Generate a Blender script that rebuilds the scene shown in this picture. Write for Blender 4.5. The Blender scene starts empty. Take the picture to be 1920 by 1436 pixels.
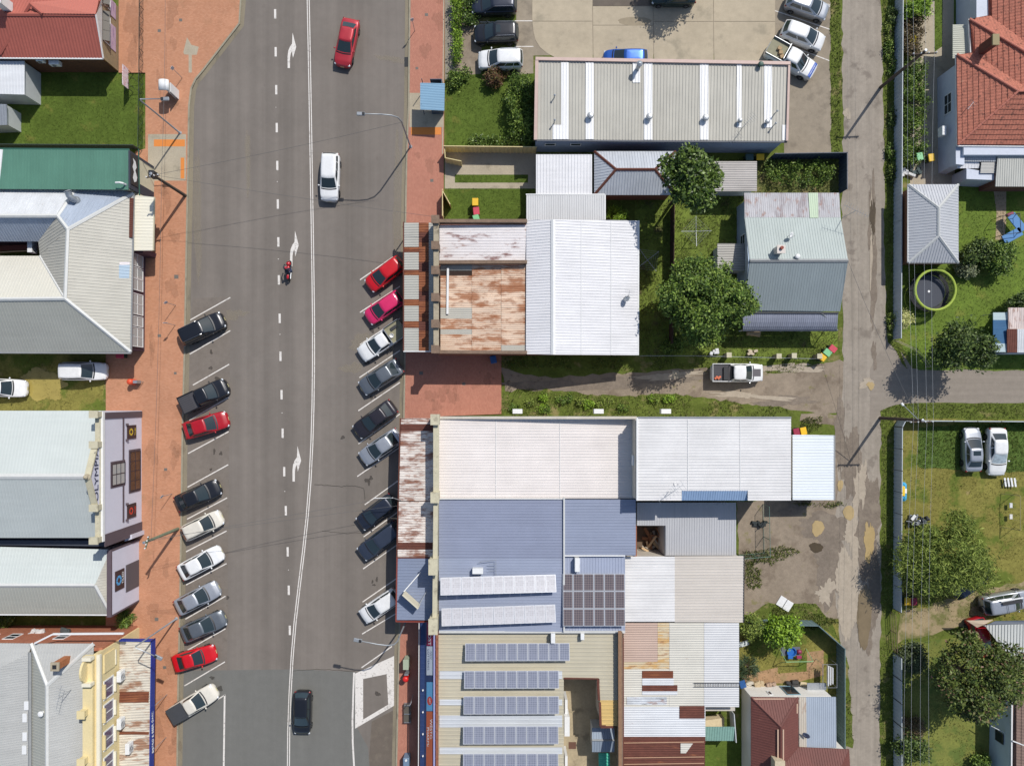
import bpy, math, random
import numpy as np
from mathutils import Vector, Matrix
random.seed(7); RNG = np.random.default_rng(7)
scene = bpy.context.scene
# ---------------------------------------------------------------- camera, sky, sun, exposure
PX = 0.054            # metres per photograph pixel on the ground
H = 69.1              # camera height
NX, NY = 940, 745     # photograph pixel straight below the camera
def W(px, py, z=0.0):
    s = (H - z) / H
    return Vector(((NX - 960) * PX + (px - NX) * PX * s, (718 - NY) * PX + (NY - py) * PX * s, z))
cam_d = bpy.data.cameras.new("Camera"); cam = bpy.data.objects.new("Camera", cam_d)
scene.collection.objects.link(cam); scene.camera = cam
c0 = W(NX, NY)
cam.location = (c0.x, c0.y, H)
cam_d.sensor_width = 36.0; cam_d.lens = 36.0 * 1280 / 1920
cam_d.shift_x = (960 - NX) / 1920; cam_d.shift_y = (NY - 718) / 1920
cam_d.clip_end = 2000
SUN_EL = math.radians(50); SX, SY = 0.57, 0.8216
world = bpy.data.worlds.new("World"); scene.world = world; world.use_nodes = True
wn = world.node_tree.nodes; wl = world.node_tree.links
sky = wn.new("ShaderNodeTexSky"); sky.sky_type = 'NISHITA'; sky.sun_disc = False
sky.sun_elevation = SUN_EL; sky.sun_rotation = math.atan2(SX, SY); sky.air_density = 1.0; sky.dust_density = 1.0
wl.new(sky.outputs[0], wn["Background"].inputs[0]); wn["Background"].inputs[1].default_value = 0.118
sun_d = bpy.data.lights.new("Sun", 'SUN'); sun_d.energy = 4.05; sun_d.angle = math.radians(0.53); sun_d.color = (1.0, 0.965, 0.91)
sun = bpy.data.objects.new("Sun", sun_d); scene.collection.objects.link(sun)
sdir = Vector((SX * math.cos(SUN_EL), SY * math.cos(SUN_EL), math.sin(SUN_EL)))
sun.rotation_euler = sdir.to_track_quat('Z', 'Y').to_euler(); sun.location = (40, 60, 90)
scene.view_settings.view_transform = 'Standard'; scene.view_settings.look = 'None'
scene.view_settings.exposure = 0.0; scene.view_settings.gamma = 1.0
# ---------------------------------------------------------------- materials
def lin(c):
    c = c / 255.0
    return c / 12.92 if c <= 0.04045 else ((c + 0.055) / 1.055) ** 2.4
def C(r, g, b, k=1.22):
    return tuple(min(0.88, lin(v) / k) for v in (r, g, b))
MATS = {}
def M(name, col, rough=0.8, metal=0.0, layers=(), bump=None, coat=0.0, spec=0.5, alpha=1.0, trans=0.0, island=None, coords='world', brick=None):
    """layers: ('mul', scale, amount, stretch) or ('mix', colour, scale, lo, hi, strength, stretch)"""
    if name in MATS: return MATS[name]
    m = bpy.data.materials.new(name); m.use_nodes = True; MATS[name] = m
    nt = m.node_tree; n = nt.nodes; l = nt.links; bs = n["Principled BSDF"]
    bs.inputs["Roughness"].default_value = rough; bs.inputs["Metallic"].default_value = metal
    bs.inputs["Specular IOR Level"].default_value = spec; bs.inputs["Coat Weight"].default_value = coat
    bs.inputs["Coat Roughness"].default_value = 0.05
    bs.inputs["Alpha"].default_value = alpha; bs.inputs["Transmission Weight"].default_value = trans
    bs.inputs["Base Color"].default_value = (*col, 1)
    if not layers and not bump and island is None and not brick: return m
    if coords == 'world': pos = n.new("ShaderNodeNewGeometry").outputs["Position"]
    else: pos = n.new("ShaderNodeTexCoord").outputs["Object"]
    def noise(scale, stretch, seed=0.0, detail=5):
        v = n.new("ShaderNodeVectorMath"); v.operation = 'MULTIPLY_ADD'
        l.new(pos, v.inputs[0]); v.inputs[1].default_value = stretch; v.inputs[2].default_value = (seed * 13.7, seed * 7.1, seed * 3.3)
        t = n.new("ShaderNodeTexNoise"); t.inputs["Scale"].default_value = scale; t.inputs["Detail"].default_value = detail
        t.inputs["Roughness"].default_value = 0.62
        l.new(v.outputs[0], t.inputs["Vector"]); return t.outputs["Fac"]
    def maprange(x, a, b, c, d, smooth=False):
        r = n.new("ShaderNodeMapRange"); r.interpolation_type = 'SMOOTHSTEP' if smooth else 'LINEAR'
        l.new(x, r.inputs["Value"])
        for k, v in zip(("From Min", "From Max", "To Min", "To Max"), (a, b, c, d)): r.inputs[k].default_value = v
        return r.outputs["Result"]
    rgb = n.new("ShaderNodeRGB"); rgb.outputs[0].default_value = (*col, 1); cur = rgb.outputs[0]
    def scale_col(cur, f):
        s = n.new("ShaderNodeVectorMath"); s.operation = 'SCALE'; l.new(cur, s.inputs[0]); l.new(f, s.inputs["Scale"]); return s.outputs[0]
    if brick:
        bw, bh, c2, mort, rot = brick
        mp = n.new("ShaderNodeMapping"); l.new(pos, mp.inputs[0]); mp.inputs["Rotation"].default_value = rot
        bt = n.new("ShaderNodeTexBrick"); l.new(mp.outputs[0], bt.inputs["Vector"])
        bt.inputs["Color1"].default_value = (*col, 1); bt.inputs["Color2"].default_value = (*c2, 1); bt.inputs["Mortar"].default_value = (*mort, 1)
        bt.inputs["Scale"].default_value = 1.0; bt.inputs["Brick Width"].default_value = bw; bt.inputs["Row Height"].default_value = bh
        bt.inputs["Mortar Size"].default_value = min(bw, bh) * 0.07
        cur = bt.outputs["Color"]
    if island is not None:
        g = n.new("ShaderNodeNewGeometry")
        ramp = n.new("ShaderNodeValToRGB"); l.new(g.outputs["Random Per Island"], ramp.inputs[0])
        els = ramp.color_ramp.elements
        for i, c in enumerate(island):
            p = i / max(1, len(island) - 1)
            e = els[i] if i < 2 else els.new(p)
            e.position = p; e.color = (*c, 1)
        cur = ramp.outputs[0]
    for i, L in enumerate(layers):
        if L[0] == 'mul':
            _, sc, amt, st = L
            cur = scale_col(cur, maprange(noise(sc, st, i + 1), 0.28, 0.72, 1 - amt, 1 + amt))
        else:
            _, c2, sc, lo, hi, stg, st = L
            f = maprange(noise(sc, st, i + 5, 6), lo, hi, 0.0, stg, True)
            mx = n.new("ShaderNodeMix"); mx.data_type = 'RGBA'
            l.new(f, mx.inputs[0]); l.new(cur, mx.inputs[6]); mx.inputs[7].default_value = (*c2, 1); cur = mx.outputs[2]
    l.new(cur, bs.inputs["Base Color"])
    if bump:
        b = n.new("ShaderNodeBump"); b.inputs["Strength"].default_value = bump[1]; b.inputs["Distance"].default_value = bump[2] if len(bump) > 2 else 0.03
        l.new(noise(bump[0], (1, 1, 1), 9), b.inputs["Height"]); l.new(b.outputs[0], bs.inputs["Normal"])
    return m
I3 = (1, 1, 1)
RUST = C(112, 62, 44); RUST2 = C(150, 92, 58); RUSTD = C(82, 46, 40)
def roofmat(name, col, rust=0.0, dirt=0.10, d='x', rough=0.5, rustcol=RUST, lo=None):
    st = (0.12, 1.6, 1) if d == 'x' else (1.6, 0.12, 1)
    lay = [('mul', 1.0, dirt * 0.7, (0.012, 1.25, 1) if d == 'x' else (1.25, 0.012, 1)), ('mul', 0.35, dirt * 1.2, I3), ('mul', 2.2, dirt * 0.8, st), ('mul', 9.0, dirt * 0.35, I3)]
    if rust > 0:
        a = 0.70 - 0.36 * rust if lo is None else lo
        sm = (0.45, 1.3, 1) if d == 'x' else (1.3, 0.45, 1)
        lay += [('mix', rustcol, 0.8, a, a + 0.12, 0.85, sm), ('mix', RUST2, 2.2, a + 0.02, a + 0.16, 0.6, sm), ('mix', rustcol, 3.5, a + 0.06, a + 0.16, 0.7, st)]
    return M(name, col, rough, layers=lay, spec=0.35)
WHITEROOF = lambda: roofmat('white_roof_paint', C(231, 230, 231), 0, 0.06)
# ---------------------------------------------------------------- mesh helpers
ORG = {}
def link(o, parent=None):
    scene.collection.objects.link(o)
    if parent is not None: o.parent = parent
    return o
def tag(o, label=None, cat=None, group=None, kind=None):
    if label: o["label"] = label
    if cat: o["category"] = cat
    if group: o["group"] = group
    if kind: o["kind"] = kind
    return o
def thing(name, label, cat, loc=(0, 0, 0), rz=0.0, group=None):
    o = bpy.data.objects.new(name, None); o.empty_display_size = 0.3
    o.location = loc; o.rotation_euler = (0, 0, rz); link(o)
    ORG[o.name] = Vector(loc) if rz == 0 else Vector((0, 0, 0))
    return tag(o, label, cat, group)
class MB:
    def __init__(s): s.v = []; s.f = []
    def add(s, vs, fs):
        k = len(s.v); s.v += [tuple(p) for p in vs]; s.f += [tuple(i + k for i in f) for f in fs]; return s
    def box(s, c, d, rz=0.0, rot=None):
        x, y, z = d[0] / 2, d[1] / 2, d[2] / 2
        P = [Vector(p) for p in ((-x, -y, -z), (x, -y, -z), (x, y, -z), (-x, y, -z), (-x, -y, z), (x, -y, z), (x, y, z), (-x, y, z))]
        m = rot if rot is not None else Matrix.Rotation(rz, 3, 'Z')
        return s.add([m @ p + Vector(c) for p in P], [(3, 2, 1, 0), (4, 5, 6, 7), (0, 1, 5, 4), (1, 2, 6, 5), (2, 3, 7, 6), (3, 0, 4, 7)])
    def bbox(s, c, d, rz=0.0, b=0.02):
        """box with chamfered top and side edges"""
        x, y, z = d[0] / 2, d[1] / 2, d[2] / 2; m = Matrix.Rotation(rz, 3, 'Z')
        def ring(i, zz):
            return [(-x + i, -y + i + b, zz), (-x + i + b, -y + i, zz), (x - i - b, -y + i, zz), (x - i, -y + i + b, zz), (x - i, y - i - b, zz), (x - i - b, y - i, zz), (-x + i + b, y - i, zz), (-x + i, y - i - b, zz)]
        P = ring(0, -z) + ring(0, z - b) + ring(b, z)
        F = [tuple(range(7, -1, -1)), tuple(range(16, 24))]
        for r in (0, 8):
            F += [(r + i, r + (i + 1) % 8, r + 8 + (i + 1) % 8, r + 8 + i) for i in range(8)]
        return s.add([m @ Vector(p) + Vector(c) for p in P], F)
    def prism(s, poly, z0, z1):
        """poly: xy list, any winding"""
        a = sum(poly[i][0] * poly[(i + 1) % len(poly)][1] - poly[(i + 1) % len(poly)][0] * poly[i][1] for i in range(len(poly)))
        if a < 0: poly = poly[::-1]
        n = len(poly)
        return s.add([(p[0], p[1], z0) for p in poly] + [(p[0], p[1], z1) for p in poly],
                     [tuple(range(n - 1, -1, -1)), tuple(range(n, 2 * n))] + [(i, (i + 1) % n, n + (i + 1) % n, n + i) for i in range(n)])
    def quad(s, *p): return s.add(p, [tuple(range(len(p)))])
    def tube(s, pts, r, n=6, r1=None, cap=True):
        pts = [Vector(p) for p in pts]; k = len(pts); V = []; F = []
        for i, p in enumerate(pts):
            d = (pts[min(i + 1, k - 1)] - pts[max(i - 1, 0)]).normalized()
            a = d.cross(Vector((0, 0, 1)) if abs(d.z) < 0.9 else Vector((1, 0, 0))).normalized(); b = d.cross(a)
            rr = r if r1 is None else r + (r1 - r) * i / (k - 1)
            V += [p + a * rr * math.cos(2 * math.pi * j / n) + b * rr * math.sin(2 * math.pi * j / n) for j in range(n)]
        for i in range(k - 1):
            for j in range(n):
                F.append((i * n + j, i * n + (j + 1) % n, (i + 1) * n + (j + 1) % n, (i + 1) * n + j))
        if cap: F += [tuple(range(n)), tuple(range(k * n - 1, (k - 1) * n - 1, -1))]
        return s.add(V, F)
    def lathe(s, c, prof, n=14):
        """prof: (radius, z) from bottom to top, about the vertical axis"""
        V = []; F = []
        for r, z in prof:
            V += [(c[0] + r * math.cos(2 * math.pi * j / n), c[1] + r * math.sin(2 * math.pi * j / n), c[2] + z) for j in range(n)]
        k = len(prof)
        for i in range(k - 1):
            for j in range(n): F.append((i * n + j, i * n + (j + 1) % n, (i + 1) * n + (j + 1) % n, (i + 1) * n + j))
        F += [tuple(range(n - 1, -1, -1)), tuple(range((k - 1) * n, k * n))]
        return s.add(V, F)
    def ell(s, c, r, n=10, k=6, rot=None):
        V = []; F = []
        for i in range(k + 1):
            t = math.pi * i / k
            for j in range(n):
                p = Vector((r[0] * math.sin(t) * math.cos(2 * math.pi * j / n), r[1] * math.sin(t) * math.sin(2 * math.pi * j / n), -r[2] * math.cos(t)))
                if rot is not None: p = rot @ p
                V.append(p + Vector(c))
        for i in range(k):
            for j in range(n): F.append((i * n + j, i * n + (j + 1) % n, (i + 1) * n + (j + 1) % n, (i + 1) * n + j))
        return s.add(V, F)
    def mesh(s, name, org=(0, 0, 0), smooth=False):
        me = bpy.data.meshes.new(name); o = Vector(org)
        me.from_pydata([(p[0] - o.x, p[1] - o.y, p[2] - o.z) for p in s.v], [], s.f)
        if smooth: me.polygons.foreach_set("use_smooth", [True] * len(me.polygons))
        me.update(); return me
    def build(s, name, mat, parent=None, smooth=False, loc=None):
        org = ORG.get(parent.name, Vector()) if parent is not None else (Vector(loc) if loc is not None else Vector())
        me = s.mesh(name, org, smooth); me.materials.append(mat)
        o = bpy.data.objects.new(name, me); link(o, parent)
        if parent is None: o.location = org
        ORG[o.name] = org
        return o
def reuse(name, me, parent, loc, rz=0.0, mat=None):
    """another object that shares mesh data; loc in world, minus the parent's base"""
    o = bpy.data.objects.new(name, me); link(o, parent)
    o.location = Vector(loc) - (ORG.get(parent.name, Vector()) if parent is not None else Vector()); o.rotation_euler = (0, 0, rz)
    return o
def npmesh(name, V, F, mat, parent=None, smooth=False):
    """V (n,3) array, F (m,k) int array"""
    me = bpy.data.meshes.new(name); k = F.shape[1]
    me.vertices.add(len(V)); me.vertices.foreach_set("co", V.astype(np.float32).ravel())
    me.loops.add(F.size); me.loops.foreach_set("vertex_index", F.astype(np.int32).ravel())
    me.polygons.add(len(F)); me.polygons.foreach_set("loop_start", np.arange(0, F.size, k, dtype=np.int32))
    me.polygons.foreach_set("loop_total", np.full(len(F), k, dtype=np.int32))
    if smooth: me.polygons.foreach_set("use_smooth", np.ones(len(F), dtype=bool))
    me.update(calc_edges=True); me.materials.append(mat)
    o = bpy.data.objects.new(name, me); link(o, parent); return o
def copy_tree(o, parent=None):
    c = o.copy(); scene.collection.objects.link(c); c.parent = parent
    for ch in o.children: copy_tree(ch, c)
    return c
# corrugated sheet over a convex, (nearly) planar polygon of world points
def corr(mb, poly, rib=None, pitch=0.26, amp=0.045, prof='trap', thick=0.07):
    A = np.array([[p[0], p[1], 1.0] for p in poly]); z = np.array([p[2] for p in poly])
    (a, b, c), *_ = np.linalg.lstsq(A, z, rcond=None)
    if rib is None:
        rib = (a, b) if math.hypot(a, b) > 1e-3 else (1, 0)
    r = np.array(rib, float); r /= np.linalg.norm(r); u = np.array((-r[1], r[0]))
    P = np.array([[p[0], p[1]] for p in poly]); U = P @ u; Vv = P @ r
    offs = {'trap': [(0, 0), (0.70, 0), (0.78, 1), (0.92, 1)], 'sine': [(0, 0), (0.25, 0.5), (0.5, 1), (0.75, 0.5)],
            'flat': [(0, 0), (0.5, 0)], 'seam': [(0, 0), (0.9, 0), (0.92, 1), (0.98, 1)]}[prof]
    us = []; k = math.floor(U.min() / pitch)
    while k * pitch < U.max():
        for o, h in offs: us.append(((k + o) * pitch, h * amp))
        k += 1
    us.append((k * pitch, 0.0)); ua = np.array(us)
    def hh(x): return float(np.interp(x, ua[:, 0], ua[:, 1]))
    xs = sorted(set([round(float(x), 5) for x, _ in us if U.min() < x < U.max()] + [round(float(x), 5) for x in U]))
    def vr(x):
        x = min(max(x, U.min()), U.max()); lo, hi = 1e9, -1e9; n = len(P)
        for i in range(n):
            j = (i + 1) % n; u0, u1 = U[i], U[j]
            if min(u0, u1) - 1e-9 <= x <= max(u0, u1) + 1e-9:
                if abs(u1 - u0) < 1e-4: c_ = (Vv[i], Vv[j])
                else:
                    t = min(1, max(0, (x - u0) / (u1 - u0))); c_ = (Vv[i] + t * (Vv[j] - Vv[i]),)
                lo = min(lo, *c_); hi = max(hi, *c_)
        return lo, hi
    def pt(x, v, h):
        q = u * x + r * v; return (q[0], q[1], a * q[0] + b * q[1] + c + h)
    V = []; F = []
    for x in xs:
        lo, hi = vr(x); h = hh(x); V += [pt(x, lo, h), pt(x, hi, h)]
    flip = (r[0] * -u[1] + r[1] * u[0]) < 0
    for i in range(len(xs) - 1):
        f = (2 * i, 2 * i + 1, 2 * i + 3, 2 * i + 2)
        F.append(f)
    mb.add(V, F)
    # normal check on first face
    p0, p1, p2 = (Vector(V[i]) for i in F[len(F) // 2][:3])
    if (p1 - p0).cross(p2 - p0).z < 0:
        m = len(F); mb.f[-m:] = [f[::-1] for f in mb.f[-m:]]
    n = len(poly)
    top = [(p[0], p[1], a * p[0] + b * p[1] + c) for p in poly]; bot = [(p[0], p[1], p[2] - thick) for p in top]
    mb.add(top + bot, [tuple(range(n, 2 * n))] + [(i, (i + 1) % n, n + (i + 1) % n, n + i) for i in range(n)])
    return mb
def inset(poly, d):
    """shrink a polygon (xy) by d metres"""
    n = len(poly); a = sum(poly[i][0] * poly[(i + 1) % n][1] - poly[(i + 1) % n][0] * poly[i][1] for i in range(n))
    sg = 1 if a > 0 else -1; out = []
    for i in range(n):
        p0, p1, p2 = (Vector((poly[(i + k) % n][0], poly[(i + k) % n][1])) for k in (-1, 0, 1))
        d1 = (p1 - p0).normalized(); d2 = (p2 - p1).normalized()
        n1 = Vector((-d1.y, d1.x)) * sg; n2 = Vector((-d2.y, d2.x)) * sg
        bis = n1 + n2
        k = d / max(0.3, (1 + n1.dot(n2)) / 1.0) if bis.length > 1e-6 else 0
        q = p1 + bis * k; out.append((q.x, q.y))
    return out
def xy(poly, z=0.0): return [W(p[0], p[1], z).to_2d()[:] for p in poly]
def rectpx(x0, y0, x1, y1): return [(x0, y0), (x1, y0), (x1, y1), (x0, y1)]
def sheet(name, poly, z, mat, label=None, cat=None, parent=None, z0=None):
    """a ground sheet (a slab when z0 is given) from ground pixels"""
    mb = MB(); P = xy(poly, 0)
    if z0 is None: z0 = z - 0.003
    mb.prism(P, z0, z); o = mb.build(name, mat, parent)
    if parent is None: tag(o, label, cat, kind='structure')
    return o
def strip_poly(pts, w):
    """pixel polyline -> polygon of width w (pixels)"""
    L = []; R = []
    for i, p in enumerate(pts):
        a = Vector(pts[max(0, i - 1)]); b = Vector(pts[min(len(pts) - 1, i + 1)]); d = (b - a).normalized(); nn = Vector((-d.y, d.x)) * w / 2
        L.append((p[0] + nn.x, p[1] + nn.y)); R.append((p[0] - nn.x, p[1] - nn.y))
    return L + R[::-1]
def text_mesh(s, size, mat, name, parent, origin, right, up, extrude=0.015, align='CENTER', xscale=1.0):
    """flat lettering as mesh: right and up are world directions on the face that carries it"""
    cu = bpy.data.curves.new("t", 'FONT'); cu.body = s; cu.size = size; cu.extrude = extrude; cu.align_x = align; cu.align_y = 'CENTER'; cu.resolution_u = 3
    to = bpy.data.objects.new("t", cu); scene.collection.objects.link(to)
    dg = bpy.context.evaluated_depsgraph_get(); me = bpy.data.meshes.new_from_object(to.evaluated_get(dg))
    bpy.data.objects.remove(to); bpy.data.curves.remove(cu)
    r = Vector(right).normalized(); u_ = Vector(up).normalized(); n = r.cross(u_)
    org = ORG.get(parent.name, Vector())
    for v in me.vertices:
        q = Vector(origin) + r * v.co.x * xscale + u_ * v.co.y + n * v.co.z - org; v.co = q
    me.materials.clear(); me.materials.append(mat); me.name = name
    o = bpy.data.objects.new(name, me); link(o, parent); ORG[o.name] = org; return o
# ================================================================ ground, roads and paths
def blob(px, py, rx, ry, n=18, j=0.18, rot=0.0, seed=0):
    r = random.Random(seed + int(px * 7 + py)); out = []; ph = [j * 1.0, r.uniform(0, 6), j * .9, r.uniform(0, 6), j, r.uniform(0, 6)]; n = n * 3
    for i in range(n):
        t = 2 * math.pi * i / n; k = 1 + ph[0] * math.sin(2 * t + ph[1]) * .6 + ph[2] * math.sin(3 * t + ph[3]) * .6 + ph[4] * math.sin(7 * t + ph[5]) * .35 + r.uniform(-j, j) * .45
        x, y = rx * k * math.cos(t), ry * k * math.sin(t)
        out.append((px + x * math.cos(rot) - y * math.sin(rot), py + x * math.sin(rot) + y * math.cos(rot)))
    return out
def rough_edge(poly, step=14, j=2.5, seed=1):
    r = random.Random(seed); out = []
    for i in range(len(poly)):
        a = Vector(poly[i]); b = Vector(poly[(i + 1) % len(poly)]); n = max(1, int((b - a).length / step))
        for k in range(n):
            p = a.lerp(b, k / n); out.append((p.x + r.uniform(-j, j), p.y + r.uniform(-j, j)))
    return out
TRK = (1.6, 0.04, 1)
ASPH = M('weathered_asphalt', C(127, 119, 111), 0.9, layers=[('mul', 0.36, 0.13, (1.6, 0.012, 1)), ('mul', 0.8, 0.06, (1.6, 0.03, 1)), ('mul', 0.16, 0.09, I3), ('mul', 1.4, 0.05, I3), ('mul', 26, 0.10, I3), ('mix', C(100, 92, 86), 0.7, 0.66, 0.76, 0.35, I3)], bump=(60, 0.15, 0.01), spec=0.3)
ASPH2 = M('newer_asphalt', C(118, 117, 112), 0.9, layers=[('mul', 0.6, 0.05, TRK), ('mul', 1.2, 0.05, I3), ('mul', 26, 0.10, I3)], bump=(60, 0.15, 0.01), spec=0.3)
ASPH3 = M('patch_asphalt', C(112, 102, 92), 0.9, layers=[('mul', 1.0, 0.10, I3), ('mul', 26, 0.12, I3), ('mix', C(128, 118, 104), 1.2, 0.5, 0.66, 0.5, I3)], spec=0.3)
LANEM = M('pale_lane_seal', C(160, 150, 137), 0.92, layers=[('mul', 0.9, 0.12, (2.2, 0.05, 1)), ('mul', 0.5, 0.10, I3), ('mul', 3.0, 0.09, I3), ('mul', 20, 0.14, I3), ('mix', C(120, 110, 100), 0.6, 0.56, 0.68, 0.6, I3)], bump=(30, 0.2, 0.02), spec=0.2)
SIDERM = M('side_road_seal', C(150, 140, 128), 0.92, layers=[('mul', 0.9, 0.10, (0.05, 2.0, 1)), ('mul', 2.0, 0.08, I3), ('mul', 20, 0.14, I3)], bump=(30, 0.2, 0.02), spec=0.2)
DIRT = M('bare_dirt', C(152, 138, 121), 0.95, layers=[('mul', 0.35, 0.14, I3), ('mul', 2.0, 0.12, I3), ('mul', 14, 0.13, I3), ('mix', C(120, 106, 92), 0.5, 0.50, 0.66, 0.7, I3), ('mix', C(128, 124, 74), 0.9, 0.60, 0.70, 0.6, I3)], bump=(9, 0.35, 0.05), spec=0.1)
DIRT2 = M('damp_dirt', C(134, 122, 109), 0.95, layers=[('mul', 0.6, 0.14, I3), ('mul', 3.0, 0.14, I3), ('mul', 16, 0.14, I3), ('mix', C(150, 138, 122), 0.8, 0.54, 0.68, 0.7, I3)], bump=(9, 0.35, 0.05), spec=0.2)
SAND = M('sandy_patch', C(180, 167, 149), 0.95, layers=[('mul', 2.5, 0.12, I3), ('mul', 16, 0.12, I3)], spec=0.1)
LAWN = M('mown_lawn', C(92, 110, 46), 0.95, layers=[('mul', 0.4, 0.20, I3), ('mul', 3.0, 0.22, I3), ('mul', 14, 0.30, I3), ('mix', C(134, 128, 66), 0.6, 0.58, 0.74, 0.6, I3)], bump=(22, 0.6, 0.06), spec=0.1)
DRYL = M('dry_lawn', C(136, 130, 68), 0.95, layers=[('mul', 0.4, 0.18, I3), ('mul', 3.0, 0.20, I3), ('mul', 14, 0.28, I3), ('mix', C(92, 112, 44), 0.45, 0.48, 0.62, 0.8, I3), ('mix', C(170, 150, 106), 0.8, 0.62, 0.74, 0.8, I3)], bump=(22, 0.6, 0.06), spec=0.1)
ROUGHG = M('rough_grass_ground', C(100, 112, 50), 0.95, layers=[('mul', 0.6, 0.22, I3), ('mul', 4.0, 0.26, I3), ('mix', C(152, 138, 96), 0.8, 0.54, 0.70, 0.8, I3)], bump=(18, 0.6, 0.08), spec=0.1)
CONC = M('yard_concrete', C(188, 174, 150), 0.9, layers=[('mul', 0.3, 0.08, I3), ('mul', 1.6, 0.08, I3), ('mul', 12, 0.07, I3), ('mix', C(142, 134, 116), 0.55, 0.52, 0.72, 0.55, I3)], bump=(30, 0.12, 0.01), spec=0.3)
CONC2 = M('path_concrete', C(182, 170, 148), 0.9, layers=[('mul', 0.8, 0.10, I3), ('mul', 8, 0.10, I3), ('mix', C(130, 122, 104), 0.7, 0.54, 0.72, 0.5, I3)], spec=0.3)
KERB = M('kerb_concrete', C(160, 152, 132), 0.9, layers=[('mul', 1.2, 0.12, I3), ('mul', 10, 0.12, I3), ('mix', C(112, 106, 92), 0.9, 0.54, 0.68, 0.6, I3)], spec=0.3)
GUTT = M('gutter_concrete', C(142, 132, 112), 0.9, layers=[('mul', 1.0, 0.12, (1, 0.3, 1)), ('mul', 10, 0.12, I3), ('mix', C(104, 100, 90), 0.8, 0.52, 0.68, 0.6, (1, 0.3, 1))], spec=0.3)
PAVL = M('orange_pavers', C(203, 148, 116), 0.88, brick=(0.23, 0.115, C(192, 136, 104), C(180, 132, 104), (0, 0, 0)), layers=[('mul', 0.35, 0.07, I3), ('mul', 2.0, 0.06, I3), ('mul', 14, 0.08, I3), ('mix', C(156, 118, 88), 0.5, 0.58, 0.74, 0.5, I3)], spec=0.25)
PAVR = M('salmon_pavers', C(194, 134, 112), 0.88, brick=(0.23, 0.115, C(184, 124, 104), C(168, 120, 102), (0, 0, math.pi / 2)), layers=[('mul', 0.35, 0.06, I3), ('mul', 2.0, 0.05, I3), ('mul', 14, 0.08, I3)], spec=0.25)
PAINT = M('road_paint', C(232, 226, 218), 0.7, layers=[('mul', 3, 0.06, I3), ('mul', 30, 0.10, I3), ('mix', C(150, 142, 134), 5, 0.56, 0.68, 0.75, I3), ('mix', C(140, 132, 124), 1.2, 0.58, 0.70, 0.5, I3)], spec=0.3)
ORANGE = M('tactile_orange', C(226, 138, 62), 0.8, layers=[('mul', 20, 0.1, I3)])
PUDDLE = M('muddy_water', C(186, 162, 116), 0.06, layers=[('mul', 0.9, 0.10, I3)], spec=0.6)
PUDDLE2 = M('dark_puddle_water', C(84, 72, 52), 0.05, layers=[('mul', 0.9, 0.2, I3)], spec=0.6)
GRAVEL = M('grey_gravel', C(150, 142, 126), 0.95, layers=[('mul', 6, 0.22, I3), ('mul', 30, 0.28, I3)], bump=(40, 0.6, 0.03))
mb = MB(); mb.prism([(-300, -300), (300, -300), (300, 300), (-300, 300)], -0.6, 0.0)
tag(mb.build('ground', ROUGHG), 'rough grassy ground between the lots and buildings', 'ground', kind='structure')
# --- main road
KR = [(770, -90), (768, 0), (766, 200), (762, 300), (760, 420), (759, 660), (757, 780), (755, 950), (751, 1100), (747, 1250), (743, 1436), (741, 1530)]
KL = [(456, -90), (453, 0), (450, 46), (380, 136), (368, 150), (360, 168), (356, 200), (354, 330), (351, 480), (348, 650), (344, 800), (342, 950), (339, 1150), (336, 1280), (334, 1436), (332, 1530)]
road = sheet('main_road', rectpx(330, -90, 775, 1530), 0.004, ASPH, 'wide weathered grey asphalt main road', 'road')
tag(sheet('new_asphalt', [(330, 1257), (556, 1254), (668, 1259), (668, 1360), (690, 1400), (700, 1530), (330, 1530)], 0.008, ASPH2, parent=road), None)
sheet('asphalt_patch', [(697, 1352), (739, 1330), (741, 1530), (700, 1530), (692, 1420)], 0.009, ASPH3, parent=road)
sheet('parking_bay_seal', [(362, 560), (432, 556), (426, 1300), (420, 1530), (336, 1530), (342, 950)], 0.0055, M('bay_asphalt', C(127, 118, 109), 0.9, layers=[('mul', 0.4, 0.10, I3), ('mul', 2, 0.08, I3), ('mul', 26, 0.12, I3), ('mix', C(96, 88, 80), 0.8, 0.60, 0.72, 0.5, I3)], spec=0.3), parent=road)
CRACK = M('crack_sealant', C(82, 76, 70), 0.9)
for pts, w in [([(590, 908), (640, 912), (660, 910), (682, 915), (684, 936)], 1.3), ([(548, 1257), (600, 1254), (666, 1258)], 1.0), ([(604, 995), (650, 1000), (683, 998), (688, 1060)], 0.8)]:
    pp = []; rr = random.Random(3)
    for a, b in zip(pts, pts[1:]):
        for k in range(8): pp.append((a[0] + (b[0] - a[0]) * k / 8 + rr.uniform(-.8, .8), a[1] + (b[1] - a[1]) * k / 8 + rr.uniform(-.8, .8)))
    pp.append(pts[-1]); sheet('road_crack', strip_poly(pp, w), 0.011, CRACK, parent=road)
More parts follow.
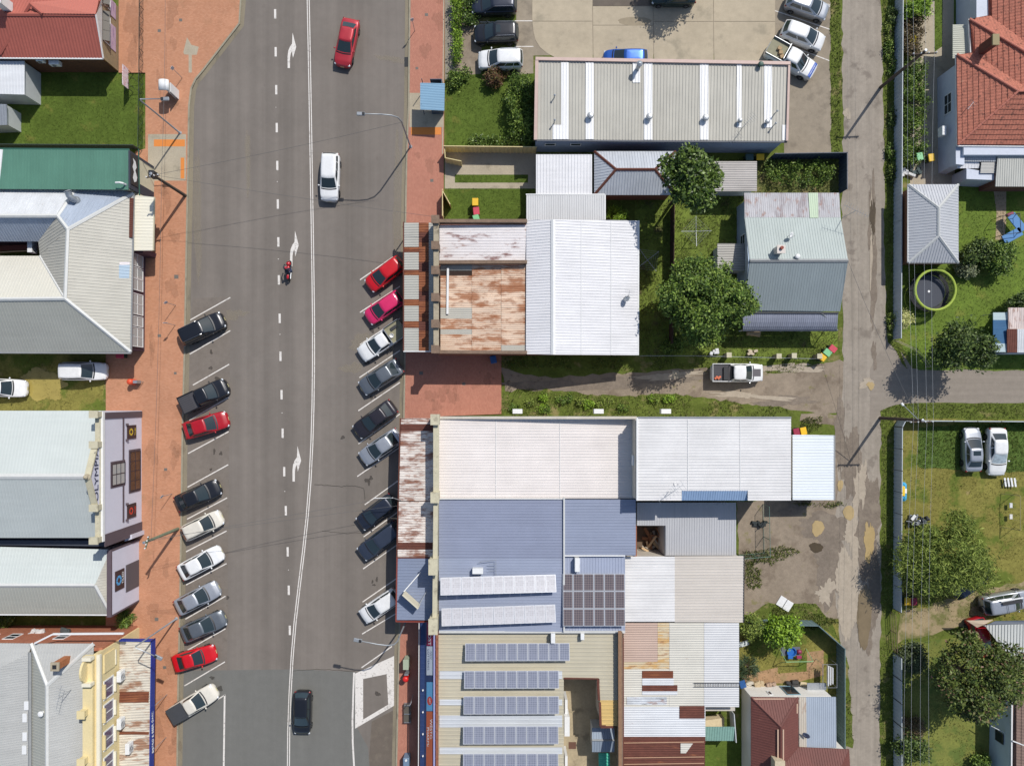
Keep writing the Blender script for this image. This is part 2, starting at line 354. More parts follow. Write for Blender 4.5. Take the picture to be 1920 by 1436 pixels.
# stains, wheel tracks and lids that the surface carries
STAIN1 = M('oil_stain', C(70, 64, 58), .7, alpha=.24); STAIN2 = M('pale_sediment', C(176, 164, 144), .9, alpha=.2); LIDM = M('service_lid_iron', C(122, 116, 108), .8, .2)
rs = random.Random(21)
for i, (x, y) in enumerate([(690, 900), (692, 905), (694, 896), (700, 1090), (706, 1086), (703, 1096), (705, 1300), (395, 880), (402, 846), (415, 850), (410, 710), (395, 690), (398, 660), (400, 1270), (410, 1290), (380, 1200), (700, 620), (690, 680), (697, 745), (688, 870), (430, 1120), (640, 820)]): sheet('oil_stain', blob(x + rs.uniform(-3, 3), y, rs.uniform(2, 6), rs.uniform(2, 5), 8, .3), 0.0115 + i * .00004, STAIN1, parent=road)
for i, p in enumerate([blob(735, 112, 26, 6, 12, .3, .2), blob(710, 650, 30, 10, 12, .3), blob(440, 590, 22, 8, 12, .4), blob(680, 640, 24, 14, 12, .3), blob(660, 690, 20, 10, 12, .3), blob(465, 300, 5, 50, 12, .3), blob(370, 400, 8, 120, 14, .2), blob(745, 380, 8, 110, 14, .2)]): sheet('sediment_stain', p, 0.0125 + i * .00004, STAIN2, parent=road)
# gutters and kerbs
def offset_line(pts, d):
    out = []
    for i, p in enumerate(pts):
        a = Vector(pts[max(0, i - 1)]); b = Vector(pts[min(len(pts) - 1, i + 1)]); q = (b - a).normalized(); out.append((p[0] - q.y * d, p[1] + q.x * d))
    return out
def kerb_run(line, side, name, label):
    g = offset_line(line, side * 4.5); sheet('gutter', strip_poly(g, 7.5), 0.012, GUTT, parent=road)
    k = offset_line(line, side * -0.6); mb = MB(); P = strip_poly(k, 3.2); mb.prism(xy(P), -0.1, 0.136); o = mb.build(name, KERB); tag(o, label, 'kerb', kind='structure')
kerb_run(KL, -1, 'kerb_left', 'worn concrete kerb along the orange paver footpath'); kerb_run(KR, 1, 'kerb_right', 'worn concrete kerb along the salmon footpath by the bus shelter')
# footpaths
left_path = sheet('footpath_left', [(224, -90)] + KL + [(200, 1530), (200, 1160), (200, 640), (255, 640), (255, 285), (274, 280), (274, 138), (224, 138)], 0.13, PAVL, 'orange paver footpath in front of the cream hotel', 'footpath', z0=-0.1)
right_path = sheet('footpath_right', KR + [(830, 1530), (830, 780), (940, 776), (940, 664), (830, 664), (833, 200), (834, -90)], 0.13, PAVR, 'salmon paver footpath with the bus shelter', 'footpath', z0=-0.1)
for nm, pts, z, m in [('concrete_pad', rectpx(279, 253, 350, 340), 0.134, CONC2), ('tactile_strip', rectpx(290, 263, 348, 276), 0.138, ORANGE), ('tactile_strip', rectpx(340, 297, 347, 336), 0.138, ORANGE),
                      ('concrete_patch', [(345, 100), (352, 72), (360, 86), (374, 90), (370, 105), (347, 104)], 0.134, CONC2), ('concrete_strip', rectpx(355, 104, 361, 138), 0.1345, CONC2)]:
    sheet(nm, pts, z, m, parent=left_path)
for nm, pts, z, m in [('concrete_pad', rectpx(768, 176, 832, 240), 0.134, CONC2), ('tactile_strip', rectpx(771, 240, 827, 254), 0.138, ORANGE),
                      ('edge_strip', [(834, -90), (831, 290), (829, 290), (832, -90)], 0.136, CONC2)]:
    sheet(nm, pts, z, m, parent=right_path)
for i, (x, y, s) in enumerate([(332, 520, 4), (300, 630, 3), (312, 880, 3), (330, 700, 2.5), (295, 1160, 3.5), (322, 1010, 2.5), (310, 1250, 3), (300, 60, 3), (340, 40, 3)]): sheet('service_lid', rectpx(x - s, y - s, x + s, y + s * .8), 0.1345, LIDM, parent=left_path)
for i, (x, y, s) in enumerate([(800, 30, 3), (782, 130, 2.5), (810, 340, 3), (790, 700, 3.5), (870, 720, 3)]): sheet('service_lid', rectpx(x - s, y - s, x + s, y + s * .8), 0.1345, LIDM, parent=right_path)
PST = M('paver_stain', C(120, 92, 72), .8, alpha=.055)
for i in range(26): sheet('paver_stain', blob(rs.uniform(285, 335), rs.uniform(10, 1420), rs.uniform(4, 14), rs.uniform(5, 26), 10, .35), 0.1332 + i * .00004, PST, parent=left_path)
for i, p in enumerate([blob(250, 40, 14, 40, 10, .3), blob(250, 100, 10, 24, 10, .3), blob(320, 1145, 26, 6, 10, .3)]): sheet('paver_stain', p, 0.1346 + i * .00005, PST, parent=left_path)
for i in range(14): sheet('paver_stain', blob(*[(rs.uniform(775, 825), rs.uniform(0, 410)), (rs.uniform(770, 930), rs.uniform(690, 765))][i % 2], rs.uniform(4, 12), rs.uniform(4, 16), 10, .35), 0.1332 + i * .00004, PST, parent=right_path)
# drain grate
mb = MB(); c = W(762, 117)
for i in range(9): mb.box((c.x, c.y - 0.44 + i * 0.11, 0.03), (0.34, 0.05, 0.03))
mb.box((c.x, c.y, 0.01), (0.4, 0.98, 0.016)); tag(mb.build('drain_grate', M('cast_iron', C(70, 72, 72), 0.7, 0.3), loc=c), 'slotted iron drain grate in the gutter beside the red sedan', 'drain grate')
# --- road markings
def paint(name, pts, z=0.0135): return sheet(name, pts, z, PAINT, parent=road)
DL = [(577, -90), (578, 0), (581, 150), (583.5, 300), (585.5, 420), (587, 520), (588, 600), (588, 680), (587, 760), (585, 830), (581.5, 900), (576, 970), (569, 1035), (561, 1100), (553.5, 1165), (548, 1230), (544, 1300), (541.5, 1370), (541, 1436), (541, 1530)]
paint('centre_line', strip_poly(offset_line(DL, 1.9), 1.7)); paint('centre_line', strip_poly(offset_line(DL, -1.9), 1.7))
for x, y in [(515.5, -45), (516, 27), (517, 98), (518, 169), (519, 240), (520, 311), (521, 383), (522, 454), (523, 525), (524.5, 597), (526, 668), (528, 740), (530, 812), (533, 884), (536, 957), (539.5, 1034), (541.5, 1106), (543.5, 1181)]:
    paint('lane_dash', [(x - 2, y - 8.8), (x + 2, y - 8.8), (x + 2.2, y + 8.8), (x - 1.8, y + 8.8)])
mb = MB(); mb.lathe((0, 0, 0), [(0.05, 0), (0.045, 0.018), (0.0, 0.02)], 8); stud = mb.mesh('lane_stud')
stud.materials.append(PAINT)
for x, y in [(517.5, 202), (520, 341), (522, 486), (525, 627), (529, 774), (534, 921), (541, 1068)]: reuse('lane_stud', stud, road, W(x, y, 0.004))
AR = [(539.5, 128.5), (539.4, 107), (540.5, 97), (543.5, 89), (547.8, 83), (548.7, 62), (555.6, 89), (549.3, 110), (547.6, 97), (545.4, 101), (544, 109), (543.8, 128.5)]
for dx, dy in [(0, 0), (4.6, 371), (9.2, 774)]: paint('turn_arrow', [(x + dx, y + dy) for x, y in AR])
for a, b in [((357, 600), (432, 558)), ((356, 664), (432, 620)), ((362, 722), (430, 683)), ((355, 788), (429, 745)), ((353, 850), (429, 809)), ((352, 913), (428, 871)), ((351, 973), (426, 933)), ((349, 1034), (425, 995)), ((349, 1096), (425, 1056)), ((348, 1160), (423, 1117)), ((352, 1218), (423, 1178)), ((346, 1285), (422, 1240)),
             ((675, 525), (737, 482)), ((675, 586), (750, 537)), ((675, 646), (750, 597)), ((674, 708), (750, 657)), ((672, 770), (750, 717)), ((672, 832), (750, 776)), ((670, 893), (750, 838)), ((684, 946), (748, 900)), ((682, 1006), (748, 958)), ((681, 1066), (746, 1020)), ((680, 1128), (745, 1083)), ((679, 1188), (742, 1150)), ((678, 1251), (735, 1211))]:
    paint('bay_line', strip_poly([a, b], 2.0))
paint('bay_line', strip_poly([(408, 1311), (423, 1301)], 2.0)); paint('bay_line', strip_poly([(421.5, 1301), (418.5, 1530)], 3.2))
for q in ([(666, 1262), (739, 1229), (725, 1263), (681, 1272)], [(739, 1229), (739, 1322), (728, 1320), (725, 1263)], [(739, 1322), (666, 1365), (681, 1348), (728, 1320)], [(666, 1365), (666, 1262), (681, 1272), (681, 1348)]): paint('hatched_border', q)
paint('edge_line', strip_poly([(664, 1260), (662.5, 1300), (661, 1350), (661.5, 1390), (664, 1436), (668, 1530)], 3.2))
# --- rear lane and side roads
lane = sheet('rear_lane', rough_edge([(1574, -90), (1578, 0), (1581, 200), (1578, 420), (1580, 640), (1578, 760), (1570, 900), (1565, 1100), (1582, 1250), (1588, 1530), (1650, 1530), (1650, 1300), (1652, 1100), (1650, 900), (1653, 760), (1662, 640), (1658, 420), (1655, 200), (1652, 0), (1652, -90)], 16, 2.5), 0.006, LANEM, 'pale patched back lane with potholes', 'lane')
sheet('side_street', rough_edge([(1630, 690), (1664, 640), (1690, 660), (1710, 692), (1990, 696), (1990, 754), (1700, 756), (1660, 765), (1630, 800)], 20, 1.5, 2), 0.009, SIDERM, 'short grey side street leading off the back lane', 'street')
drive = sheet('dirt_driveway', rough_edge([(938, 690), (1010, 708), (1165, 700), (1330, 690), (1575, 676), (1600, 690), (1600, 780), (1570, 776), (1470, 768), (1300, 752), (1100, 742), (950, 736)], 14, 3, 4), 0.005, DIRT, 'worn dirt driveway between the white shed and the long shop', 'driveway')
yard = sheet('dirt_yard', rough_edge([(1380, 938), (1500, 938), (1560, 930), (1568, 800), (1500, 790), (1500, 776), (1590, 776), (1590, 1180), (1545, 1160), (1393, 1150)], 14, 3, 5), 0.0045, DIRT, 'bare dirt yard behind the shops', 'yard')
for i, p in enumerate([blob(1560, 990, 60, 26, 20, .25), blob(1555, 1060, 30, 62, 20, .3), blob(1600, 880, 22, 60, 22, .3), blob(1625, 980, 24, 90, 24, .25), blob(1638, 1090, 13, 80, 22, .2), blob(1575, 820, 12, 60, 18, .3), blob(1500, 950, 40, 10, 18, .3, -.3), blob(1636, 440, 8, 95, 26, .3), blob(1637, 560, 5, 50, 18, .4), blob(1639, 665, 5, 22, 14, .4), blob(1190, 716, 120, 10, 26, .4, -.05), blob(1010, 722, 60, 9, 20, .3), blob(1475, 752, 50, 9, 20, .4), blob(1625, 1190, 10, 40, 18, .3)]):
    sheet('damp_patch', p, 0.0125 + 0.0007 * i, DIRT2, parent=lane)
for i, p in enumerate([blob(1598, 1005, 12, 40, 24, .5), blob(1590, 1110, 26, 72, 30, .2), blob(1608, 925, 9, 40, 20, .5), blob(1618, 900, 7, 30, 20, .5), blob(1548, 1110, 16, 18, 18, .5), blob(1625, 718, 12, 10, 14, .4), blob(1400, 742, 60, 6, 22, .5, .05), blob(1250, 705, 70, 5, 22, .5, -.05), blob(1480, 690, 60, 8, 22, .4, -.05), blob(1634, 440, 4, 60, 20, .6), blob(1588, 214, 6, 11, 16, .3)]):
    sheet('sandy_patch', p, 0.023 + 0.0007 * i, SAND, parent=lane)
for i, (p, m) in enumerate([(blob(1591, 961, 10.5, 13.5, 22, .06), PUDDLE), (blob(1629, 1015, 8, 42, 26, .3), PUDDLE), (blob(1533, 990, 12, 14, 20, .12), PUDDLE), (blob(1530, 1026, 13, 9, 20, .12), PUDDLE2), (blob(1575, 910, 5, 11, 18, .15), PUDDLE), (blob(1632, 723, 7, 7, 16, .25), PUDDLE), (blob(1636, 410, 4, 40, 22, .4), PUDDLE2), (blob(1620, 1155, 14, 58, 30, .12), M('silty_water', C(132, 116, 90), 0.12, layers=[('mul', 0.9, 0.15, I3)], spec=0.5)), (blob(82, 720, 42, 26, 26, .2), M('green_puddle_water', C(168, 152, 84), 0.1, layers=[('mul', 0.7, 0.15, I3)], spec=0.5)), (blob(104, 741, 11, 10, 16, .2), MATS['green_puddle_water'])]):
    o = sheet('puddle', p, 0.033 + 0.0007 * i, m)
    tag(o, ['round tan puddle in the middle of the back lane', 'long thin muddy puddle along the back lane verge', 'oval yellowish puddle in the dirt yard', 'small dark puddle in the dirt yard beside rubble', 'tan puddle at the end wall of the long shop', 'small tan puddle at the lane junction', 'dark wet rut along the lane beside the grey hip garage', 'broad brown silty puddle on the lane beside the green fence', 'yellow green puddle on the car yard grass', 'small yellow green puddle at the edge of the car yard grass'][i], 'puddle')
# --- car park
carpark = sheet('car_park', [(968, -90), (1562, -90), (1558, 298), (1470, 300), (1470, 100), (1000, 105), (1000, 150), (968, 140)], 0.007, M('car_park_seal', C(158, 146, 128), 0.92, layers=[('mul', 0.5, 0.10, I3), ('mul', 2, 0.09, I3), ('mul', 18, 0.12, I3), ('mix', C(124, 114, 100), 0.5, 0.5, 0.68, 0.6, I3)], spec=0.2), 'sealed car park behind the long shed roof', 'car park')
arcL = [(1000, 60), (1004, 76), (1013, 90), (1026, 101), (1044, 110), (1050, 118)]; arcR = [(1440, 118), (1438, 108), (1442, 98), (1450, 84), (1453, 60)]
cells = [[(998, -90), (1110, -90), (1110, -40), (998, -40)], [(998, -39), (1110.5, -39), (1110.5, 40.5), (998, 40.5)], [(998, 41.5), (1110.5, 41.5), (1111.5, 118)] + arcL[::-1][:] ,
         [(1111.5, -39), (1224, -39), (1224, 12), (1111.5, 12)], [(1111.5, 13), (1224, 13), (1224, 48), (1112, 48)], [(1112, 49), (1224.5, 49), (1225, 118), (1112.5, 118)],
         [(1225, -39), (1336.5, -39), (1337, 41), (1225, 41)], [(1225.5, 42), (1337, 42), (1338, 118), (1226, 118)],
         [(1338, -39), (1453, -39), (1453, 41), (1338, 41)], [(1338, 42), (1453, 42)] + arcR[::-1] + [(1339, 118)], [(1111.5, -90), (1453, -90), (1453, -40), (1111.5, -40)]]
for p in cells: sheet('concrete_slab', p, 0.028, CONC, parent=carpark, z0=0.0)
sheet('patch_slab', rectpx(1111.6, -10, 1223, 12), 0.031, ASPH3, parent=carpark); sheet('patch_slab', blob(1190, 41, 32, 8, 20, .05), 0.031, M('patch_concrete', C(160, 146, 122), .9, layers=[('mul', 2, .1, I3)]), parent=carpark)
for a, b in [((1450, 20), (1556, 56)), ((1450, 75), (1556, 115)), ((1448, -20), (1556, 10)), ((965, 40), (1000, 40)), ((965, 88), (1000, 88)), ((892, 42), (968, 43))]: sheet('bay_line', strip_poly([a, b], 1.6), 0.0115, PAINT, parent=carpark)
# --- lawns and yards: (name, polygon, z, material, label)
LAWNS = [('lawn', [(0, 136), (272, 138), (268, 284), (-90, 284), (-90, 136)], 0.02, LAWN, 'mown green lawn between the red roof and green roof buildings'),
    ('car_yard_grass', [(-90, 655), (200, 655), (192, 775), (-90, 775)], 0.004, DRYL, 'patchy dry grass where the white vans park'),
    ('lawn', rough_edge([(838, 170), (850, 148), (870, 142), (920, 138), (1003, 140), (1003, 284), (836, 284)], 14, 2, 7), 0.02, LAWN, 'bright green lawn sloping past the hedge by the car park'),
    ('gravel_strip', rectpx(834, -90, 852, 150), 0.016, GRAVEL, 'grey gravel strip beside the paver footpath'),
    ('garden_bed', rough_edge(rectpx(852, -90, 902, 140), 14, 2, 8), 0.012, DIRT, 'bare garden bed beside the parked black cars'),
    ('lawn', rectpx(840, 354, 990, 420), 0.02, LAWN, 'small green lawn with three wheelie bins'),
    ('lawn_strip', rectpx(853, 328, 990, 343), 0.02, LAWN, 'narrow grass strip between two concrete wheel tracks'),
    ('concrete_yard', rectpx(834, 284, 1006, 354), 0.012, CONC2, 'concrete driveway strip behind the cream gate'),
    ('yard_grass', [(1190, 366), (1400, 366), (1395, 668), (1190, 668)], 0.014, M('shaggy_grass', C(112, 128, 48), .95, layers=[('mul', .5, .25, I3), ('mul', 4, .28, I3), ('mix', C(90, 76, 56), .6, .56, .7, .8, I3)], bump=(18, .6, .08)), 'shaggy green back yard grass under the big trees'),
    ('garden_yard', [(1415, 298), (1572, 298), (1572, 364), (1415, 364)], 0.012, M('weedy_ground', C(100, 104, 52), .95, layers=[('mul', 1, .3, I3), ('mix', C(150, 130, 92), .9, .52, .66, .8, I3)], bump=(14, .6, .08)), 'weedy garden behind the dark fence'),
    ('yard_grass', [(1395, 610), (1572, 610), (1570, 650), (1545, 682), (1345, 668), (1345, 640)], 0.016, MATS['shaggy_grass'], 'small weedy yard south of the grey verandah house'),
    ('verge', rough_edge([(1555, -90), (1574, -90), (1578, 150), (1575, 300), (1558, 300)], 12, 2, 9), 0.014, ROUGHG, 'thin green verge between car park and lane'),
    ('verge', rough_edge([(1655, -90), (1684, -90), (1680, 640), (1700, 690), (1664, 640), (1660, 400)], 12, 2, 10), 0.014, ROUGHG, 'weedy green verge under the long grey fence'),
    ('concrete_drive', rectpx(1706, -90, 1790, 360), 0.012, CONC2, 'concrete side drive beside the tiled house'),
    ('lawn_strip', [(1752, -90), (1768, -90), (1766, 88), (1752, 98)], 0.02, LAWN, 'thin lawn strip in the concrete drive'),
    ('lawn', rectpx(1788, -90, 1880, 60), 0.02, LAWN, 'square of lawn beside the tiled house'),
    ('lawn', rough_edge([(1682, 495), (1705, 350), (1990, 345), (1990, 694), (1720, 694), (1684, 640)], 20, 2, 11), 0.016, M('bright_lawn', C(104, 126, 40), .95, layers=[('mul', .35, .18, I3), ('mul', 3, .2, I3), ('mul', 14, .3, I3), ('mix', C(140, 140, 62), .5, .54, .7, .6, I3)], bump=(22, .6, .06)), 'bright green back lawn with the trampoline'),
    ('garden_path', [(1862, 354), (1886, 354), (1886, 420), (1882, 450), (1866, 450), (1868, 400)], 0.022, M('path_dirt', C(178, 158, 130), .95, layers=[('mul', 2, .1, I3)]), 'worn sandy path across the trampoline lawn'),
    ('verge', rough_edge([(1650, 770), (1690, 756), (1990, 758), (1990, 784), (1676, 784), (1674, 1150), (1652, 1140), (1655, 900)], 12, 2, 12), 0.014, ROUGHG, 'mown grass verge round the fenced corner lot'),
    ('lot_grass', rough_edge([(1684, 786), (1990, 786), (1990, 1180), (1800, 1170), (1684, 1150)], 20, 2, 13), 0.016, DRYL, 'patchy yellow green grass of the fenced corner lot'),
    ('long_grass', rough_edge([(1722, 800), (1990, 790), (1990, 884), (1890, 884), (1722, 876)], 10, 2, 14), 0.022, M('deep_lawn', C(88, 112, 42), .95, layers=[('mul', .8, .2, I3), ('mul', 8, .3, I3)], bump=(18, .7, .08)), 'longer dark grass under the two parked sedans'),
    ('dirt_track', rough_edge([(1684, 1150), (1900, 1090), (1990, 1080), (1990, 1120), (1780, 1180), (1684, 1205)], 14, 4, 15), 0.019, M('track_dirt', C(164, 146, 112), .95, layers=[('mul', 1, .15, I3), ('mul', 10, .15, I3), ('mix', C(110, 112, 58), .7, .44, .60, .9, I3)]), 'dusty track from the gate into the corner lot'),
    ('lawn', rough_edge([(1686, 1205), (1990, 1180), (1990, 1530), (1686, 1530)], 20, 2, 16), 0.0165, M('soft_lawn', C(124, 128, 58), .95, layers=[('mul', .4, .15, I3), ('mul', 5, .2, I3), ('mix', C(88, 108, 42), .6, .46, .62, .8, I3)], bump=(22, .5, .05)), 'soft lawn shaded by the large pink flowering tree'),
    ('verge', rough_edge([(1650, 1215), (1662, 1200), (1676, 1200), (1678, 1530), (1650, 1530)], 10, 2, 17), 0.014, ROUGHG, 'thick grass verge below the lane gate'),
    ('yard_lawn', [(1385, 1160), (1572, 1160), (1572, 1300), (1385, 1300)], 0.012, DRYL, 'small fenced back yard lawn with swing frame'),
    ('paved_patch', [(1513, 1222), (1544, 1218), (1544, 1265), (1495, 1278), (1385, 1285), (1385, 1268), (1458, 1250), (1458, 1262), (1512, 1258)], 0.018, M('terracotta_paving', C(176, 140, 104), .9, layers=[('mul', 1.5, .15, I3), ('mix', C(150, 132, 90), .8, .5, .64, .7, I3)]), 'worn terracotta paving in the small back yard'),
    ('verge', rough_edge([(1393, 1160), (1440, 1130), (1530, 1130), (1565, 1180), (1590, 1240), (1600, 1400), (1575, 1400), (1572, 1200), (1520, 1158)], 10, 2, 18), 0.0135, ROUGHG, 'rough grass outside the green metal fence'),
    ('verge', rough_edge([(940, 734), (1020, 728), (1150, 744), (1260, 738), (1330, 748), (1480, 766), (1480, 782), (940, 782)], 10, 3, 19), 0.012, ROUGHG, 'weedy strip along the wall of the long shop'),
    ('verge', rough_edge([(990, 664), (1340, 664), (1545, 680), (1480, 700), (1340, 690), (1160, 692), (1000, 690)], 10, 3, 20), 0.0125, ROUGHG, 'shaded weedy strip south of the white shed'),
    ('courtyard_floor', rectpx(1056, 1268, 1160, 1530), 0.02, M('courtyard_concrete', C(180, 164, 134), .9, layers=[('mul', .8, .15, I3), ('mul', 5, .12, I3), ('mix', C(120, 108, 86), .8, .54, .68, .6, I3)]), 'stained concrete floor of the shop courtyard'),
    ('courtyard_floor', rectpx(1193, 983, 1252, 1044), 0.02, M('dark_yard_floor', C(110, 92, 74), .9, layers=[('mul', 2, .3, I3)]), 'littered floor of the tiny light well'),
    ('yard_grass', rectpx(1322, 1385, 1400, 1530), 0.014, LAWN, 'scrap of green lawn beside the rusty roof')]
for nm, p, z, m, lb in LAWNS: sheet(nm, p, z, m, lb, nm.replace('_', ' '))
# ================================================================ buildings
GLASS = M('dark_window_glass', (0.02, 0.028, 0.034), 0.06, spec=0.7)
WPAINT = M('white_trim_paint', C(238, 238, 236), 0.55, layers=[('mul', 3, .05, I3)])
GUTG = M('grey_gutter_metal', C(150, 152, 152), 0.5, layers=[('mul', 3, .1, I3)])
GALV = M('galvanised_steel', C(176, 180, 184), 0.4, 0.5, layers=[('mul', 4, .1, I3)])
BLACK = M('black_plastic', (0.018, 0.018, 0.02), 0.6)
DARKST = M('dark_steel', C(62, 62, 64), 0.6, 0.2)
MORTW = M('weathered_render', C(176, 164, 140), 0.9, layers=[('mul', 1.2, .14, I3), ('mul', 8, .14, I3), ('mix', C(104, 94, 80), 1.3, .52, .68, .7, I3)], bump=(14, .3, .03))
def fitres(P):
    A = np.array([[p[0], p[1], 1.0] for p in P]); z = np.array([p[2] for p in P]); s, *_ = np.linalg.lstsq(A, z, rcond=None)
    return float(np.abs(A @ s - z).max())
class Bd:
    def __init__(s, name, label, at, cat='building'): s.root = thing(name, label, cat, W(*at))
    def walls(s, poly, ztop, mat, z_at=None, ins=0.0, name='wall', z0=-0.1, parent=None):
        P = [W(p[0], p[1], ztop if z_at is None else z_at).to_2d()[:] for p in poly]
        if ins: P = inset(P, ins)
        return MB().prism(P, z0, ztop).build(name, mat, parent or s.root)
    def roof(s, pts, mat, rib=None, pitch=0.27, amp=0.035, prof='trap', name='roof', thick=0.07, label=None, parent=None, lift=0.0):
        P = [W(*p) + Vector((0, 0, lift)) for p in pts]; mb = MB()
        if len(P) == 4 and fitres(P) > 0.015:
            A = np.array([[p[0], p[1], 1.0] for p in P]); z = np.array([p[2] for p in P]); c, *_ = np.linalg.lstsq(A, z, rcond=None)
            if rib is None: rib = (c[0], c[1])
            for t in ((P[0], P[1], P[2]), (P[0], P[2], P[3])): corr(mb, list(t), rib, pitch, amp, prof, thick)
        else: corr(mb, P, rib, pitch, amp, prof, thick)
        o = mb.build(name, mat, parent or s.root)
        if label: o['label'] = label
        return o
    def bar(s, a, b, mat, w=0.14, h=0.12, name='gutter', parent=None, lift=0.0):
        """box along a line of (px,py,z)"""
        A = W(*a); Bv = W(*b); d = Bv - A; L = d.length; c = (A + Bv) / 2 + Vector((0, 0, lift))
        x = d.normalized(); y = Vector((0, 0, 1)).cross(x).normalized(); z = x.cross(y)
        rot = Matrix((x, y, z)).transposed()
        return MB().box(c, (L, w, h), rot=rot).build(name, mat, parent or s.root)
    def cap(s, a, b, mat, w=0.34, name='ridge_cap', parent=None):
        A = W(*a); Bv = W(*b); x = (Bv - A).normalized(); y = Vector((0, 0, 1)).cross(x).normalized(); up = Vector((0, 0, 1)); t = 0.055
        sec = [(-w / 2, t - 0.05), (0, t + 0.055), (w / 2, t - 0.05), (w / 2, t - 0.09), (0, t + 0.0), (-w / 2, t - 0.09)]
        V = [p + y * u + up * v for p in (A, Bv) for u, v in sec]
        return MB().add(V, [(i, (i + 1) % 6, 6 + (i + 1) % 6, 6 + i) for i in range(6)] + [(5, 4, 3, 2, 1, 0), (6, 7, 8, 9, 10, 11)]).build(name, mat, parent or s.root)
    def tri(s, pts, mat, name='gable_end', t=0.1, parent=None):
        P = [W(*p) for p in pts]; n = (P[1] - P[0]).cross(P[2] - P[0]).normalized() * t; k = len(P)
        return MB().add([p - n / 2 for p in P] + [p + n / 2 for p in P], [tuple(range(k - 1, -1, -1)), tuple(range(k, 2 * k))] + [(i, (i + 1) % k, k + (i + 1) % k, k + i) for i in range(k)]).build(name, mat, parent or s.root)
def FX(px, py, gx):
    """point seen at a pixel on the vertical plane that stands on ground column gx"""
    r = (px - NX) / (gx - NX); z = H * (1 - 1 / r); X = W(gx, NY).x; return Vector((X, W(NX, py, z).y, z))
def FY(px, py, gy):
    r = (py - NY) / (gy - NY); z = H * (1 - 1 / r); Y = W(NX, gy).y; return Vector((W(px, NY, z).x, Y, z))
def window(root, axis, pos, sgn, a0, a1, z0, z1, na, nz, fm, gm=None, t=0.06, fw=0.07, name='window'):
    """framed window on a wall plane: axis 'x' (plane X=pos, a along Y) or 'y'"""
    gm = gm or GLASS; mb = MB()
    def put(m, a, z, da, dz, d, off):
        c = (pos + sgn * (off + d / 2), a, z) if axis == 'x' else (a, pos + sgn * (off + d / 2), z)
        m.box(c, (d, da, dz) if axis == 'x' else (da, d, dz))
    a0, a1 = min(a0, a1), max(a0, a1); am, zm = (a0 + a1) / 2, (z0 + z1) / 2
    for a in (a0, a1): put(mb, a, zm, fw, z1 - z0 + fw, t, 0)
    for z in (z0, z1): put(mb, am, z, a1 - a0 - fw, fw, t, 0)
    for i in range(1, na): put(mb, a0 + (a1 - a0) * i / na, zm, fw * .7, z1 - z0 - fw, t * .9, 0)
    for i in range(1, nz): put(mb, am, z0 + (z1 - z0) * i / nz, a1 - a0 - fw, fw * .7, t * .8, 0)
    f = mb.build(name, fm, root); ORG[f.name] = ORG[root.name]
    for i in range(na):
        for j in range(nz):
            m2 = MB(); put(m2, a0 + (a1 - a0) * (i + .5) / na, z0 + (z1 - z0) * (j + .5) / nz, (a1 - a0) / na - fw * .5, (z1 - z0) / nz - fw * .5, t * .35, 0.003); m2.build('pane', gm, f)
    return f
def board(root, axis, pos, sgn, a0, a1, z0, z1, mat, t=0.06, name='sign_panel', off=0.0):
    d = abs(a1 - a0), abs(z1 - z0); am, zm = (a0 + a1) / 2, (z0 + z1) / 2
    c = (pos + sgn * (off + t / 2), am, zm) if axis == 'x' else (am, pos + sgn * (off + t / 2), zm)
    return MB().box(c, (t, d[0], d[1]) if axis == 'x' else (d[0], t, d[1])).build(name, mat, root)
def vent(px, py, z, label, r=0.2, m=None, h=0.5):
    c = W(px, py, z); t = thing('roof_vent', label, 'roof vent', c); m = m or GALV
    MB().lathe(c, [(r * .6, -0.15), (r * .6, h * .45), (r * .65, h * .5)], 12).build('vent_neck', m, t)
    mb = MB(); mb.lathe(c + Vector((0, 0, h * .5)), [(r * .7, 0), (r, h * .12), (r * 1.02, h * .3), (r * .75, h * .48), (r * .2, h * .54)], 14)
    for i in range(14):
        a = 2 * math.pi * i / 14; mb.box(c + Vector((r * math.cos(a), r * math.sin(a), h * .72)), (0.03, 0.012, h * .36), rz=a)
    mb.build('vent_cap', m, t); return t
def dish(px, py, z, label, r=0.32, az=0.9, m=None):
    c = W(px, py, z); t = thing('satellite_dish', label, 'satellite dish', c)
    MB().tube([c + Vector((0, 0, -0.1)), c + Vector((0, 0, 0.45))], 0.025).build('mast', GALV, t)
    rot = Matrix.Rotation(az, 3, 'Z') @ Matrix.Rotation(0.75, 3, 'Y'); mb = MB(); V = []; F = []; n = 16
    for k, (rr, hh) in enumerate([(0.02, 0), (r * .5, .03), (r, .1), (r, .13), (r * .5, .055), (0.02, .02)]):
        V += [rot @ Vector((rr * math.cos(2 * math.pi * j / n), rr * math.sin(2 * math.pi * j / n), hh)) + c + Vector((0, 0, .45)) for j in range(n)]
    for k in range(5):
        for j in range(n): F.append((k * n + j, k * n + (j + 1) % n, (k + 1) * n + (j + 1) % n, (k + 1) * n + j))
    mb.add(V, F).build('reflector', m or GALV, t, True)
    MB().tube([rot @ Vector((r * .9, 0, .1)) + c + Vector((0, 0, .45)), rot @ Vector((0, 0, .5)) + c + Vector((0, 0, .45))], 0.015).build('feed_arm', GALV, t); return t
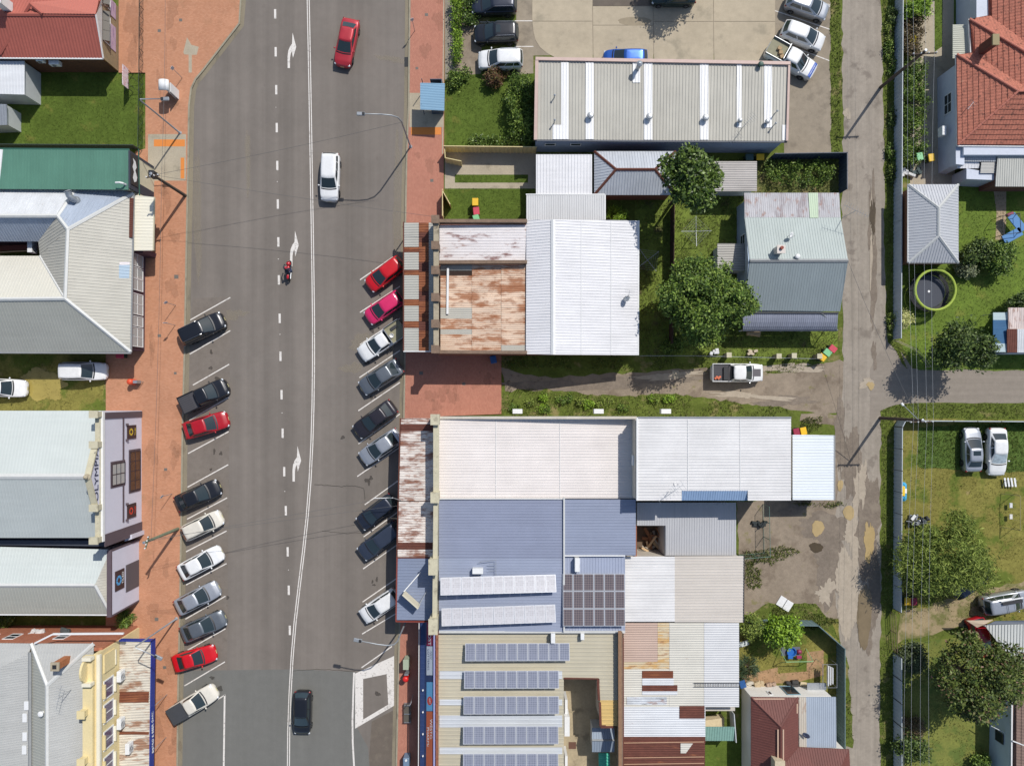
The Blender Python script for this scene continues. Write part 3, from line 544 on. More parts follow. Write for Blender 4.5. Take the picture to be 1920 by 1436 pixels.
def antenna(px, py, z, label, rz=0.3, L=1.6, h=2.2, n=9):
    c = W(px, py, z); t = thing('tv_antenna', label, 'antenna', c)
    MB().tube([c - Vector((0, 0, .1)), c + Vector((0, 0, h))], 0.025).build('mast', GALV, t)
    d = Vector((math.cos(rz), math.sin(rz), 0)); e = Vector((-d.y, d.x, 0)); top = c + Vector((0, 0, h))
    MB().tube([top - d * L / 2, top + d * L / 2], 0.016, 5).build('boom', GALV, t)
    mb = MB()
    for i in range(n):
        p = top + d * L * (i / (n - 1) - .5) + Vector((0, 0, .02)); q = 0.22 + 0.3 * i / n; mb.tube([p - e * q, p + e * q], 0.009, 4)
    mb.build('elements', GALV, t)['kind'] = 'stuff'; return t
def aircon(c, rz, label, s=(0.85, 0.35, 0.6), group=None):
    t = thing('air_conditioner', label, 'air conditioner', (0, 0, 0), 0, group); t.location = c; t.rotation_euler = (0, 0, rz)
    MB().bbox((0, 0, s[2] / 2), s, b=.02).build('casing', WPAINT, t)
    mb = MB(); R = s[2] * .38; n = 16
    for k in (0.4, .7, 1): mb.tube([(math.cos(2 * math.pi * i / n) * R * k - .1, -s[1] / 2 - .012, s[2] / 2 + math.sin(2 * math.pi * i / n) * R * k) for i in range(n + 1)], 0.012, 4, cap=False)
    mb.build('fan_grille', DARKST, t)['kind'] = 'stuff'
    for x in (-.25, .25): MB().box((x, 0, -.03), (.06, s[1], .08)).build('bracket', GALV, t)
    return t
# ---- L1 red roofed brick shop
REDR = M('red_roof_tiles', C(176, 96, 82), 0.75, layers=[('mul', .5, .05, I3), ('mul', 6, .06, I3), ('mul', 1.2, .05, I3)])
TANB = M('tan_brick', C(176, 128, 72), 0.9, brick=(0.24, 0.086, C(150, 100, 56), C(150, 130, 100), (math.pi / 2, 0, math.pi / 2)), layers=[('mul', 2, .12, I3)])
DKB = M('dark_brick', C(120, 78, 52), 0.9, brick=(0.24, 0.086, C(100, 64, 44), C(90, 70, 54), (math.pi / 2, 0, 0)), layers=[('mul', 2, .12, I3)])
b = Bd('brick_shop', 'brick corner shop with red tiled gable roof and purple signs', (100, 80))
b.walls([(-120, -20), (189, -20), (189, 106), (-120, 106)], 3.1, TANB, 3.1, 0.0)
b.walls([(-120, 30), (186, 30), (186, 107.5), (-120, 107.5)], 3.0, DKB, 3.1, 0.0, 'south_wall')
b.roof([(-120, 27, 4.8), (180, 28, 4.8), (194, 110, 3.2), (-120, 108, 3.2)], REDR, pitch=.3, amp=.03, prof='sine')
b.roof([(-120, 27, 4.8), (-120, -19, 3.2), (194, -18, 3.2), (180, 28, 4.8)], REDR, pitch=.3, amp=.03, prof='sine')
b.roof([(58, 6, 4.75), (80, 27, 4.85), (180, 28, 4.85), (188, -4, 4.2)], M('sunlit_red_roof_tiles', C(196, 116, 100), .7, layers=[('mul', 4, .05, I3)]), pitch=.3, amp=.03, lift=.09)  # lighter copy of the red: sun on the north slope put into the colour
b.cap((-120, 27, 4.8), (180, 28, 4.8), REDR); b.cap((0, 102, 3.4), (57, 8, 4.9), REDR, .3); b.cap((57, 8, 4.9), (80, 27, 4.95), REDR, .3)
b.tri([(180, 28, 4.75), (191, 106, 3.1), (191, -14, 3.1)], WPAINT); b.bar((194, 110, 3.2), (180, 28, 4.8), WPAINT, .06, .2, 'barge_board'); b.bar((-120, 109, 3.16), (194, 111, 3.16), WPAINT, .12, .12)
X0 = W(189, 50, 3.1).x
for y in (2, 34, 52, 70):
    yc = W(0, y, 2.4).y; f = window(b.root, 'x', X0, 1, yc - .45, yc + .45, 1.55, 2.6, 1, 1, WPAINT); MB().box((X0 + .3, yc, 2.68), (.6, 1.0, .05), rot=Matrix.Rotation(.5, 3, 'Y')).build('hood', M('hood_metal', C(110, 104, 96), .7), f)
PURP = M('faded_purple_sign', C(196, 172, 190), .6, layers=[('mul', 3, .06, I3), ('mix', C(130, 96, 150), 2.5, .5, .62, .8, (1, .3, 3))])
for y0, y1 in ((5, 35), (50, 96)): board(b.root, 'x', X0, 1, W(0, y0, .9).y, W(0, y1, .9).y, .6, 1.45, PURP)
b.bar((190, 10, 3.3), (203, 14, 3.3), M('brown_timber', C(88, 62, 48), .8), .12, .12, 'sign_beam')
mb = MB(); c = W(6, 6, 5.3); mb.box(c, (.7, .9, 1.6)); mb.box(c + Vector((0, 0, .85)), (.85, 1.05, .12)); mb.build('chimney', WPAINT, b.root)
aircon(W(107, 122, 2.2), 0.0, 'white air conditioner on the brick wall under the red roof', (1.0, .4, .5)); aircon(W(80, 116, 2.4), 0.0, 'smaller white unit beside the pipe under the red roof', (.7, .35, .5))
# ---- L2/L3 small white sheds
SHEDW = roofmat('pale_shed_metal', C(226, 228, 230), 0, .05); SHEDWALL = M('pale_shed_wall', C(205, 208, 208), .6, layers=[('mul', 2, .06, I3)])
b = Bd('garden_shed', 'pale flat roofed shed beside the lawn and red roof', (15, 150)); b.walls([(-60, 116), (45, 116), (45, 177), (-60, 174)], 2.5, SHEDWALL)
b.roof([(-60, 115, 2.72), (46, 115, 2.72), (46, 178, 2.56), (-60, 175, 2.56)], SHEDW, (0, 1), .3, .03)
b = Bd('garden_shed', 'grey ribbed shed standing against the white shed', (5, 215)); b.walls([(-60, 196), (12, 197), (12, 233), (-60, 235)], 2.1, SHEDWALL); b.roof([(-60, 194, 2.3), (13, 196, 2.3), (14, 235, 2.15), (-60, 237, 2.15)], GALV, (0, 1), .25, .03)
# ---- L4 green roof shop
GREENR = roofmat('green_roof_paint', C(90, 134, 116), 0, .07, 'y'); CREAM = M('cream_render', C(212, 204, 176), .85, layers=[('mul', 1, .06, I3), ('mul', 6, .06, I3)])
b = Bd('green_roof_shop', 'narrow shop with green metal roof and black white sign', (120, 315)); b.walls([(-120, 284), (240, 286), (240, 354), (-120, 354)], 4.2, CREAM)
b.roof([(-120, 280, 4.4), (243, 282, 4.4), (241, 356, 4.55), (-120, 354, 4.55)], GREENR, (0, 1), .27, .03); b.bar((-120, 279, 4.3), (243, 281, 4.3), M('dark_green_gutter', C(50, 96, 82), .5), .16, .14); b.bar((3, 281, 4.45), (-4, 352, 4.5), WPAINT, .3, .1, 'flashing')
X0 = W(243, 300, 4.4).x; b.walls([(243, 284), (246, 284), (246, 354), (243, 354)], 4.6, M('dark_fascia', C(58, 60, 72), .7), 4.4, 0, 'parapet')
o = board(b.root, 'x', W(246, 300, 4.4).x, 1, W(0, 291, 4).y, W(0, 348, 4).y, 3.2, 4.5, M('black_sign', (.02, .02, .024), .5)); o['label'] = 'black shop sign with a white painted figure'
fig = MB(); Xs = W(246, 300, 4.4).x + .065; P = [(-1.3, .1), (-.9, .35), (-.2, .15), (.3, .4), (.9, .2), (1.3, .35), (1.1, -.1), (.5, -.3), (.1, -.05), (-.6, -.4), (-1.1, -.25)]; yc = W(0, 320, 4).y
fig.add([(Xs, yc + p[0] * .85, 3.85 + p[1]) for p in P] + [(Xs + .01, yc + p[0] * .85, 3.85 + p[1]) for p in P], [tuple(range(10, -1, -1)), tuple(range(11, 22))] + [(i, (i + 1) % 11, 11 + (i + 1) % 11, 11 + i) for i in range(11)]); fig.build('painted_figure', WPAINT, b.root)
b.walls([(247, 300), (262, 300), (260, 368), (247, 368)], 3.0, CREAM, 3.0, 0, 'porch'); b.bar((260, 280, 3.1), (262, 372, 3.1), M('dark_green_gutter', C(50, 96, 82)), .08, .08, 'rail')
for px, py, lb in ((236, 347, 'curved white vent pipe on the green roof edge'),):
    c = W(px, py, 4.5); t = thing('vent_pipe', lb, 'vent pipe', c); MB().tube([c, c + Vector((0, 0, .5)), c + Vector((-.2, 0, .7)), c + Vector((-.6, 0, .65))], .09, 8).build('pipe', WPAINT, t); MB().lathe(c, [(.16, 0), (.12, .1)], 10).build('collar', GALV, t)
# ---- L5 old shop with many hips
OLDW = roofmat('old_white_roof', C(214, 216, 218), .32, .08, 'y', lo=.63); OLDG = roofmat('beige_grey_roof', C(196, 192, 180), 0, .06); OLDS = roofmat('grey_south_roof', C(178, 178, 168), 0, .04); BLUEG = roofmat('blue_grey_roof', C(168, 178, 192), .1, .08, 'y'); RIDGE = M('ridge_metal', C(214, 214, 210), .5, layers=[('mul', 3, .06, I3)])
PLUM = M('plum_wall_paint', C(86, 62, 74), .75, layers=[('mul', 1.5, .1, I3)])
b = Bd('corner_shop', 'old shop with patchwork hipped white and beige roof and plum wall', (120, 500))
for p in ([(-120, 342), (243, 368), (240, 450), (-120, 450)], [(80, 440), (240, 440), (238, 654), (80, 654)], [(-120, 484), (90, 484), (90, 654), (-120, 654)]): b.walls(p, 3.4, PLUM)
b.roof([(-120, 338, 3.5), (150, 342, 3.5), (108, 405, 5.6), (-120, 405, 5.6)], OLDW); b.roof([(150, 342, 3.5), (250, 362, 3.5), (127, 430, 6.0), (108, 405, 5.6)], BLUEG, pitch=.3)
b.roof([(-120, 405, 5.6), (108, 405, 5.6), (72, 453, 3.6), (-120, 453, 3.6)], BLUEG); b.roof([(108, 405, 5.6), (127, 430, 6.0), (75, 480, 3.5), (72, 453, 3.6)], OLDG); b.roof([(127, 430, 6.0), (122, 560, 6.0), (75, 480, 3.5)], OLDG)
b.roof([(250, 362, 3.5), (245, 660, 3.5), (122, 560, 6.0), (127, 430, 6.0)], OLDG, pitch=.3); b.roof([(-120, 480, 3.5), (75, 480, 3.5), (122, 560, 6.0), (-120, 562, 6.0)], M('pale_beige_roof', C(214, 210, 196), .5, layers=[('mul', .5, .04, I3), ('mul', 9, .03, I3)]), pitch=.3, amp=.02)
b.roof([(-120, 562, 6.0), (122, 560, 6.0), (245, 660, 3.5), (-120, 660, 3.5)], OLDS, pitch=.3, amp=.02)
for a, c in (((127, 430, 6.0), (122, 560, 6.0)), ((122, 560, 6.0), (245, 660, 3.5)), ((127, 430, 6.0), (250, 362, 3.5)), ((-120, 562, 6.0), (122, 560, 6.0)), ((-120, 405, 5.6), (108, 405, 5.6)), ((108, 405, 5.6), (127, 430, 6.0)), ((75, 480, 3.5), (122, 560, 6.0)), ((108, 405, 5.6), (150, 342, 3.5))): b.cap(a, c, RIDGE)
b.bar((251, 362, 3.46), (246, 661, 3.46), GUTG); b.bar((-120, 661, 3.46), (246, 662, 3.46), GUTG)
RUSTM = roofmat('rusty_roof', C(150, 96, 66), 1.0, .18, 'x', .85); RUSTDK = M('dark_rust', C(104, 60, 48), .9, layers=[('mul', 1.5, .18, I3), ('mul', 7, .2, (.3, 2, 1)), ('mix', C(160, 100, 64), 2, .6, .72, .7, (.3, 2, 1))])
b.roof([(244, 372, 3.6), (251, 372, 3.6), (249, 446, 3.6), (243, 446, 3.6)], RUSTDK, (1, 0), .2, .03, 'sine', 'rusty_flashing', lift=.07)
for p, m in (([(228, 387, 3.9), (243, 386, 3.55), (242, 437, 3.55), (227, 437, 3.9)], M('translucent_pink_sheet', C(246, 236, 238), .5)), ([(225, 492, 3.95), (244, 492, 3.55), (244, 497, 3.55), (225, 497, 3.95)], MATS['translucent_pink_sheet']), ([(224, 497, 3.95), (244, 497, 3.55), (243, 522, 3.55), (224, 522, 3.95)], M('translucent_blue_sheet', C(170, 190, 206), .5))): b.roof(p, m, None, .3, .03, name='roof_sheet', lift=.06)
AWN = roofmat('cream_awning_metal', C(238, 232, 212), 0, .03); b.roof([(250, 366, 3.2), (290, 370, 3.0), (288, 470, 3.0), (250, 470, 3.2)], AWN, (1, 0), .3, .02, name='awning'); b.bar((290, 370, 2.95), (288, 470, 2.95), CREAM, .06, .2, 'awning_fascia')
X0 = W(240, 500, 3.4).x + .02
for ya, yb in ((478, 500), (503, 523), (524, 545), (552, 590), (594, 612), (615, 650)):
    pa, pb = W(0, ya, 1.6).y, W(0, yb, 1.6).y; window(b.root, 'x', X0, 1, pa, pb, .75, 2.75, 1 if yb - ya < 30 else 2, 2, WPAINT, M('pale_blind_glass', C(176, 180, 178), .12, spec=.6))
b.walls([(250, 466), (270, 466), (268, 474), (250, 474)], 2.6, PLUM, 2.6, 0, 'porch_beam')
b.bar((0, 466, 2.0), (75, 463, 2.0), M('red_brown_timber', C(120, 62, 46), .8, layers=[('mul', 4, .2, I3)]), .5, .08, 'deck_board'); b.bar((-10, 474, 2.2), (62, 470, 2.2), M('raw_timber', C(196, 168, 124), .8), .1, .1, 'deck_rail')
aircon(W(66, 466, 2.1), 1.57, 'white air conditioner in the gap between old shop roofs', (1.1, .45, .8))
c = W(142, 376, 4.6); t = thing('roof_ventilator', 'large curved metal chimney cowl on the white roof', 'ventilator', c); MB().tube([c - Vector((0, 0, .4)), c + Vector((0, 0, .5)), c + Vector((-.1, .2, .75)), c + Vector((-.2, .55, .85))], .3, 12).build('duct', GALV, t, True); MB().lathe(c, [(.42, -.1), (.36, .12)], 12).build('collar', GALV, t); MB().tube([c + Vector((-.2, .55, .85)), c + Vector((-.22, .6, .86))], .36, 12).build('rim', GALV, t)
# ---- L6 Olympia hall
OLYR = roofmat('hall_roof_north', C(208, 214, 209), 0, .03); LAV = M('lavender_white_render', C(222, 220, 232), .8, layers=[('mul', .8, .03, I3), ('mul', 6, .03, I3)]); MAUV = M('mauve_trim', C(96, 82, 88), .8, layers=[('mul', 2, .06, I3)]); STONE = M('parapet_stone', C(204, 196, 168), .85, layers=[('mul', 1.5, .1, I3), ('mul', 8, .1, I3), ('mix', C(130, 118, 100), 1.2, .56, .7, .6, I3)])
b = Bd('theatre_hall', 'pale old hall with stepped parapet front lettered OLYMPIA', (100, 890))
GX = 267; XF = W(GX, NY).x
b.walls([(-120, 772), (190, 772), (186, 1006), (-120, 1006)], 5.4, LAV, 5.5)
yT, yB = W(0, 770, 5.5).y, W(0, 1008, 5.5).y
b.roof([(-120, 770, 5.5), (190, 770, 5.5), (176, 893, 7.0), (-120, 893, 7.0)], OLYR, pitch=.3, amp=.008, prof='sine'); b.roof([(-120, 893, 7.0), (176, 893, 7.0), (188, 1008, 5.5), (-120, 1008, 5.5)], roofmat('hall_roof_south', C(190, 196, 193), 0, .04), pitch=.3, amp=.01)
b.cap((-120, 893, 7.0), (176, 893, 7.0), RIDGE, .5)
yN, yS = FX(203, 772, GX).y, FX(198, 1012, GX).y
MB().box((XF - .2, (yN + yS) / 2, 3.35), (.4, yN - yS, 6.7)).build('front_wall', LAV, b.root); MB().box((XF - .2, (yN + yS) / 2, 6.85), (.62, yN - yS + .1, .3)).build('cornice', WPAINT, b.root)
MB().box((XF - .3, (yN + yS) / 2, 7.08), (.42, yN - yS, .2)).build('coping', STONE, b.root)
yg0, yg1, ya = FX(190, 838, GX).y, FX(190, 945, GX).y, FX(176, 893, GX).y
gz = 8.6; prof = [(yg1 - .35, 7.0), (yg0 + .35, 7.0), (yg0 + .35, 7.5), (yg0, 7.5), (ya, gz), (yg1, 7.5), (yg1 - .35, 7.5)]
MB().add([(XF - .12, y, z) for y, z in prof] + [(XF - .5, y, z) for y, z in prof], [tuple(range(6, -1, -1)), tuple(range(7, 14))] + [(i, (i + 1) % 7, 7 + (i + 1) % 7, 7 + i) for i in range(7)]).build('pediment', LAV, b.root)
for a, z0, c, z1 in ((yg0 + .1, 7.5, ya, gz), (ya, gz, yg1 - .1, 7.5)):
    v0, v1 = Vector((XF - .3, a, z0 + .06)), Vector((XF - .3, c, z1 + .06)); d = (v1 - v0); x = d.normalized(); y = Vector((1, 0, 0)); MB().box((v0 + v1) / 2, (d.length, .55, .14), rot=Matrix((x, y, x.cross(y))).transposed()).build('pediment_coping', STONE, b.root)
for y in (yg0 + .25, yg1 - .25, yN - .2, yS + .2): mb = MB(); mb.box((XF - .3, y, 7.35), (.65, .5, .7)); mb.box((XF - .3, y, 7.75), (.8, .65, .14)); mb.build('parapet_pier', STONE, b.root)
MB().lathe((XF - .3, ya, gz), [(.25, 0), (.3, .1), (.12, .2), (.2, .4), (.05, .6)], 10).build('finial', MORTW, b.root)
text_mesh('OLYMPIA', .78, M('navy_letters', C(52, 56, 84), .6), 'lettering', b.root, (XF - .1, ya + .05, 7.62), (0, 1, 0), (0, 0, 1), .02, xscale=1.5)
for y0, y1 in ((772, 783), (988, 1010)): board(b.root, 'x', XF, 1, FX(236, y0, GX).y, FX(236, y1, GX).y, 0.05, 6.6, MAUV, .08, 'corner_pilaster')
ys = W(0, 880, 3.6).y; zz = FX(231, 880, GX).z; board(b.root, 'x', XF, 1, yN - .6, yS + 1.1, zz - .1, zz + .1, MAUV, .07, 'string_course')
def fwin(px0, px1, py0, py1, na, nz, name='window', gm=None):
    p0, p1 = FX(px0, (py0 + py1) / 2, GX), FX(px1, (py0 + py1) / 2, GX); zm = (p0.z + p1.z) / 2; s = W(NX, py0, zm).y, W(NX, py1, zm).y
    board(b.root, 'x', XF, 1, s[0] + .22, s[1] - .22, p1.z - .1, p0.z + .15, MAUV, .05, 'window_surround'); return window(b.root, 'x', XF + .05, 1, s[0], s[1], p1.z, p0.z, na, nz, M('dark_plum_frame', C(60, 48, 54), .7), gm, fw=.09)
fwin(209, 233, 868, 908, 2, 3, gm=M('pale_blind_glass', C(176, 180, 178))); fwin(243, 262, 846, 918, 4, 2, gm=M('warm_shop_glass', C(84, 62, 48), .08, layers=[('mul', .7, .5, I3)], spec=.7))
for py0, py1, hc in ((797, 822, C(226, 196, 60)), (944, 970, C(224, 70, 52))):
    p0, p1 = FX(238, (py0 + py1) / 2, GX), FX(254, (py0 + py1) / 2, GX); zm = (p0.z + p1.z) / 2; y0, y1 = W(NX, py0, zm).y, W(NX, py1, zm).y
    o = board(b.root, 'x', XF, 1, y0, y1, p1.z, p0.z, M('dark_brown_sign', C(66, 48, 50), .6), .1); o['label'] = 'dark sign with a yellow hexagon' if py0 < 800 else 'dark sign with a red hexagon'
    mb = MB(); yc = (y0 + y1) / 2; zc = p1.z + (p0.z - p1.z) * .62
    for k in range(6):
        a0, a1 = math.radians(60 * k + 4), math.radians(60 * k + 56); R, r = .38, .2
        q = [(XF + .112, yc + rr * math.sin(a), zc + rr * math.cos(a)) for rr, a in ((R, a0), (R, a1), (r, a1), (r, a0))]; mb.quad(*q)
    mb.build('hexagon_logo', M('logo_%d' % py0, hc, .5), o); text_mesh('TILES', .32, M('logo_%d' % py0, hc), 'lettering', o, (XF + .112, yc, p1.z + .22), (0, 1, 0), (0, 0, 1), .004)
    for e in (y0 + .1, y1 - .1): board(b.root, 'x', XF, 1, e - .1, e + .1, p0.z + .02, p0.z + .22, MAUV, .2, 'sign_bracket')
# ---- L7 lower shop
b = Bd('low_shop', 'low grey roofed shop with lavender front and blue hexagon sign', (100, 1090)); GX = 262; XF = W(GX, NY).x
b.walls([(-120, 1026), (206, 1036), (205, 1148), (-120, 1148)], 4.1, LAV, 4.2)
b.roof([(-120, 1022, 4.3), (208, 1030, 4.3), (207, 1112, 4.7), (178, 1097, 5.2), (-120, 1097, 5.2)][:2] + [(178, 1097, 5.2), (-120, 1097, 5.2)], OLYR, pitch=.3, amp=.02); b.roof([(-120, 1097, 5.2), (178, 1097, 5.2), (207, 1150, 4.3), (-120, 1150, 4.3)], OLDS, pitch=.3, amp=.02); b.roof([(208, 1030, 4.3), (207, 1150, 4.3), (178, 1097, 5.2)], OLDG, pitch=.25)
b.cap((-120, 1097, 5.2), (178, 1097, 5.2), RIDGE); b.cap((178, 1097, 5.2), (207, 1150, 4.3), RIDGE); b.bar((-120, 1151, 4.2), (208, 1152, 4.2), WPAINT, .12, .14)
yN, yS = FX(211, 1032, GX).y, FX(209, 1154, GX).y; MB().box((XF - .15, (yN + yS) / 2, 2.5), (.3, yN - yS, 5.0)).build('front_wall', LAV, b.root)
for c, s in (((XF - .15, (yN + yS) / 2, 5.06), (.42, yN - yS + .2, .16)), ((XF - .14, yN + .03, 2.5), (.36, .16, 5.0)), ((XF - .14, yS - .03, 2.5), (.36, .16, 5.0))): MB().box(c, s).build('trim', MAUV, b.root)
def panel(px0, px1, py0, py1, mat, nm, t=.06):
    p0, p1 = FX(px0, (py0 + py1) / 2, GX), FX(px1, (py0 + py1) / 2, GX); zm = (p0.z + p1.z) / 2; return board(b.root, 'x', XF, 1, W(NX, py0, zm).y, W(NX, py1, zm).y, p1.z, p0.z, mat, t, nm), p0.z, p1.z, W(NX, py0, zm).y, W(NX, py1, zm).y
o, z1, z0, y0, y1 = panel(215.5, 232.5, 1068, 1105, MATS['dark_brown_sign'], 'sign_panel'); o['label'] = 'dark sign with a blue hexagon'; yc = (y0 + y1) / 2; zc = z0 + (z1 - z0) * .62; mb = MB()
for k in range(6):
    a0, a1 = math.radians(60 * k + 4), math.radians(60 * k + 56)
    mb.quad(*[(XF + .066, yc + rr * math.sin(a), zc + rr * math.cos(a)) for rr, a in ((.5, a0), (.5, a1), (.24, a1), (.24, a0))])
mb.build('hexagon_logo', M('logo_blue', C(80, 170, 226), .5), o); text_mesh('TILED', .45, WPAINT, 'lettering', o, (XF + .066, yc + .1, z0 + .26), (0, 1, 0), (0, 0, 1), .004)
panel(236, 260, 1054, 1104, M('roller_shutter', C(96, 90, 94), .7, layers=[('mul', 3, .08, (1, 1, 6))]), 'shutter', .05)
b.walls([(234, 1004), (248, 1002), (248, 1010), (234, 1015)], 2.4, M('ribbed_white_gate', C(216, 214, 224), .7), 2.4, 0, 'side_gate')
b.walls([(-120, 1012), (200, 1014), (200, 1024), (-120, 1020)], 4.2, M('dark_boundary_wall', C(70, 74, 84), .8), 4.2, 0, 'side_passage')
# ---- L8 cream hotel
HOTY = M('cream_yellow_render', C(232, 213, 162), .85, layers=[('mul', .8, .06, I3), ('mul', 6, .06, I3)]); HROOF = roofmat('hotel_grey_roof', C(186, 186, 182), 0, .06, 'x'); REDBR = M('red_brick_wall', C(186, 118, 88), .9, brick=(0.24, 0.086, C(170, 100, 74), C(170, 130, 104), (math.pi / 2, 0, 0)), layers=[('mul', 1.5, .12, I3)])
b = Bd('hotel', 'two storey cream hotel with rusty street awning and blue fascia', (120, 1330)); GX = 263; XF = W(GX, NY).x
Yn = W(0, 1168, 0).y; ySo = W(0, 1560, 0).y
MB().box((XF - .2, (Yn - .4 + ySo) / 2, 3.6), (.4, Yn - .4 - ySo, 7.2)).build('front_wall', HOTY, b.root)
MB().box(((W(-120, 0).x + XF - .2) / 2, Yn - .35, 3.1), (XF - .2 - W(-120, 0).x, .3, 6.2)).build('north_wall', REDBR, b.root)
b.walls([(-120, 1228), (168, 1228), (166, 1560), (-120, 1560)], 6.0, HOTY, 6.4)
b.roof([(-120, 1204, 6.3), (60, 1206, 6.3), (54, 1225, 6.5), (-120, 1310, 7.2)], HROOF, (0, 1)); b.roof([(58, 1206, 6.3), (176, 1206, 6.3), (88, 1285, 7.4)], HROOF, (0, 1), amp=.02); b.roof([(58, 1208, 6.3), (88, 1285, 7.4), (88, 1560, 7.4), (58, 1560, 6.4)], OLDS, (1, 0), amp=.02)
b.roof([(176, 1206, 6.3), (166, 1560, 6.3), (88, 1560, 7.4), (88, 1285, 7.4)], HROOF, (1, .12), .22, .03); b.roof([(-120, 1310, 7.2), (54, 1225, 6.5), (56, 1560, 6.5), (-120, 1560, 7.2)], HROOF, (1, .12), .22, .03)
b.cap((88, 1285, 7.4), (88, 1560, 7.4), RIDGE); b.cap((58, 1206, 6.35), (88, 1285, 7.4), RIDGE); b.cap((176, 1206, 6.35), (88, 1285, 7.4), RIDGE); b.cap((56, 1222, 6.55), (56, 1560, 6.55), GUTG, .3, 'box_gutter')
MB().box((XF - .75, (Yn - .5 + ySo) / 2, 7.3), (.9, Yn - .5 - ySo, .5)).build('parapet', HOTY, b.root); MB().box((XF + .08, (Yn - .5 + ySo) / 2, 7.2), (.3, Yn - .5 - ySo + .1, .3)).build('cornice', M('cream_white_trim', C(240, 232, 208), .8, layers=[('mul', 2, .05, I3)]), b.root)
TRIMC = MATS['cream_white_trim']
yp = W(0, 1258, 7.8).y
for dy in (-1.15, 1.15): MB().box((XF - .55, yp + dy, 7.8), (.8, .3, .6)).build('pediment_pier', TRIMC, b.root)
V = []; n = 10
for k in range(n + 1):
    a = math.pi * k / n; V.append((yp + 1.05 * math.cos(a), 7.55 + .95 * math.sin(a)))
MB().add([(XF - .95, y, z) for y, z in V] + [(XF - .75, y, z) for y, z in V], [tuple(range(n, -1, -1)), tuple(range(n + 1, 2 * n + 2))] + [(i, i + 1, n + 2 + i, n + 1 + i) for i in range(n)] + [(n, 0, n + 1, 2 * n + 1)]).build('pediment', HOTY, b.root)
for py in (1336, 1425): c = W(157, py, 7.8); mb = MB(); mb.box(c, (.55, .55, .7)); mb.box(c + Vector((0, 0, .4)), (.7, .7, .12)); mb.build('parapet_pier', HOTY, b.root)
for py in (1238, 1288, 1332, 1382, 1430):
    pw = FX(200, py, GX); zc = 5.55; y0, y1 = W(0, py - 14, zc).y, W(0, py + 14, zc).y
    if py == 1238: board(b.root, 'x', XF, 1, y0 + .15, y1 - .15, 4.7, 6.4, HOTY, .12, 'blind_window'); board(b.root, 'x', XF, 1, y0, y1, 4.55, 4.7, TRIMC, .18, 'sill'); continue
    f = window(b.root, 'x', XF, 1, y0 + .15, y1 - .15, 4.85, 6.35, 2, 1, WPAINT, M('violet_glass', C(104, 92, 116), .1, spec=.6), fw=.12); MB().box((XF + .12, (y0 + y1) / 2, 4.74), (.24, y0 - y1, .12)).build('sill', TRIMC, f); MB().box((XF + .14, (y0 + y1) / 2, 6.52), (.28, y0 - y1 - .1, .16)).build('hood', HOTY, f)
for py, zz in ((1262, 3.85), (1350, 3.85), (1396, 3.6)): aircon((XF + (.45 if py < 1390 else 1.1), W(0, py, zz).y, zz + .1), 1.57, {1262: 'white air conditioner on the hotel wall by the pediment', 1350: 'white air conditioner between two hotel windows', 1396: 'white air conditioner standing on the rusty hotel awning'}[py], (1.0, .4, .75))
HAWN = roofmat('rust_streaked_awning', C(214, 206, 190), .5, .12, 'x', .75, C(150, 104, 74), lo=.53); b.roof([(225, 1201, 3.75), (286, 1203, 3.35), (281, 1560, 3.35), (220, 1560, 3.75)], HAWN, (1, 0), .25, .035, 'sine', 'awning')
for y0, y1 in ((1296, 1316), (1371, 1376)): b.roof([(225, y0, 3.77), (280, y0, 3.4), (279, y1, 3.4), (224, y1, 3.77)], RUSTM, (1, 0), .25, .035, 'sine', 'roof_sheet', lift=.03)
BLUEF = M('royal_blue_sign', C(40, 62, 150), .5, layers=[('mul', 2, .08, I3), ('mix', C(120, 50, 120), .7, .62, .7, .6, I3)]); b.bar((287.5, 1198, 3.3), (282.5, 1560, 3.3), BLUEF, .08, .75, 'fascia_sign'); b.bar((225, 1199, 3.55), (288, 1199.5, 3.3), BLUEF, .08, .6, 'fascia_return')
fx = W(285.6, 1365, 3.3).x + .055; text_mesh('BISTRO & BEER GARDEN', .42, WPAINT, 'lettering', b.root, (fx, W(0, 1366, 3.3).y, 3.3), (-.0138, 1, 0), (0, 0, 1), .01)
c = W(122, 1238, 7.0); mb = MB(); mb.box(c + Vector((0, 0, .2)), (.6, .6, 2.2)); o = mb.build('chimney', M('chimney_brick', C(176, 110, 70), .9, layers=[('mul', 5, .2, I3)]), b.root); MB().box(c + Vector((0, 0, 1.38)), (.75, .75, .16)).build('chimney_cap', MORTW, o); MB().box(c + Vector((0, 0, 1.47)), (.35, .35, .05)).build('flue', BLACK, o)
vent(79, 1336, 7.3, 'round white vent on the grey hotel roof', .24, WPAINT, .3)
antenna(137, 1290, 6.6, 'thin tv antenna on the hotel roof', 1.35, 2.2, 2.0)
for i, (px, py) in enumerate(((50, 1322), (47, 1345), (47, 1380), (46, 1405))): b.bar((px, py - 8, 6.6), (px, py + 8, 6.6), WPAINT, .4, .1, 'roof_flashing')
mb = MB(); b.bar((66, 1205, 6.6), (100, 1188, 6.6), WPAINT, .14, .2, 'coping'); b.bar((100, 1188, 6.6), (232, 1187, 6.4), WPAINT, .14, .2, 'coping')
for px in (18, 60, 150): 
    f = FY(px, 1180, 1176); window(b.root, 'y', Yn - .2, 1, f.x - .5, f.x + .5, 2.6, 4.0, 1, 2, WPAINT)
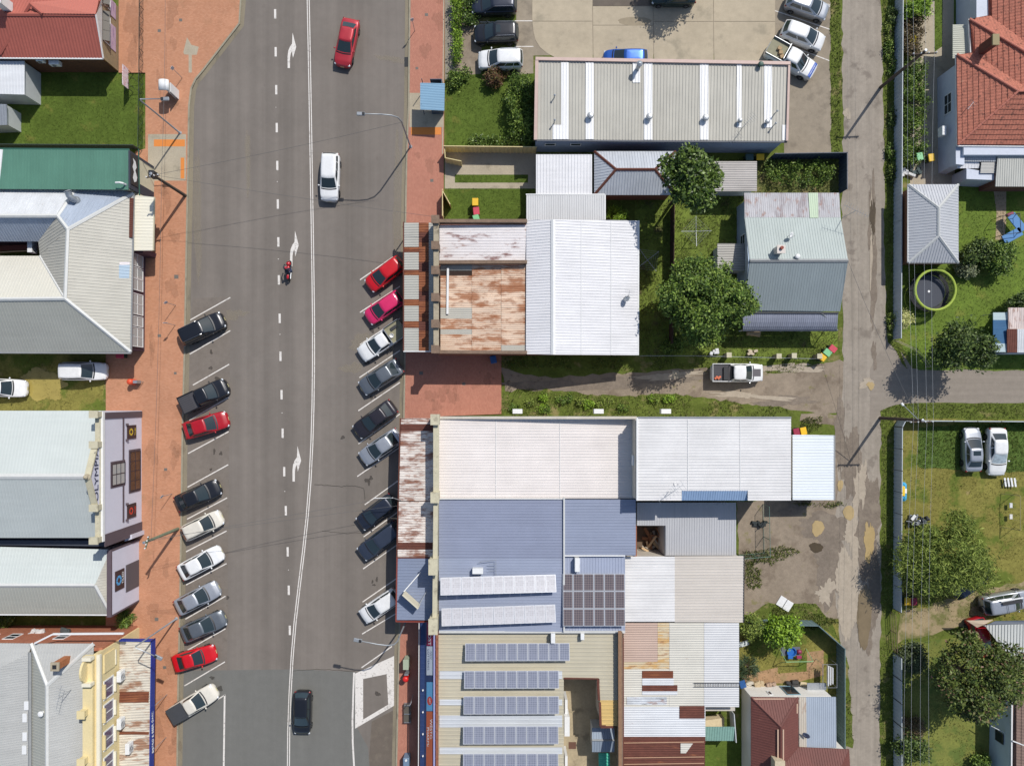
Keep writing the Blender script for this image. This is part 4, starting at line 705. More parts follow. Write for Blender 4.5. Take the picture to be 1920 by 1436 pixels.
# ---- M1 long industrial shed
BEIG = roofmat('long_shed_roof', C(190, 186, 174), 0, .07, 'y'); BLUW = M('blue_grey_wall', C(158, 172, 196), .7, layers=[('mul', .6, .08, I3), ('mul', 4, .06, (1, 1, .2))]); PINKG = M('pinkish_gutter', C(206, 178, 166), .6, layers=[('mul', 2, .08, I3)]); SKYL = roofmat('white_skylight_sheet', C(248, 247, 245), 0, .03, 'y')
b = Bd('long_shed', 'long ribbed beige shed roof with white skylight strips', (1240, 190))
b.walls([(1006, 116), (1476, 125), (1472, 262), (1006, 260)], 3.5, BLUW, 3.6); b.roof([(1004, 262, 3.6), (1475, 265, 3.6), (1480, 121, 4.1), (1008, 113, 4.1)], BEIG, (0, 1), .3, .04)
for x0, x1, y0, y1 in ((1052, 1066, 118, 262), (1036, 1052, 235, 262), (1098, 1113, 118, 262), (1207, 1223, 119, 263), (1312, 1328, 119, 263), (1381, 1390, 120, 240), (1432, 1447, 121, 240), (1466, 1475, 235, 264), (1186, 1200, 118, 156)):
    za = 3.6 + .5 * (263 - y0) / 145; zb = 3.6 + .5 * (263 - y1) / 145; b.roof([(x0, y1, zb), (x1, y1, zb), (x1, y0, za), (x0, y0, za)], SKYL, (0, 1), .3, .04, name='roof_sheet', lift=.045, thick=.03)
b.bar((1004, 111.5, 4.15), (1481, 120, 4.15), PINKG, .3, .3, 'parapet_gutter'); b.bar((1006.5, 112, 4.15), (1004, 263, 3.7), PINKG, .3, .25, 'parapet_gutter'); b.bar((1479, 120, 4.15), (1475, 265, 3.7), PINKG, .2, .22, 'barge_board'); b.bar((1003, 264, 3.55), (1475, 267, 3.55), M('dark_gutter', C(84, 88, 98), .6), .12, .12)
Yw = W(1240, 262, 3.6).y - .0
for x in (1032, 1080): f = W(x, 270, 2.6); window(b.root, 'y', W(1006, 261, 3.6).y - .02, -1, f.x - .5, f.x + .5, 2.0, 2.6, 1, 1, WPAINT)
for i, (x, y, lb) in enumerate(((1106, 220, 'first of the'), (1216, 222, 'second of the'), (1321, 224, 'third of the'))): vent(x, y, 3.8, {0: 'whirlybird vent on skylight strip nearest the hedge end', 1: 'whirlybird vent on the middle skylight strip', 2: 'whirlybird vent on skylight strip above the magnolia'}[i], .3)
vent(1385, 229, 3.75, 'small whirlybird vent on the narrow skylight strip', .22); vent(1436, 231, 3.75, 'small whirlybird vent beside the roof end antenna', .22); vent(1424, 124, 4.1, 'dark green roof vent at the back gutter', .24, M('green_vent', C(58, 92, 80), .5))
for i, (x, y) in enumerate(((1039, 185), (1039, 231), (1449, 237), (1452, 214))):
    c = W(x, y, 3.75); t = thing('flue_pipe', ['thin flue pipe near the hedge end of the shed roof', 'thin flue pipe beside the white roof sheet corner', 'thin flue pipe at the lane end of the shed roof', 'bent flue pipe at the lane end of the shed roof'][i], 'flue', c); MB().tube([c - Vector((0, 0, .1)), c + Vector((0, 0, .7))], .05, 8).build('pipe', GALV, t); MB().lathe(c + Vector((0, 0, .7)), [(.1, 0), (.1, .05), (.02, .1)], 8).build('cowl', GALV, t)
antenna(1392, 240, 3.7, 'bent tv antenna on the long shed roof', .8, 1.6, 1.6)
c = W(1195, 130, 4.1); t = thing('exhaust_duct', 'short exhaust duct with white flashing on the shed roof', 'duct', c); MB().tube([c - Vector((0, 0, .1)), c + Vector((0, 0, 1.0))], .2, 10).build('duct', GALV, t); MB().lathe(c + Vector((0, 0, 1.0)), [(.3, 0), (.28, .1), (.05, .22)], 10).build('cowl', GALV, t)
# ---- M2-M5 small roofs
WR = WHITEROOF(); OLDBR = M('old_brick', C(150, 96, 74), .9, layers=[('mul', 3, .15, I3)])
b = Bd('white_annex', 'small white ribbed roof annex beside the rusty hip roof', (1060, 330)); b.walls([(1008, 292), (1108, 292), (1108, 363), (1008, 363)], 2.85, SHEDWALL); b.roof([(1005, 290, 3.1), (1110, 290, 3.1), (1110, 366, 2.95), (1005, 366, 2.95)], WR, (0, 1), .3, .04)
HIPG = roofmat('old_grey_hip_roof', C(192, 196, 202), .22, .08, 'y', lo=.66)
b = Bd('hip_roof_cottage', 'old grey cottage roof with rusty hips beside the magnolia', (1190, 325)); b.walls([(1120, 290), (1260, 290), (1260, 360), (1120, 360)], 2.75, OLDBR)
e, r_ = 2.9, 4.0
b.roof([(1114, 284, e), (1267, 284, e), (1228, 318, r_), (1155, 318, r_)], HIPG); b.roof([(1114, 366, e), (1155, 318, r_), (1228, 318, r_), (1267, 366, e)], HIPG); b.roof([(1114, 284, e), (1155, 318, r_), (1114, 366, e)], HIPG); b.roof([(1267, 284, e), (1267, 366, e), (1228, 318, r_)], HIPG)
for a, c in (((1114, 284, e), (1155, 318, r_)), ((1267, 284, e), (1228, 318, r_)), ((1114, 366, e), (1155, 318, r_)), ((1267, 366, e), (1228, 318, r_)), ((1155, 318, r_), (1228, 318, r_))): b.cap(a, c, RUSTDK, .26)
b = Bd('skillion_shed', 'grey corrugated lean-to roof behind the magnolia', (1382, 330)); b.walls([(1350, 306), (1415, 306), (1415, 355), (1350, 355)], 2.3, SHEDWALL); b.roof([(1330, 303, 2.5), (1419, 303, 2.5), (1419, 359, 2.45), (1330, 359, 2.45)], roofmat('grey_tan_corrugated', C(184, 178, 172), .12, .1, 'x'), (1, 0), .22, .04, 'sine')
b = Bd('flat_annex', 'pale grey flat roofed annex joined to the white gable shed', (1060, 388)); b.walls([(990, 369), (1130, 369), (1130, 412), (990, 412)], 2.95, SHEDWALL); b.roof([(987, 366, 3.15), (1134, 366, 3.15), (1134, 413, 3.25), (987, 413, 3.25)], roofmat('pale_grey_roof', C(206, 206, 206), 0, .05, 'y'), (0, 1), .22, .035); b.bar((1134.5, 366, 3.1), (1134.5, 413, 3.2), WPAINT, .1, .12); b.bar((986, 365, 3.15), (1134, 365, 3.1), WPAINT, .1, .12)
# ---- M6 white gable shed
b = Bd('white_gable_shed', 'large brilliant white gable roof with leaf shadow at its edge', (1090, 540)); b.walls([(990, 416), (1194, 418), (1194, 662), (990, 662)], 3.3, M('brick_side_wall', C(160, 110, 92), .9, layers=[('mul', 2, .12, I3)]), 3.6)
b.roof([(1037, 412, 5.0), (1037, 665, 5.0), (986, 664, 4.1), (987, 413, 4.1)], roofmat('white_roof_west', C(240, 238, 238), 0, .04), pitch=.27); b.roof([(1037, 412, 5.0), (1197, 414, 3.5), (1196, 666, 3.5), (1037, 665, 5.0)], WR, pitch=.27); b.cap((1037, 412, 5.0), (1037, 665, 5.0), WPAINT, .4)
b.tri([(1037, 664, 4.95), (988, 663, 3.3), (1194, 663, 3.3)], WPAINT); b.bar((1197.5, 414, 3.46), (1196.5, 666, 3.46), WPAINT, .12, .12)
for x, z in ((1090, 4.5), (1146, 3.98)): b.bar((x, 414, z + .05), (x, 665, z + .05), WPAINT, .05, .012, 'lap_joint')
dish(1174, 563, 3.75, 'satellite dish on the large white gable roof', .34, 2.2)
antenna(1176, 556, 3.75, 'small antenna beside the dish on the white roof', 1.4, .9, .8, 5)
# ---- M7 rusty shop
b = Bd('rusty_shop', 'derelict shop with rusted orange roof and piered parapet', (900, 540)); BRK = M('parapet_old_brick', C(132, 110, 92), .9, layers=[('mul', 2, .2, I3), ('mul', 9, .2, I3)])
b.walls([(818, 416), (988, 416), (988, 662), (818, 662)], 3.5, OLDBR, 3.9)
WRUST = roofmat('white_rusted_roof', C(236, 230, 228), .34, .06, 'x', .6, C(122, 58, 46), lo=.555); b.roof([(824, 422, 4.1), (988, 422, 4.1), (988, 489, 3.9), (824, 489, 3.9)], WRUST, (1, 0), .26, .03)
ORUST = roofmat('orange_rusted_sheets', C(226, 198, 172), 0.75, .12, 'x', .85, C(168, 108, 72), lo=.47); GREYS = roofmat('grey_sheet', C(188, 184, 172), 0, .06, 'x')
cols = (826, 885, 940, 988); rows = np.linspace(497, 657, 17); rr = random.Random(5)
for i in range(3):
    for j in range(16):
        g = (j in (8, 9) and i == 0) or (j in (12,) and i == 0) or (j == 15 and rr.random() < .5) or (i == 0 and j == 0); hole = (i == 0 and j == 1)
        if hole: continue
        x0, x1 = cols[i], cols[i + 1]; dz = rr.uniform(0, .03)
        b.roof([(x0, rows[j], 3.9), (x1 + .8, rows[j], 3.85), (x1 + .8, rows[j + 1] + .5, 3.85), (x0, rows[j + 1] + .5, 3.9)], GREYS if g else [ORUST, roofmat('pale_orange_rust', C(222, 196, 172), .6, .12, 'x', .85, C(172, 112, 74), lo=.50)][(i * 7 + j * 3) % 2], (1, 0), .18, .035, 'sine', 'roof_sheet', .03, lift=dz)
b.roof([(826, 505, 3.84), (886, 505, 3.8), (886, 517, 3.8), (826, 517, 3.84)], M('dark_void', C(60, 44, 36), .95), (1, 0), .2, .02, name='void_sheet'); b.bar((840, 502, 4.05), (839, 589, 4.05), WPAINT, .2, .12, 'white_pipe')  # dark sheet under the missing roof sheet paints the darkness of the hole
b.bar((822, 493, 4.3), (988, 492, 4.2), BRK, .3, .7, 'party_wall'); b.bar((818, 416, 4.3), (988, 416, 4.2), BRK, .3, .8, 'side_parapet'); b.bar((820, 660, 4.0), (988, 661, 4.0), BRK, .3, .6, 'side_parapet'); b.bar((818, 412, 4.55), (818, 660, 4.55), BRK, .4, 1.5, 'front_parapet'); b.bar((818, 412, 5.32), (818, 660, 5.32), MORTW, .5, .1, 'coping')
for y in (416, 464, 510, 560, 609, 656): c = W(818, y, 4.7); mb = MB(); mb.box(c, (.62, .62, 1.7)); mb.box(c + Vector((0, 0, .9)), (.75, .75, .14)); mb.build('parapet_pier', BRK, b.root)
AWG = roofmat('grey_awning_sheet', C(190, 188, 178), 0, .05, 'x'); AWR = roofmat('rust_awning_sheet', C(150, 92, 62), .9, .2, 'x', .85, RUST, lo=.48)
ys = [(418, 463, 0), (463, 473, 1), (473, 506, 0), (506, 516, 1), (516, 561, 0), (561, 573, 1), (573, 602, 0), (602, 615, 1), (615, 657, 0)]
for y0, y1, k in ys: b.roof([(758, y0, 3.1), (786, y0, 3.2), (786, y1 + .6, 3.2), (758, y1 + .6, 3.1)], AWR if k else AWG, (1, 0), .24, .035, 'sine', 'awning_sheet', .04)
yr = np.linspace(418, 657, 14)
for j in range(13): b.roof([(785.5, yr[j], 3.215), (804, yr[j], 3.28), (804, yr[j + 1] + .4, 3.28), (785.5, yr[j + 1] + .4, 3.215)], [AWR, RUSTDK, AWR][j % 3], (1, 0), .24, .035, 'sine', 'awning_sheet', .04, lift=.02)
b.roof([(803, 418, 3.27), (816, 418, 3.33), (816, 657, 3.33), (803, 657, 3.27)], AWG, (1, 0), .24, .035, 'sine', 'awning_sheet', .04); b.bar((757, 417, 3.0), (757, 659, 3.0), RUSTDK, .1, .3, 'awning_fascia'); b.bar((757, 659, 3.05), (816, 659, 3.2), WPAINT, .1, .25, 'awning_end')
for y in (440, 500, 560, 620): MB().tube([W(764, y, 0)[:2] + (0.1,), W(764, y, 0)[:2] + (3.05,)], .06, 8).build('awning_post', DARKST, b.root)
# ---- M8 grey house by the lane
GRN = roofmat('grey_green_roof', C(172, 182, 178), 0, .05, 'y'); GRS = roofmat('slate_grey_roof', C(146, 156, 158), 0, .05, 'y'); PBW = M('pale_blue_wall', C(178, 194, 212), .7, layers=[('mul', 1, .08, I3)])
b = Bd('grey_gable_house', 'grey metal gable house with bullnose verandah beside the lane', (1485, 490)); b.walls([(1402, 372), (1568, 372), (1568, 578), (1402, 578)], 2.95, PBW, 3.1)
b.roof([(1395, 362, 2.85), (1573, 362, 2.85), (1576, 408, 3.25), (1396, 408, 3.25)], roofmat('purple_stained_roof', C(188, 186, 188), .25, .12, 'y', .6, C(158, 148, 150), lo=.52), (0, 1), .2, .03, 'sine'); b.roof([(1515, 362, 2.87), (1533, 362, 2.87), (1534, 409, 3.27), (1518, 409, 3.27)], roofmat('pale_green_sheet', C(196, 212, 184), 0, .05, 'y'), (0, 1), .2, .03, 'sine', 'roof_sheet', lift=.03)
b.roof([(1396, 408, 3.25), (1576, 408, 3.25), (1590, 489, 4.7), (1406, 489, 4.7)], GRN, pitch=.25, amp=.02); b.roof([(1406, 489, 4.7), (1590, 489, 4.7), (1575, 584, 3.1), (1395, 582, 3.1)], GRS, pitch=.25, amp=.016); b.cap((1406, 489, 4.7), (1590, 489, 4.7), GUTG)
b.tri([(1404, 489, 4.65), (1398, 410, 3.1), (1398, 580, 3.0)], PBW); b.tri([(1588, 489, 4.65), (1573, 410, 3.1), (1573, 580, 3.0)], PBW)
VER = roofmat('violet_grey_roof', C(140, 144, 158), .1, .12, 'y', .5, C(112, 114, 128)); ps = [(588, 2.95), (596, 2.9), (604, 2.8), (612, 2.62), (618, 2.38), (621, 2.15)]
for (ya, za), (yb, zb) in zip(ps, ps[1:]): b.roof([(1393, ya, za), (1571 - (ya - 588) * .05, ya, za), (1571 - (yb - 588) * .05, yb, zb), (1393, yb, zb)], VER, (0, 1), .2, .03, 'sine', 'verandah_roof')
b.cap((1541, 588, 3.0), (1570, 620, 2.3), GUTG, .2); b.bar((1393, 586.5, 3.02), (1572, 587, 3.02), DARKST, .14, .12)
for x in (1400, 1440, 1480, 1520, 1564): p = W(x, 617, 2.2); MB().tube([(p.x, p.y, 0), (p.x, p.y, 2.25)], .05, 8).build('verandah_post', WPAINT, b.root)
window(b.root, 'x', W(1402, 470, 3.1).x, -1, W(0, 440, 2).y, W(0, 458, 2).y, 1.2, 2.4, 1, 2, WPAINT); window(b.root, 'x', W(1402, 550, 3.1).x, -1, W(0, 556, 2).y, W(0, 568, 2).y, 1.2, 2.2, 1, 1, WPAINT)
c = W(1456, 472, 4.4); mb = MB(); mb.box(c + Vector((0, 0, .35)), (.62, .62, 1.3)); o = mb.build('chimney', M('white_chimney', C(226, 216, 206), .8, layers=[('mul', 4, .1, I3)]), b.root); MB().box(c + Vector((0, 0, 1.04)), (.78, .78, .12)).build('chimney_cap', M('white_chimney', (1, 1, 1)), o); MB().lathe(c + Vector((.0, .1, 1.1)), [(.16, 0), (.16, .2)], 10).build('chimney_pot', M('terracotta_pot', C(150, 80, 66), .8), o)
vent(1493, 482, 4.55, 'round white vent near the ridge of the grey house', .24, WPAINT, .4); dish(1478, 443, 4.0, 'satellite dish on the grey green roof slope', .3, -.5, WPAINT); antenna(1577, 410, 3.0, 'tall tv antenna at the lane side eave of the grey house', 2.7, 2.4, 2.8, 10)
c = W(1446, 448, 3.9)
b = Bd('lean_to_roof', 'grey corrugated lean-to against the grey house wall', (1370, 482)); b.walls([(1349, 461), (1396, 461), (1396, 506), (1349, 506)], 2.1, SHEDWALL); b.roof([(1345, 457, 2.3), (1402, 457, 2.45), (1402, 508, 2.45), (1345, 508, 2.3)], roofmat('warm_grey_corrugated', C(178, 174, 166), 0, .08, 'x'), (1, 0), .24, .04, 'sine')
# ---- M10 the long white shop
b = Bd('long_white_shop', 'long white roofed shop with rusty awning and taller rear block', (1150, 860)); PWALL = M('cream_party_wall', C(206, 198, 184), .85, layers=[('mul', 1, .1, I3), ('mul', 6, .08, I3)]); WARM = roofmat('warm_white_roof', C(238, 230, 224), 0, .05); COOL = roofmat('cool_white_roof', C(228, 226, 224), 0, .07)
b.walls([(818, 785), (1192, 785), (1192, 934), (818, 934)], 4.1, PWALL, 4.3); b.roof([(822, 784, 4.3), (1192, 784, 4.45), (1192, 934, 4.45), (822, 934, 4.3)], WARM, (1, 0), .27, .035)
b.tri([(822, 783, 4.2), (822, 783, 4.45), (1194, 783, 5.4), (1194, 783, 4.2)], PWALL, 'side_parapet', .25); b.bar((818, 782, 4.75), (818, 936, 4.75), MORTW, .45, 1.2, 'front_parapet'); b.bar((818, 782, 5.38), (818, 936, 5.38), STONE, .55, .1, 'coping')
for y in (786, 930): c = W(817, y, 4.9); mb = MB(); mb.box(c, (.7, .9, 1.7)); mb.box(c + Vector((0, 0, .9)), (.8, 1.0, .12)); mb.build('parapet_pier', STONE, b.root)
ZR = 6.9
b.walls([(1194, 786), (1482, 786), (1482, 918), (1402, 918), (1402, 937), (1278, 937), (1278, 937), (1194, 937)], 6.28, PWALL, ZR); b.walls([(1400, 916), (1482, 916), (1482, 937), (1400, 937)], 5.9, PWALL, ZR)
for p in ([(1195, 784), (1483, 784), (1483, 920), (1195, 920)], [(1195, 919.5), (1278, 919.5), (1278, 938), (1195, 938)], [(1402, 919.5), (1483, 919.5), (1483, 938), (1402, 938)]):
    b.roof([(x, y, ZR - (x - 1195) * .0006) for x, y in p], COOL, (1, 0), .27, .035)
b.roof([(1278, 919, ZR - .06), (1402, 919, ZR - .12), (1402, 938, ZR - .5), (1278, 938, ZR - .44)], roofmat('shade_blue_roof_sheet', C(150, 176, 208), 0, .08, 'y'), (0, 1), .22, .03, name='roof_sheet'); b.bar((1194.5, 783, ZR + .05), (1194.5, 938, ZR + .05), WPAINT, .14, .16, 'barge_board'); b.bar((1195, 782.5, ZR), (1483, 782.5, ZR - .15), GUTG, .14, .14)  # notch sheet: the bluish cast of its shade is put into the colour
b.walls([(1488, 818), (1558, 818), (1558, 934), (1488, 934)], 2.9, PWALL, 3.1); b.roof([(1486, 815, 3.2), (1563, 816, 3.05), (1563, 937, 3.05), (1486, 937, 3.2)], roofmat('ice_white_roof', C(232, 238, 242), 0, .03), (1, 0), .27, .035, name='rear_roof'); b.bar((1564, 816, 3.0), (1564, 937, 3.0), GUTG, .14, .14)
for x, z, y1 in ((930, 4.34, 933), (1050, 4.39, 933), (1290, ZR - .06, 918), (1388, ZR - .12, 918)): b.bar((x, 786, z + .05), (x, y1, z + .05), WPAINT, .05, .012, 'lap_joint')
aircon(W(1188, 862, 4.9), 1.57, 'white air conditioner on the wall between the two white roofs', (.95, .4, .7)); antenna(1248, 918, 5.8, 'spidery tv antenna on the tall white rear roof', .6, 2.6, 2.0, 8); dish(1262, 906, 6.3, 'small white dish beside the antenna on the rear roof', .2, 0, WPAINT)
SA = roofmat('white_rust_awning', C(230, 220, 210), .55, .10, 'x', .75, C(134, 80, 58), lo=.49)
def awning(bb, y0, y1, z, mats, zfas, x0=752, x1=816, seed=1, fm=None):
    r = random.Random(seed); y = y0
    while y < y1 - 2:
        h = min(r.choice((11, 13, 14)), y1 - y); m = mats[r.randrange(len(mats))]
        sl = (y - 784) * -.025
        bb.roof([(x0 + sl, y, z), (x1, y, z + .25), (x1, y + h + .5, z + .25), (x0 + sl, y + h + .5, z)], m, (1, 0), .24, .035, 'sine', 'awning_sheet', .04, lift=r.uniform(0, .012)); y += h
    bb.bar((x0 - 1 + (y0 - 784) * -.025, y0, z - .1), (x0 - 1 + (y1 - 784) * -.025, y1, z - .1), fm or RUSTDK, .1, .32, 'awning_fascia')
awning(b, 784, 938, 3.2, [SA, SA, SA, RUSTDK, SA, SA, SA], 3, seed=4)
for y in (800, 850, 900): p = W(762, y, 0); MB().tube([(p.x, p.y, .1), (p.x, p.y, 3.15)], .05, 8).build('awning_post', DARKST, b.root)
# ---- M11 blue roofed shops
BLUER = roofmat('blue_grey_metal', C(146, 153, 174), 0, .05); BLUER2 = roofmat('steel_blue_metal', C(150, 158, 178), 0, .05); LGB = roofmat('pale_blue_grey_roof', C(168, 176, 196), 0, .05, 'y')
b = Bd('blue_roof_shops', 'pair of shops with blue grey ribbed roofs and solar panels', (1000, 1060))
b.walls([(818, 938), (1188, 938), (1188, 1040), (1170, 1040), (1170, 1178), (818, 1178)], 4.3, PWALL, 4.6)
b.roof([(823, 936, 4.5), (1057, 936, 4.6), (1057, 1046, 4.6), (823, 1046, 4.5)], BLUER, (1, 0), .27, .035); b.roof([(823, 1046, 4.48), (1057, 1046, 4.58), (1057, 1183, 4.58), (823, 1183, 4.48)], roofmat('grey_blue_roof', C(156, 164, 184), 0, .04), (1, 0), .27, .03); b.roof([(1059, 936, 4.75), (1192, 936, 4.75), (1192, 1041, 4.65), (1059, 1041, 4.65)], BLUER2, (1, 0), .27, .035)
b.roof([(1059, 1043, 4.5), (1172, 1043, 4.5), (1172, 1183, 4.4), (1059, 1183, 4.4)], LGB, (0, 1), .27, .03); b.bar((1057.5, 932, 4.75), (1057.5, 1183, 4.7), RIDGE, .14, .2, 'parapet_flashing'); b.bar((1059, 1041.5, 4.72), (1172, 1041.5, 4.7), WPAINT, .1, .14, 'gutter'); b.bar((823, 935, 4.6), (1057, 935, 4.65), RIDGE, .1, .14, 'flashing'); b.bar((823, 1184, 4.5), (1172, 1184, 4.45), RIDGE, .2, .16)
b.bar((818, 938, 4.8), (816, 1168, 4.8), STONE, .42, 1.2, 'front_parapet')
for y in (1058, 1168): c = W(814, y, 5.1); mb = MB(); mb.box(c, (.75, 1.3, 1.9)); mb.box(c + Vector((0, 0, 1.0)), (.85, 1.45, .12)); mb.build('parapet_pier', STONE, b.root)
awning(b, 940, 1046, 3.2, [SA, SA, RUSTM, SA, SA, RUSTDK], 3, seed=11)
b.roof([(746, 1046, 3.2), (812, 1046, 3.45), (811, 1162, 3.45), (744, 1162, 3.2)], roofmat('grey_blue_awning', C(140, 150, 172), 0, .05), (1, 0), .3, .035, name='awning'); b.bar((745, 1044, 3.1), (743, 1164, 3.1), M('red_brown_fascia', C(140, 66, 56), .7), .12, .34, 'awning_fascia'); b.bar((743, 1164, 3.15), (812, 1165, 3.35), MATS['red_brown_fascia'], .1, .3, 'awning_fascia')
for y in (960, 1020, 1080, 1140): p = W(758, y, 0); MB().tube([(p.x, p.y, .1), (p.x, p.y, 3.15)], .05, 8).build('awning_post', DARKST, b.root)
aircon(W(896, 1068, 4.55), 0, 'white air conditioner on the blue roof beside the pipe frame', (1.0, .5, .6)); aircon(W(1081, 1056, 4.55), 1.57, 'tall white air conditioner unit above the solar block', (1.25, .45, .7))
c = W(910, 1062, 4.6); t = thing('pipe_frame', 'small white pipe frame beside the rooftop air conditioner', 'pipe frame', c); mb = MB(); mb.tube([c + Vector((-.6, .5, .3)), c + Vector((1.0, .7, .3)), c + Vector((1.0, -.8, .3))], .03); mb.build('pipe', GALV, t); mb = MB(); [mb.tube([c + Vector((.3, y, .32)), c + Vector((1.0, y, .32))], .02) for y in (-.3, .0, .3)]; mb.build('rungs', GALV, t)['kind'] = 'stuff'
# ---- solar arrays
SOLF = M('panel_frame', C(226, 228, 232), .4, .3)
def cells_mat(name, col, rough, gl):
    m = bpy.data.materials.new(name); m.use_nodes = True; nt = m.node_tree; n, l = nt.nodes, nt.links; bs = n["Principled BSDF"]
    tc = n.new("ShaderNodeTexCoord"); bt = n.new("ShaderNodeTexBrick"); l.new(tc.outputs["Object"], bt.inputs["Vector"]); bt.offset = 0; bt.inputs["Scale"].default_value = 1; bt.inputs["Brick Width"].default_value = .165; bt.inputs["Row Height"].default_value = .165; bt.inputs["Mortar Size"].default_value = .014
    bt.inputs["Color1"].default_value = (*col, 1); bt.inputs["Color2"].default_value = (*[v * 1.25 for v in col], 1); bt.inputs["Mortar"].default_value = (*gl, 1)
    l.new(bt.outputs["Color"], bs.inputs["Base Color"]); bs.inputs["Roughness"].default_value = rough; bs.inputs["Specular IOR Level"].default_value = .6; return m
CELL1 = cells_mat('blue_solar_cells', C(112, 116, 132), .3, C(178, 182, 194)); CELL2 = cells_mat('dark_solar_cells', C(70, 66, 74), .3, C(170, 154, 150)); CELL3 = cells_mat('glare_pale_solar_cells', C(186, 184, 186), .32, C(206, 206, 212))  # last cells are pale: sun glare on those rows is painted into their colour
def panel_mesh(w, h, cm):
    me = bpy.data.meshes.new('solar_panel'); t = .04; f = .045; x, y = w / 2, h / 2
    V = [(-x, -y, 0), (x, -y, 0), (x, y, 0), (-x, y, 0), (-x, -y, t), (x, -y, t), (x, y, t), (-x, y, t), (-x + f, -y + f, t), (x - f, -y + f, t), (x - f, y - f, t), (-x + f, y - f, t)]
    F = [(3, 2, 1, 0), (0, 1, 5, 4), (1, 2, 6, 5), (2, 3, 7, 6), (3, 0, 4, 7), (4, 5, 9, 8), (5, 6, 10, 9), (6, 7, 11, 10), (7, 4, 8, 11), (8, 9, 10, 11)]
    me.from_pydata(V, [], F); me.materials.append(SOLF); me.materials.append(cm); me.polygons[9].material_index = 1; me.update(); return me
def solar(label, p0, p1, z, rows, cols, h_m, tilt, cm, group=None, tx=0.0):
    """p0,p1: centre line ends (px) of the array; panels in portrait"""
    A, Bv = W(*p0, z), W(*p1, z); L = (Bv - A).length; rz = math.atan2(Bv.y - A.y, Bv.x - A.x); w = L / cols
    t = thing('solar_array', label, 'solar panels', (0, 0, 0), 0, group); t.location = (A + Bv) / 2; t.rotation_euler = (-tilt, tx, rz); me = panel_mesh(w - .03, h_m - .03, cm)
    for r in range(rows):
        for c_ in range(cols):
            o = bpy.data.objects.new('solar_panel', me); link(o, t); o.location = ((c_ + .5) * w - L / 2, (r - (rows - 1) / 2) * h_m, 0)
    up = rows * h_m / 2; mb = MB()
    for s in (-.7, .7): mb.box((0, s * up * .7, -.03), (L, .05, .05))
    mb.build('mounting_rails', GALV, t)
    mb = MB()
    for k in range(max(2, cols // 2)):
        xx = L * (k / (max(2, cols // 2) - 1) - .5) * .94
        for s in (-1, 1):
            hz = .22 + (-s) * math.sin(tilt) * up * .85; mb.tube([(xx, s * up * .8, -.03), (xx, s * up * .8 + math.sin(tilt) * hz * -0, -max(.06, hz + .1) - max(0, (z - 4.8)))], .02, 5)
    mb.build('mounting_legs', GALV, t)['kind'] = 'stuff'; return t
solar('glaring row of solar panels next to the rooftop pipe frame', (826, 1098), (1043, 1094), 5.25, 1, 11, 1.62, math.radians(17), CELL3, None, math.radians(2)); solar('pale row of solar panels along the edge of the blue roof', (828, 1156), (1042, 1150), 5.15, 1, 11, 1.62, math.radians(14), CELL3, None, math.radians(1.2))
solar('dark block of eighteen solar panels in three rows', (1055, 1124), (1172, 1124), 4.85, 3, 6, 1.63, math.radians(3), CELL2)
for i, (x0, x1, yc, n, lb) in enumerate(((872, 1068, 1222, 10, 'row of ten blue solar panels beside the white wall units'), (870, 1048, 1273.5, 9, 'row of nine solar panels above the courtyard end wall'), (869, 1048, 1321.5, 9, 'row of nine solar panels beside the white courtyard door'), (868, 1047, 1377.5, 9, 'row of nine solar panels level with the small grey shed'), (868, 1047, 1429, 9, 'row of nine solar panels level with the teal tank'))): solar(lb, (x0, yc), (x1, yc - .5), 4.75, 1, n, 1.62, math.radians(9), CELL1)
# ---- M12, M13 rear roofs
b = Bd('grey_rear_shed', 'pale grey L shaped shed roof round a small light well', (1300, 990)); b.walls([(1252, 948), (1376, 948), (1376, 1036), (1252, 1036)], 3.1, SHEDWALL); b.walls([(1197, 948), (1252, 948), (1252, 982), (1197, 982)], 3.1, SHEDWALL)
LG = roofmat('light_grey_shed_roof', C(192, 192, 194), 0, .04, 'y'); b.roof([(1248, 942, 3.4), (1380, 942, 3.4), (1380, 1041, 3.2), (1248, 1041, 3.2)], LG, (0, 1), .24, .03); b.roof([(1194, 942, 3.4), (1248.5, 942, 3.4), (1248.5, 985, 3.3), (1194, 985, 3.3)], LG, (0, 1), .24, .02)
b.walls([(1190, 983), (1194, 983), (1194, 1044), (1190, 1044)], 3.2, OLDBR, 3.2, 0, 'light_well_wall'); b.walls([(1247, 986), (1250, 986), (1250, 1042), (1247, 1042)], 3.1, SHEDWALL, 3.2, 0, 'light_well_wall')
t = thing('timber_pile', 'jumbled pile of timber boards and scrap in the light well', 'timber pile', W(1220, 1015)); rr = random.Random(2); TIM = [M('pale_timber', C(214, 182, 140), .8), M('grey_timber', C(176, 166, 150), .8), M('brown_plank', C(150, 104, 70), .8)]
for k in range(16):
    c = W(rr.uniform(1203, 1240), rr.uniform(995, 1036), .15 + .05 * k); MB().box(c, (rr.uniform(.9, 1.9), rr.uniform(.08, .3), .06), rot=Matrix.Rotation(rr.uniform(0, 3.1), 3, 'Z') @ Matrix.Rotation(rr.uniform(-.2, .2), 3, 'Y')).build('plank', TIM[k % 3], t)
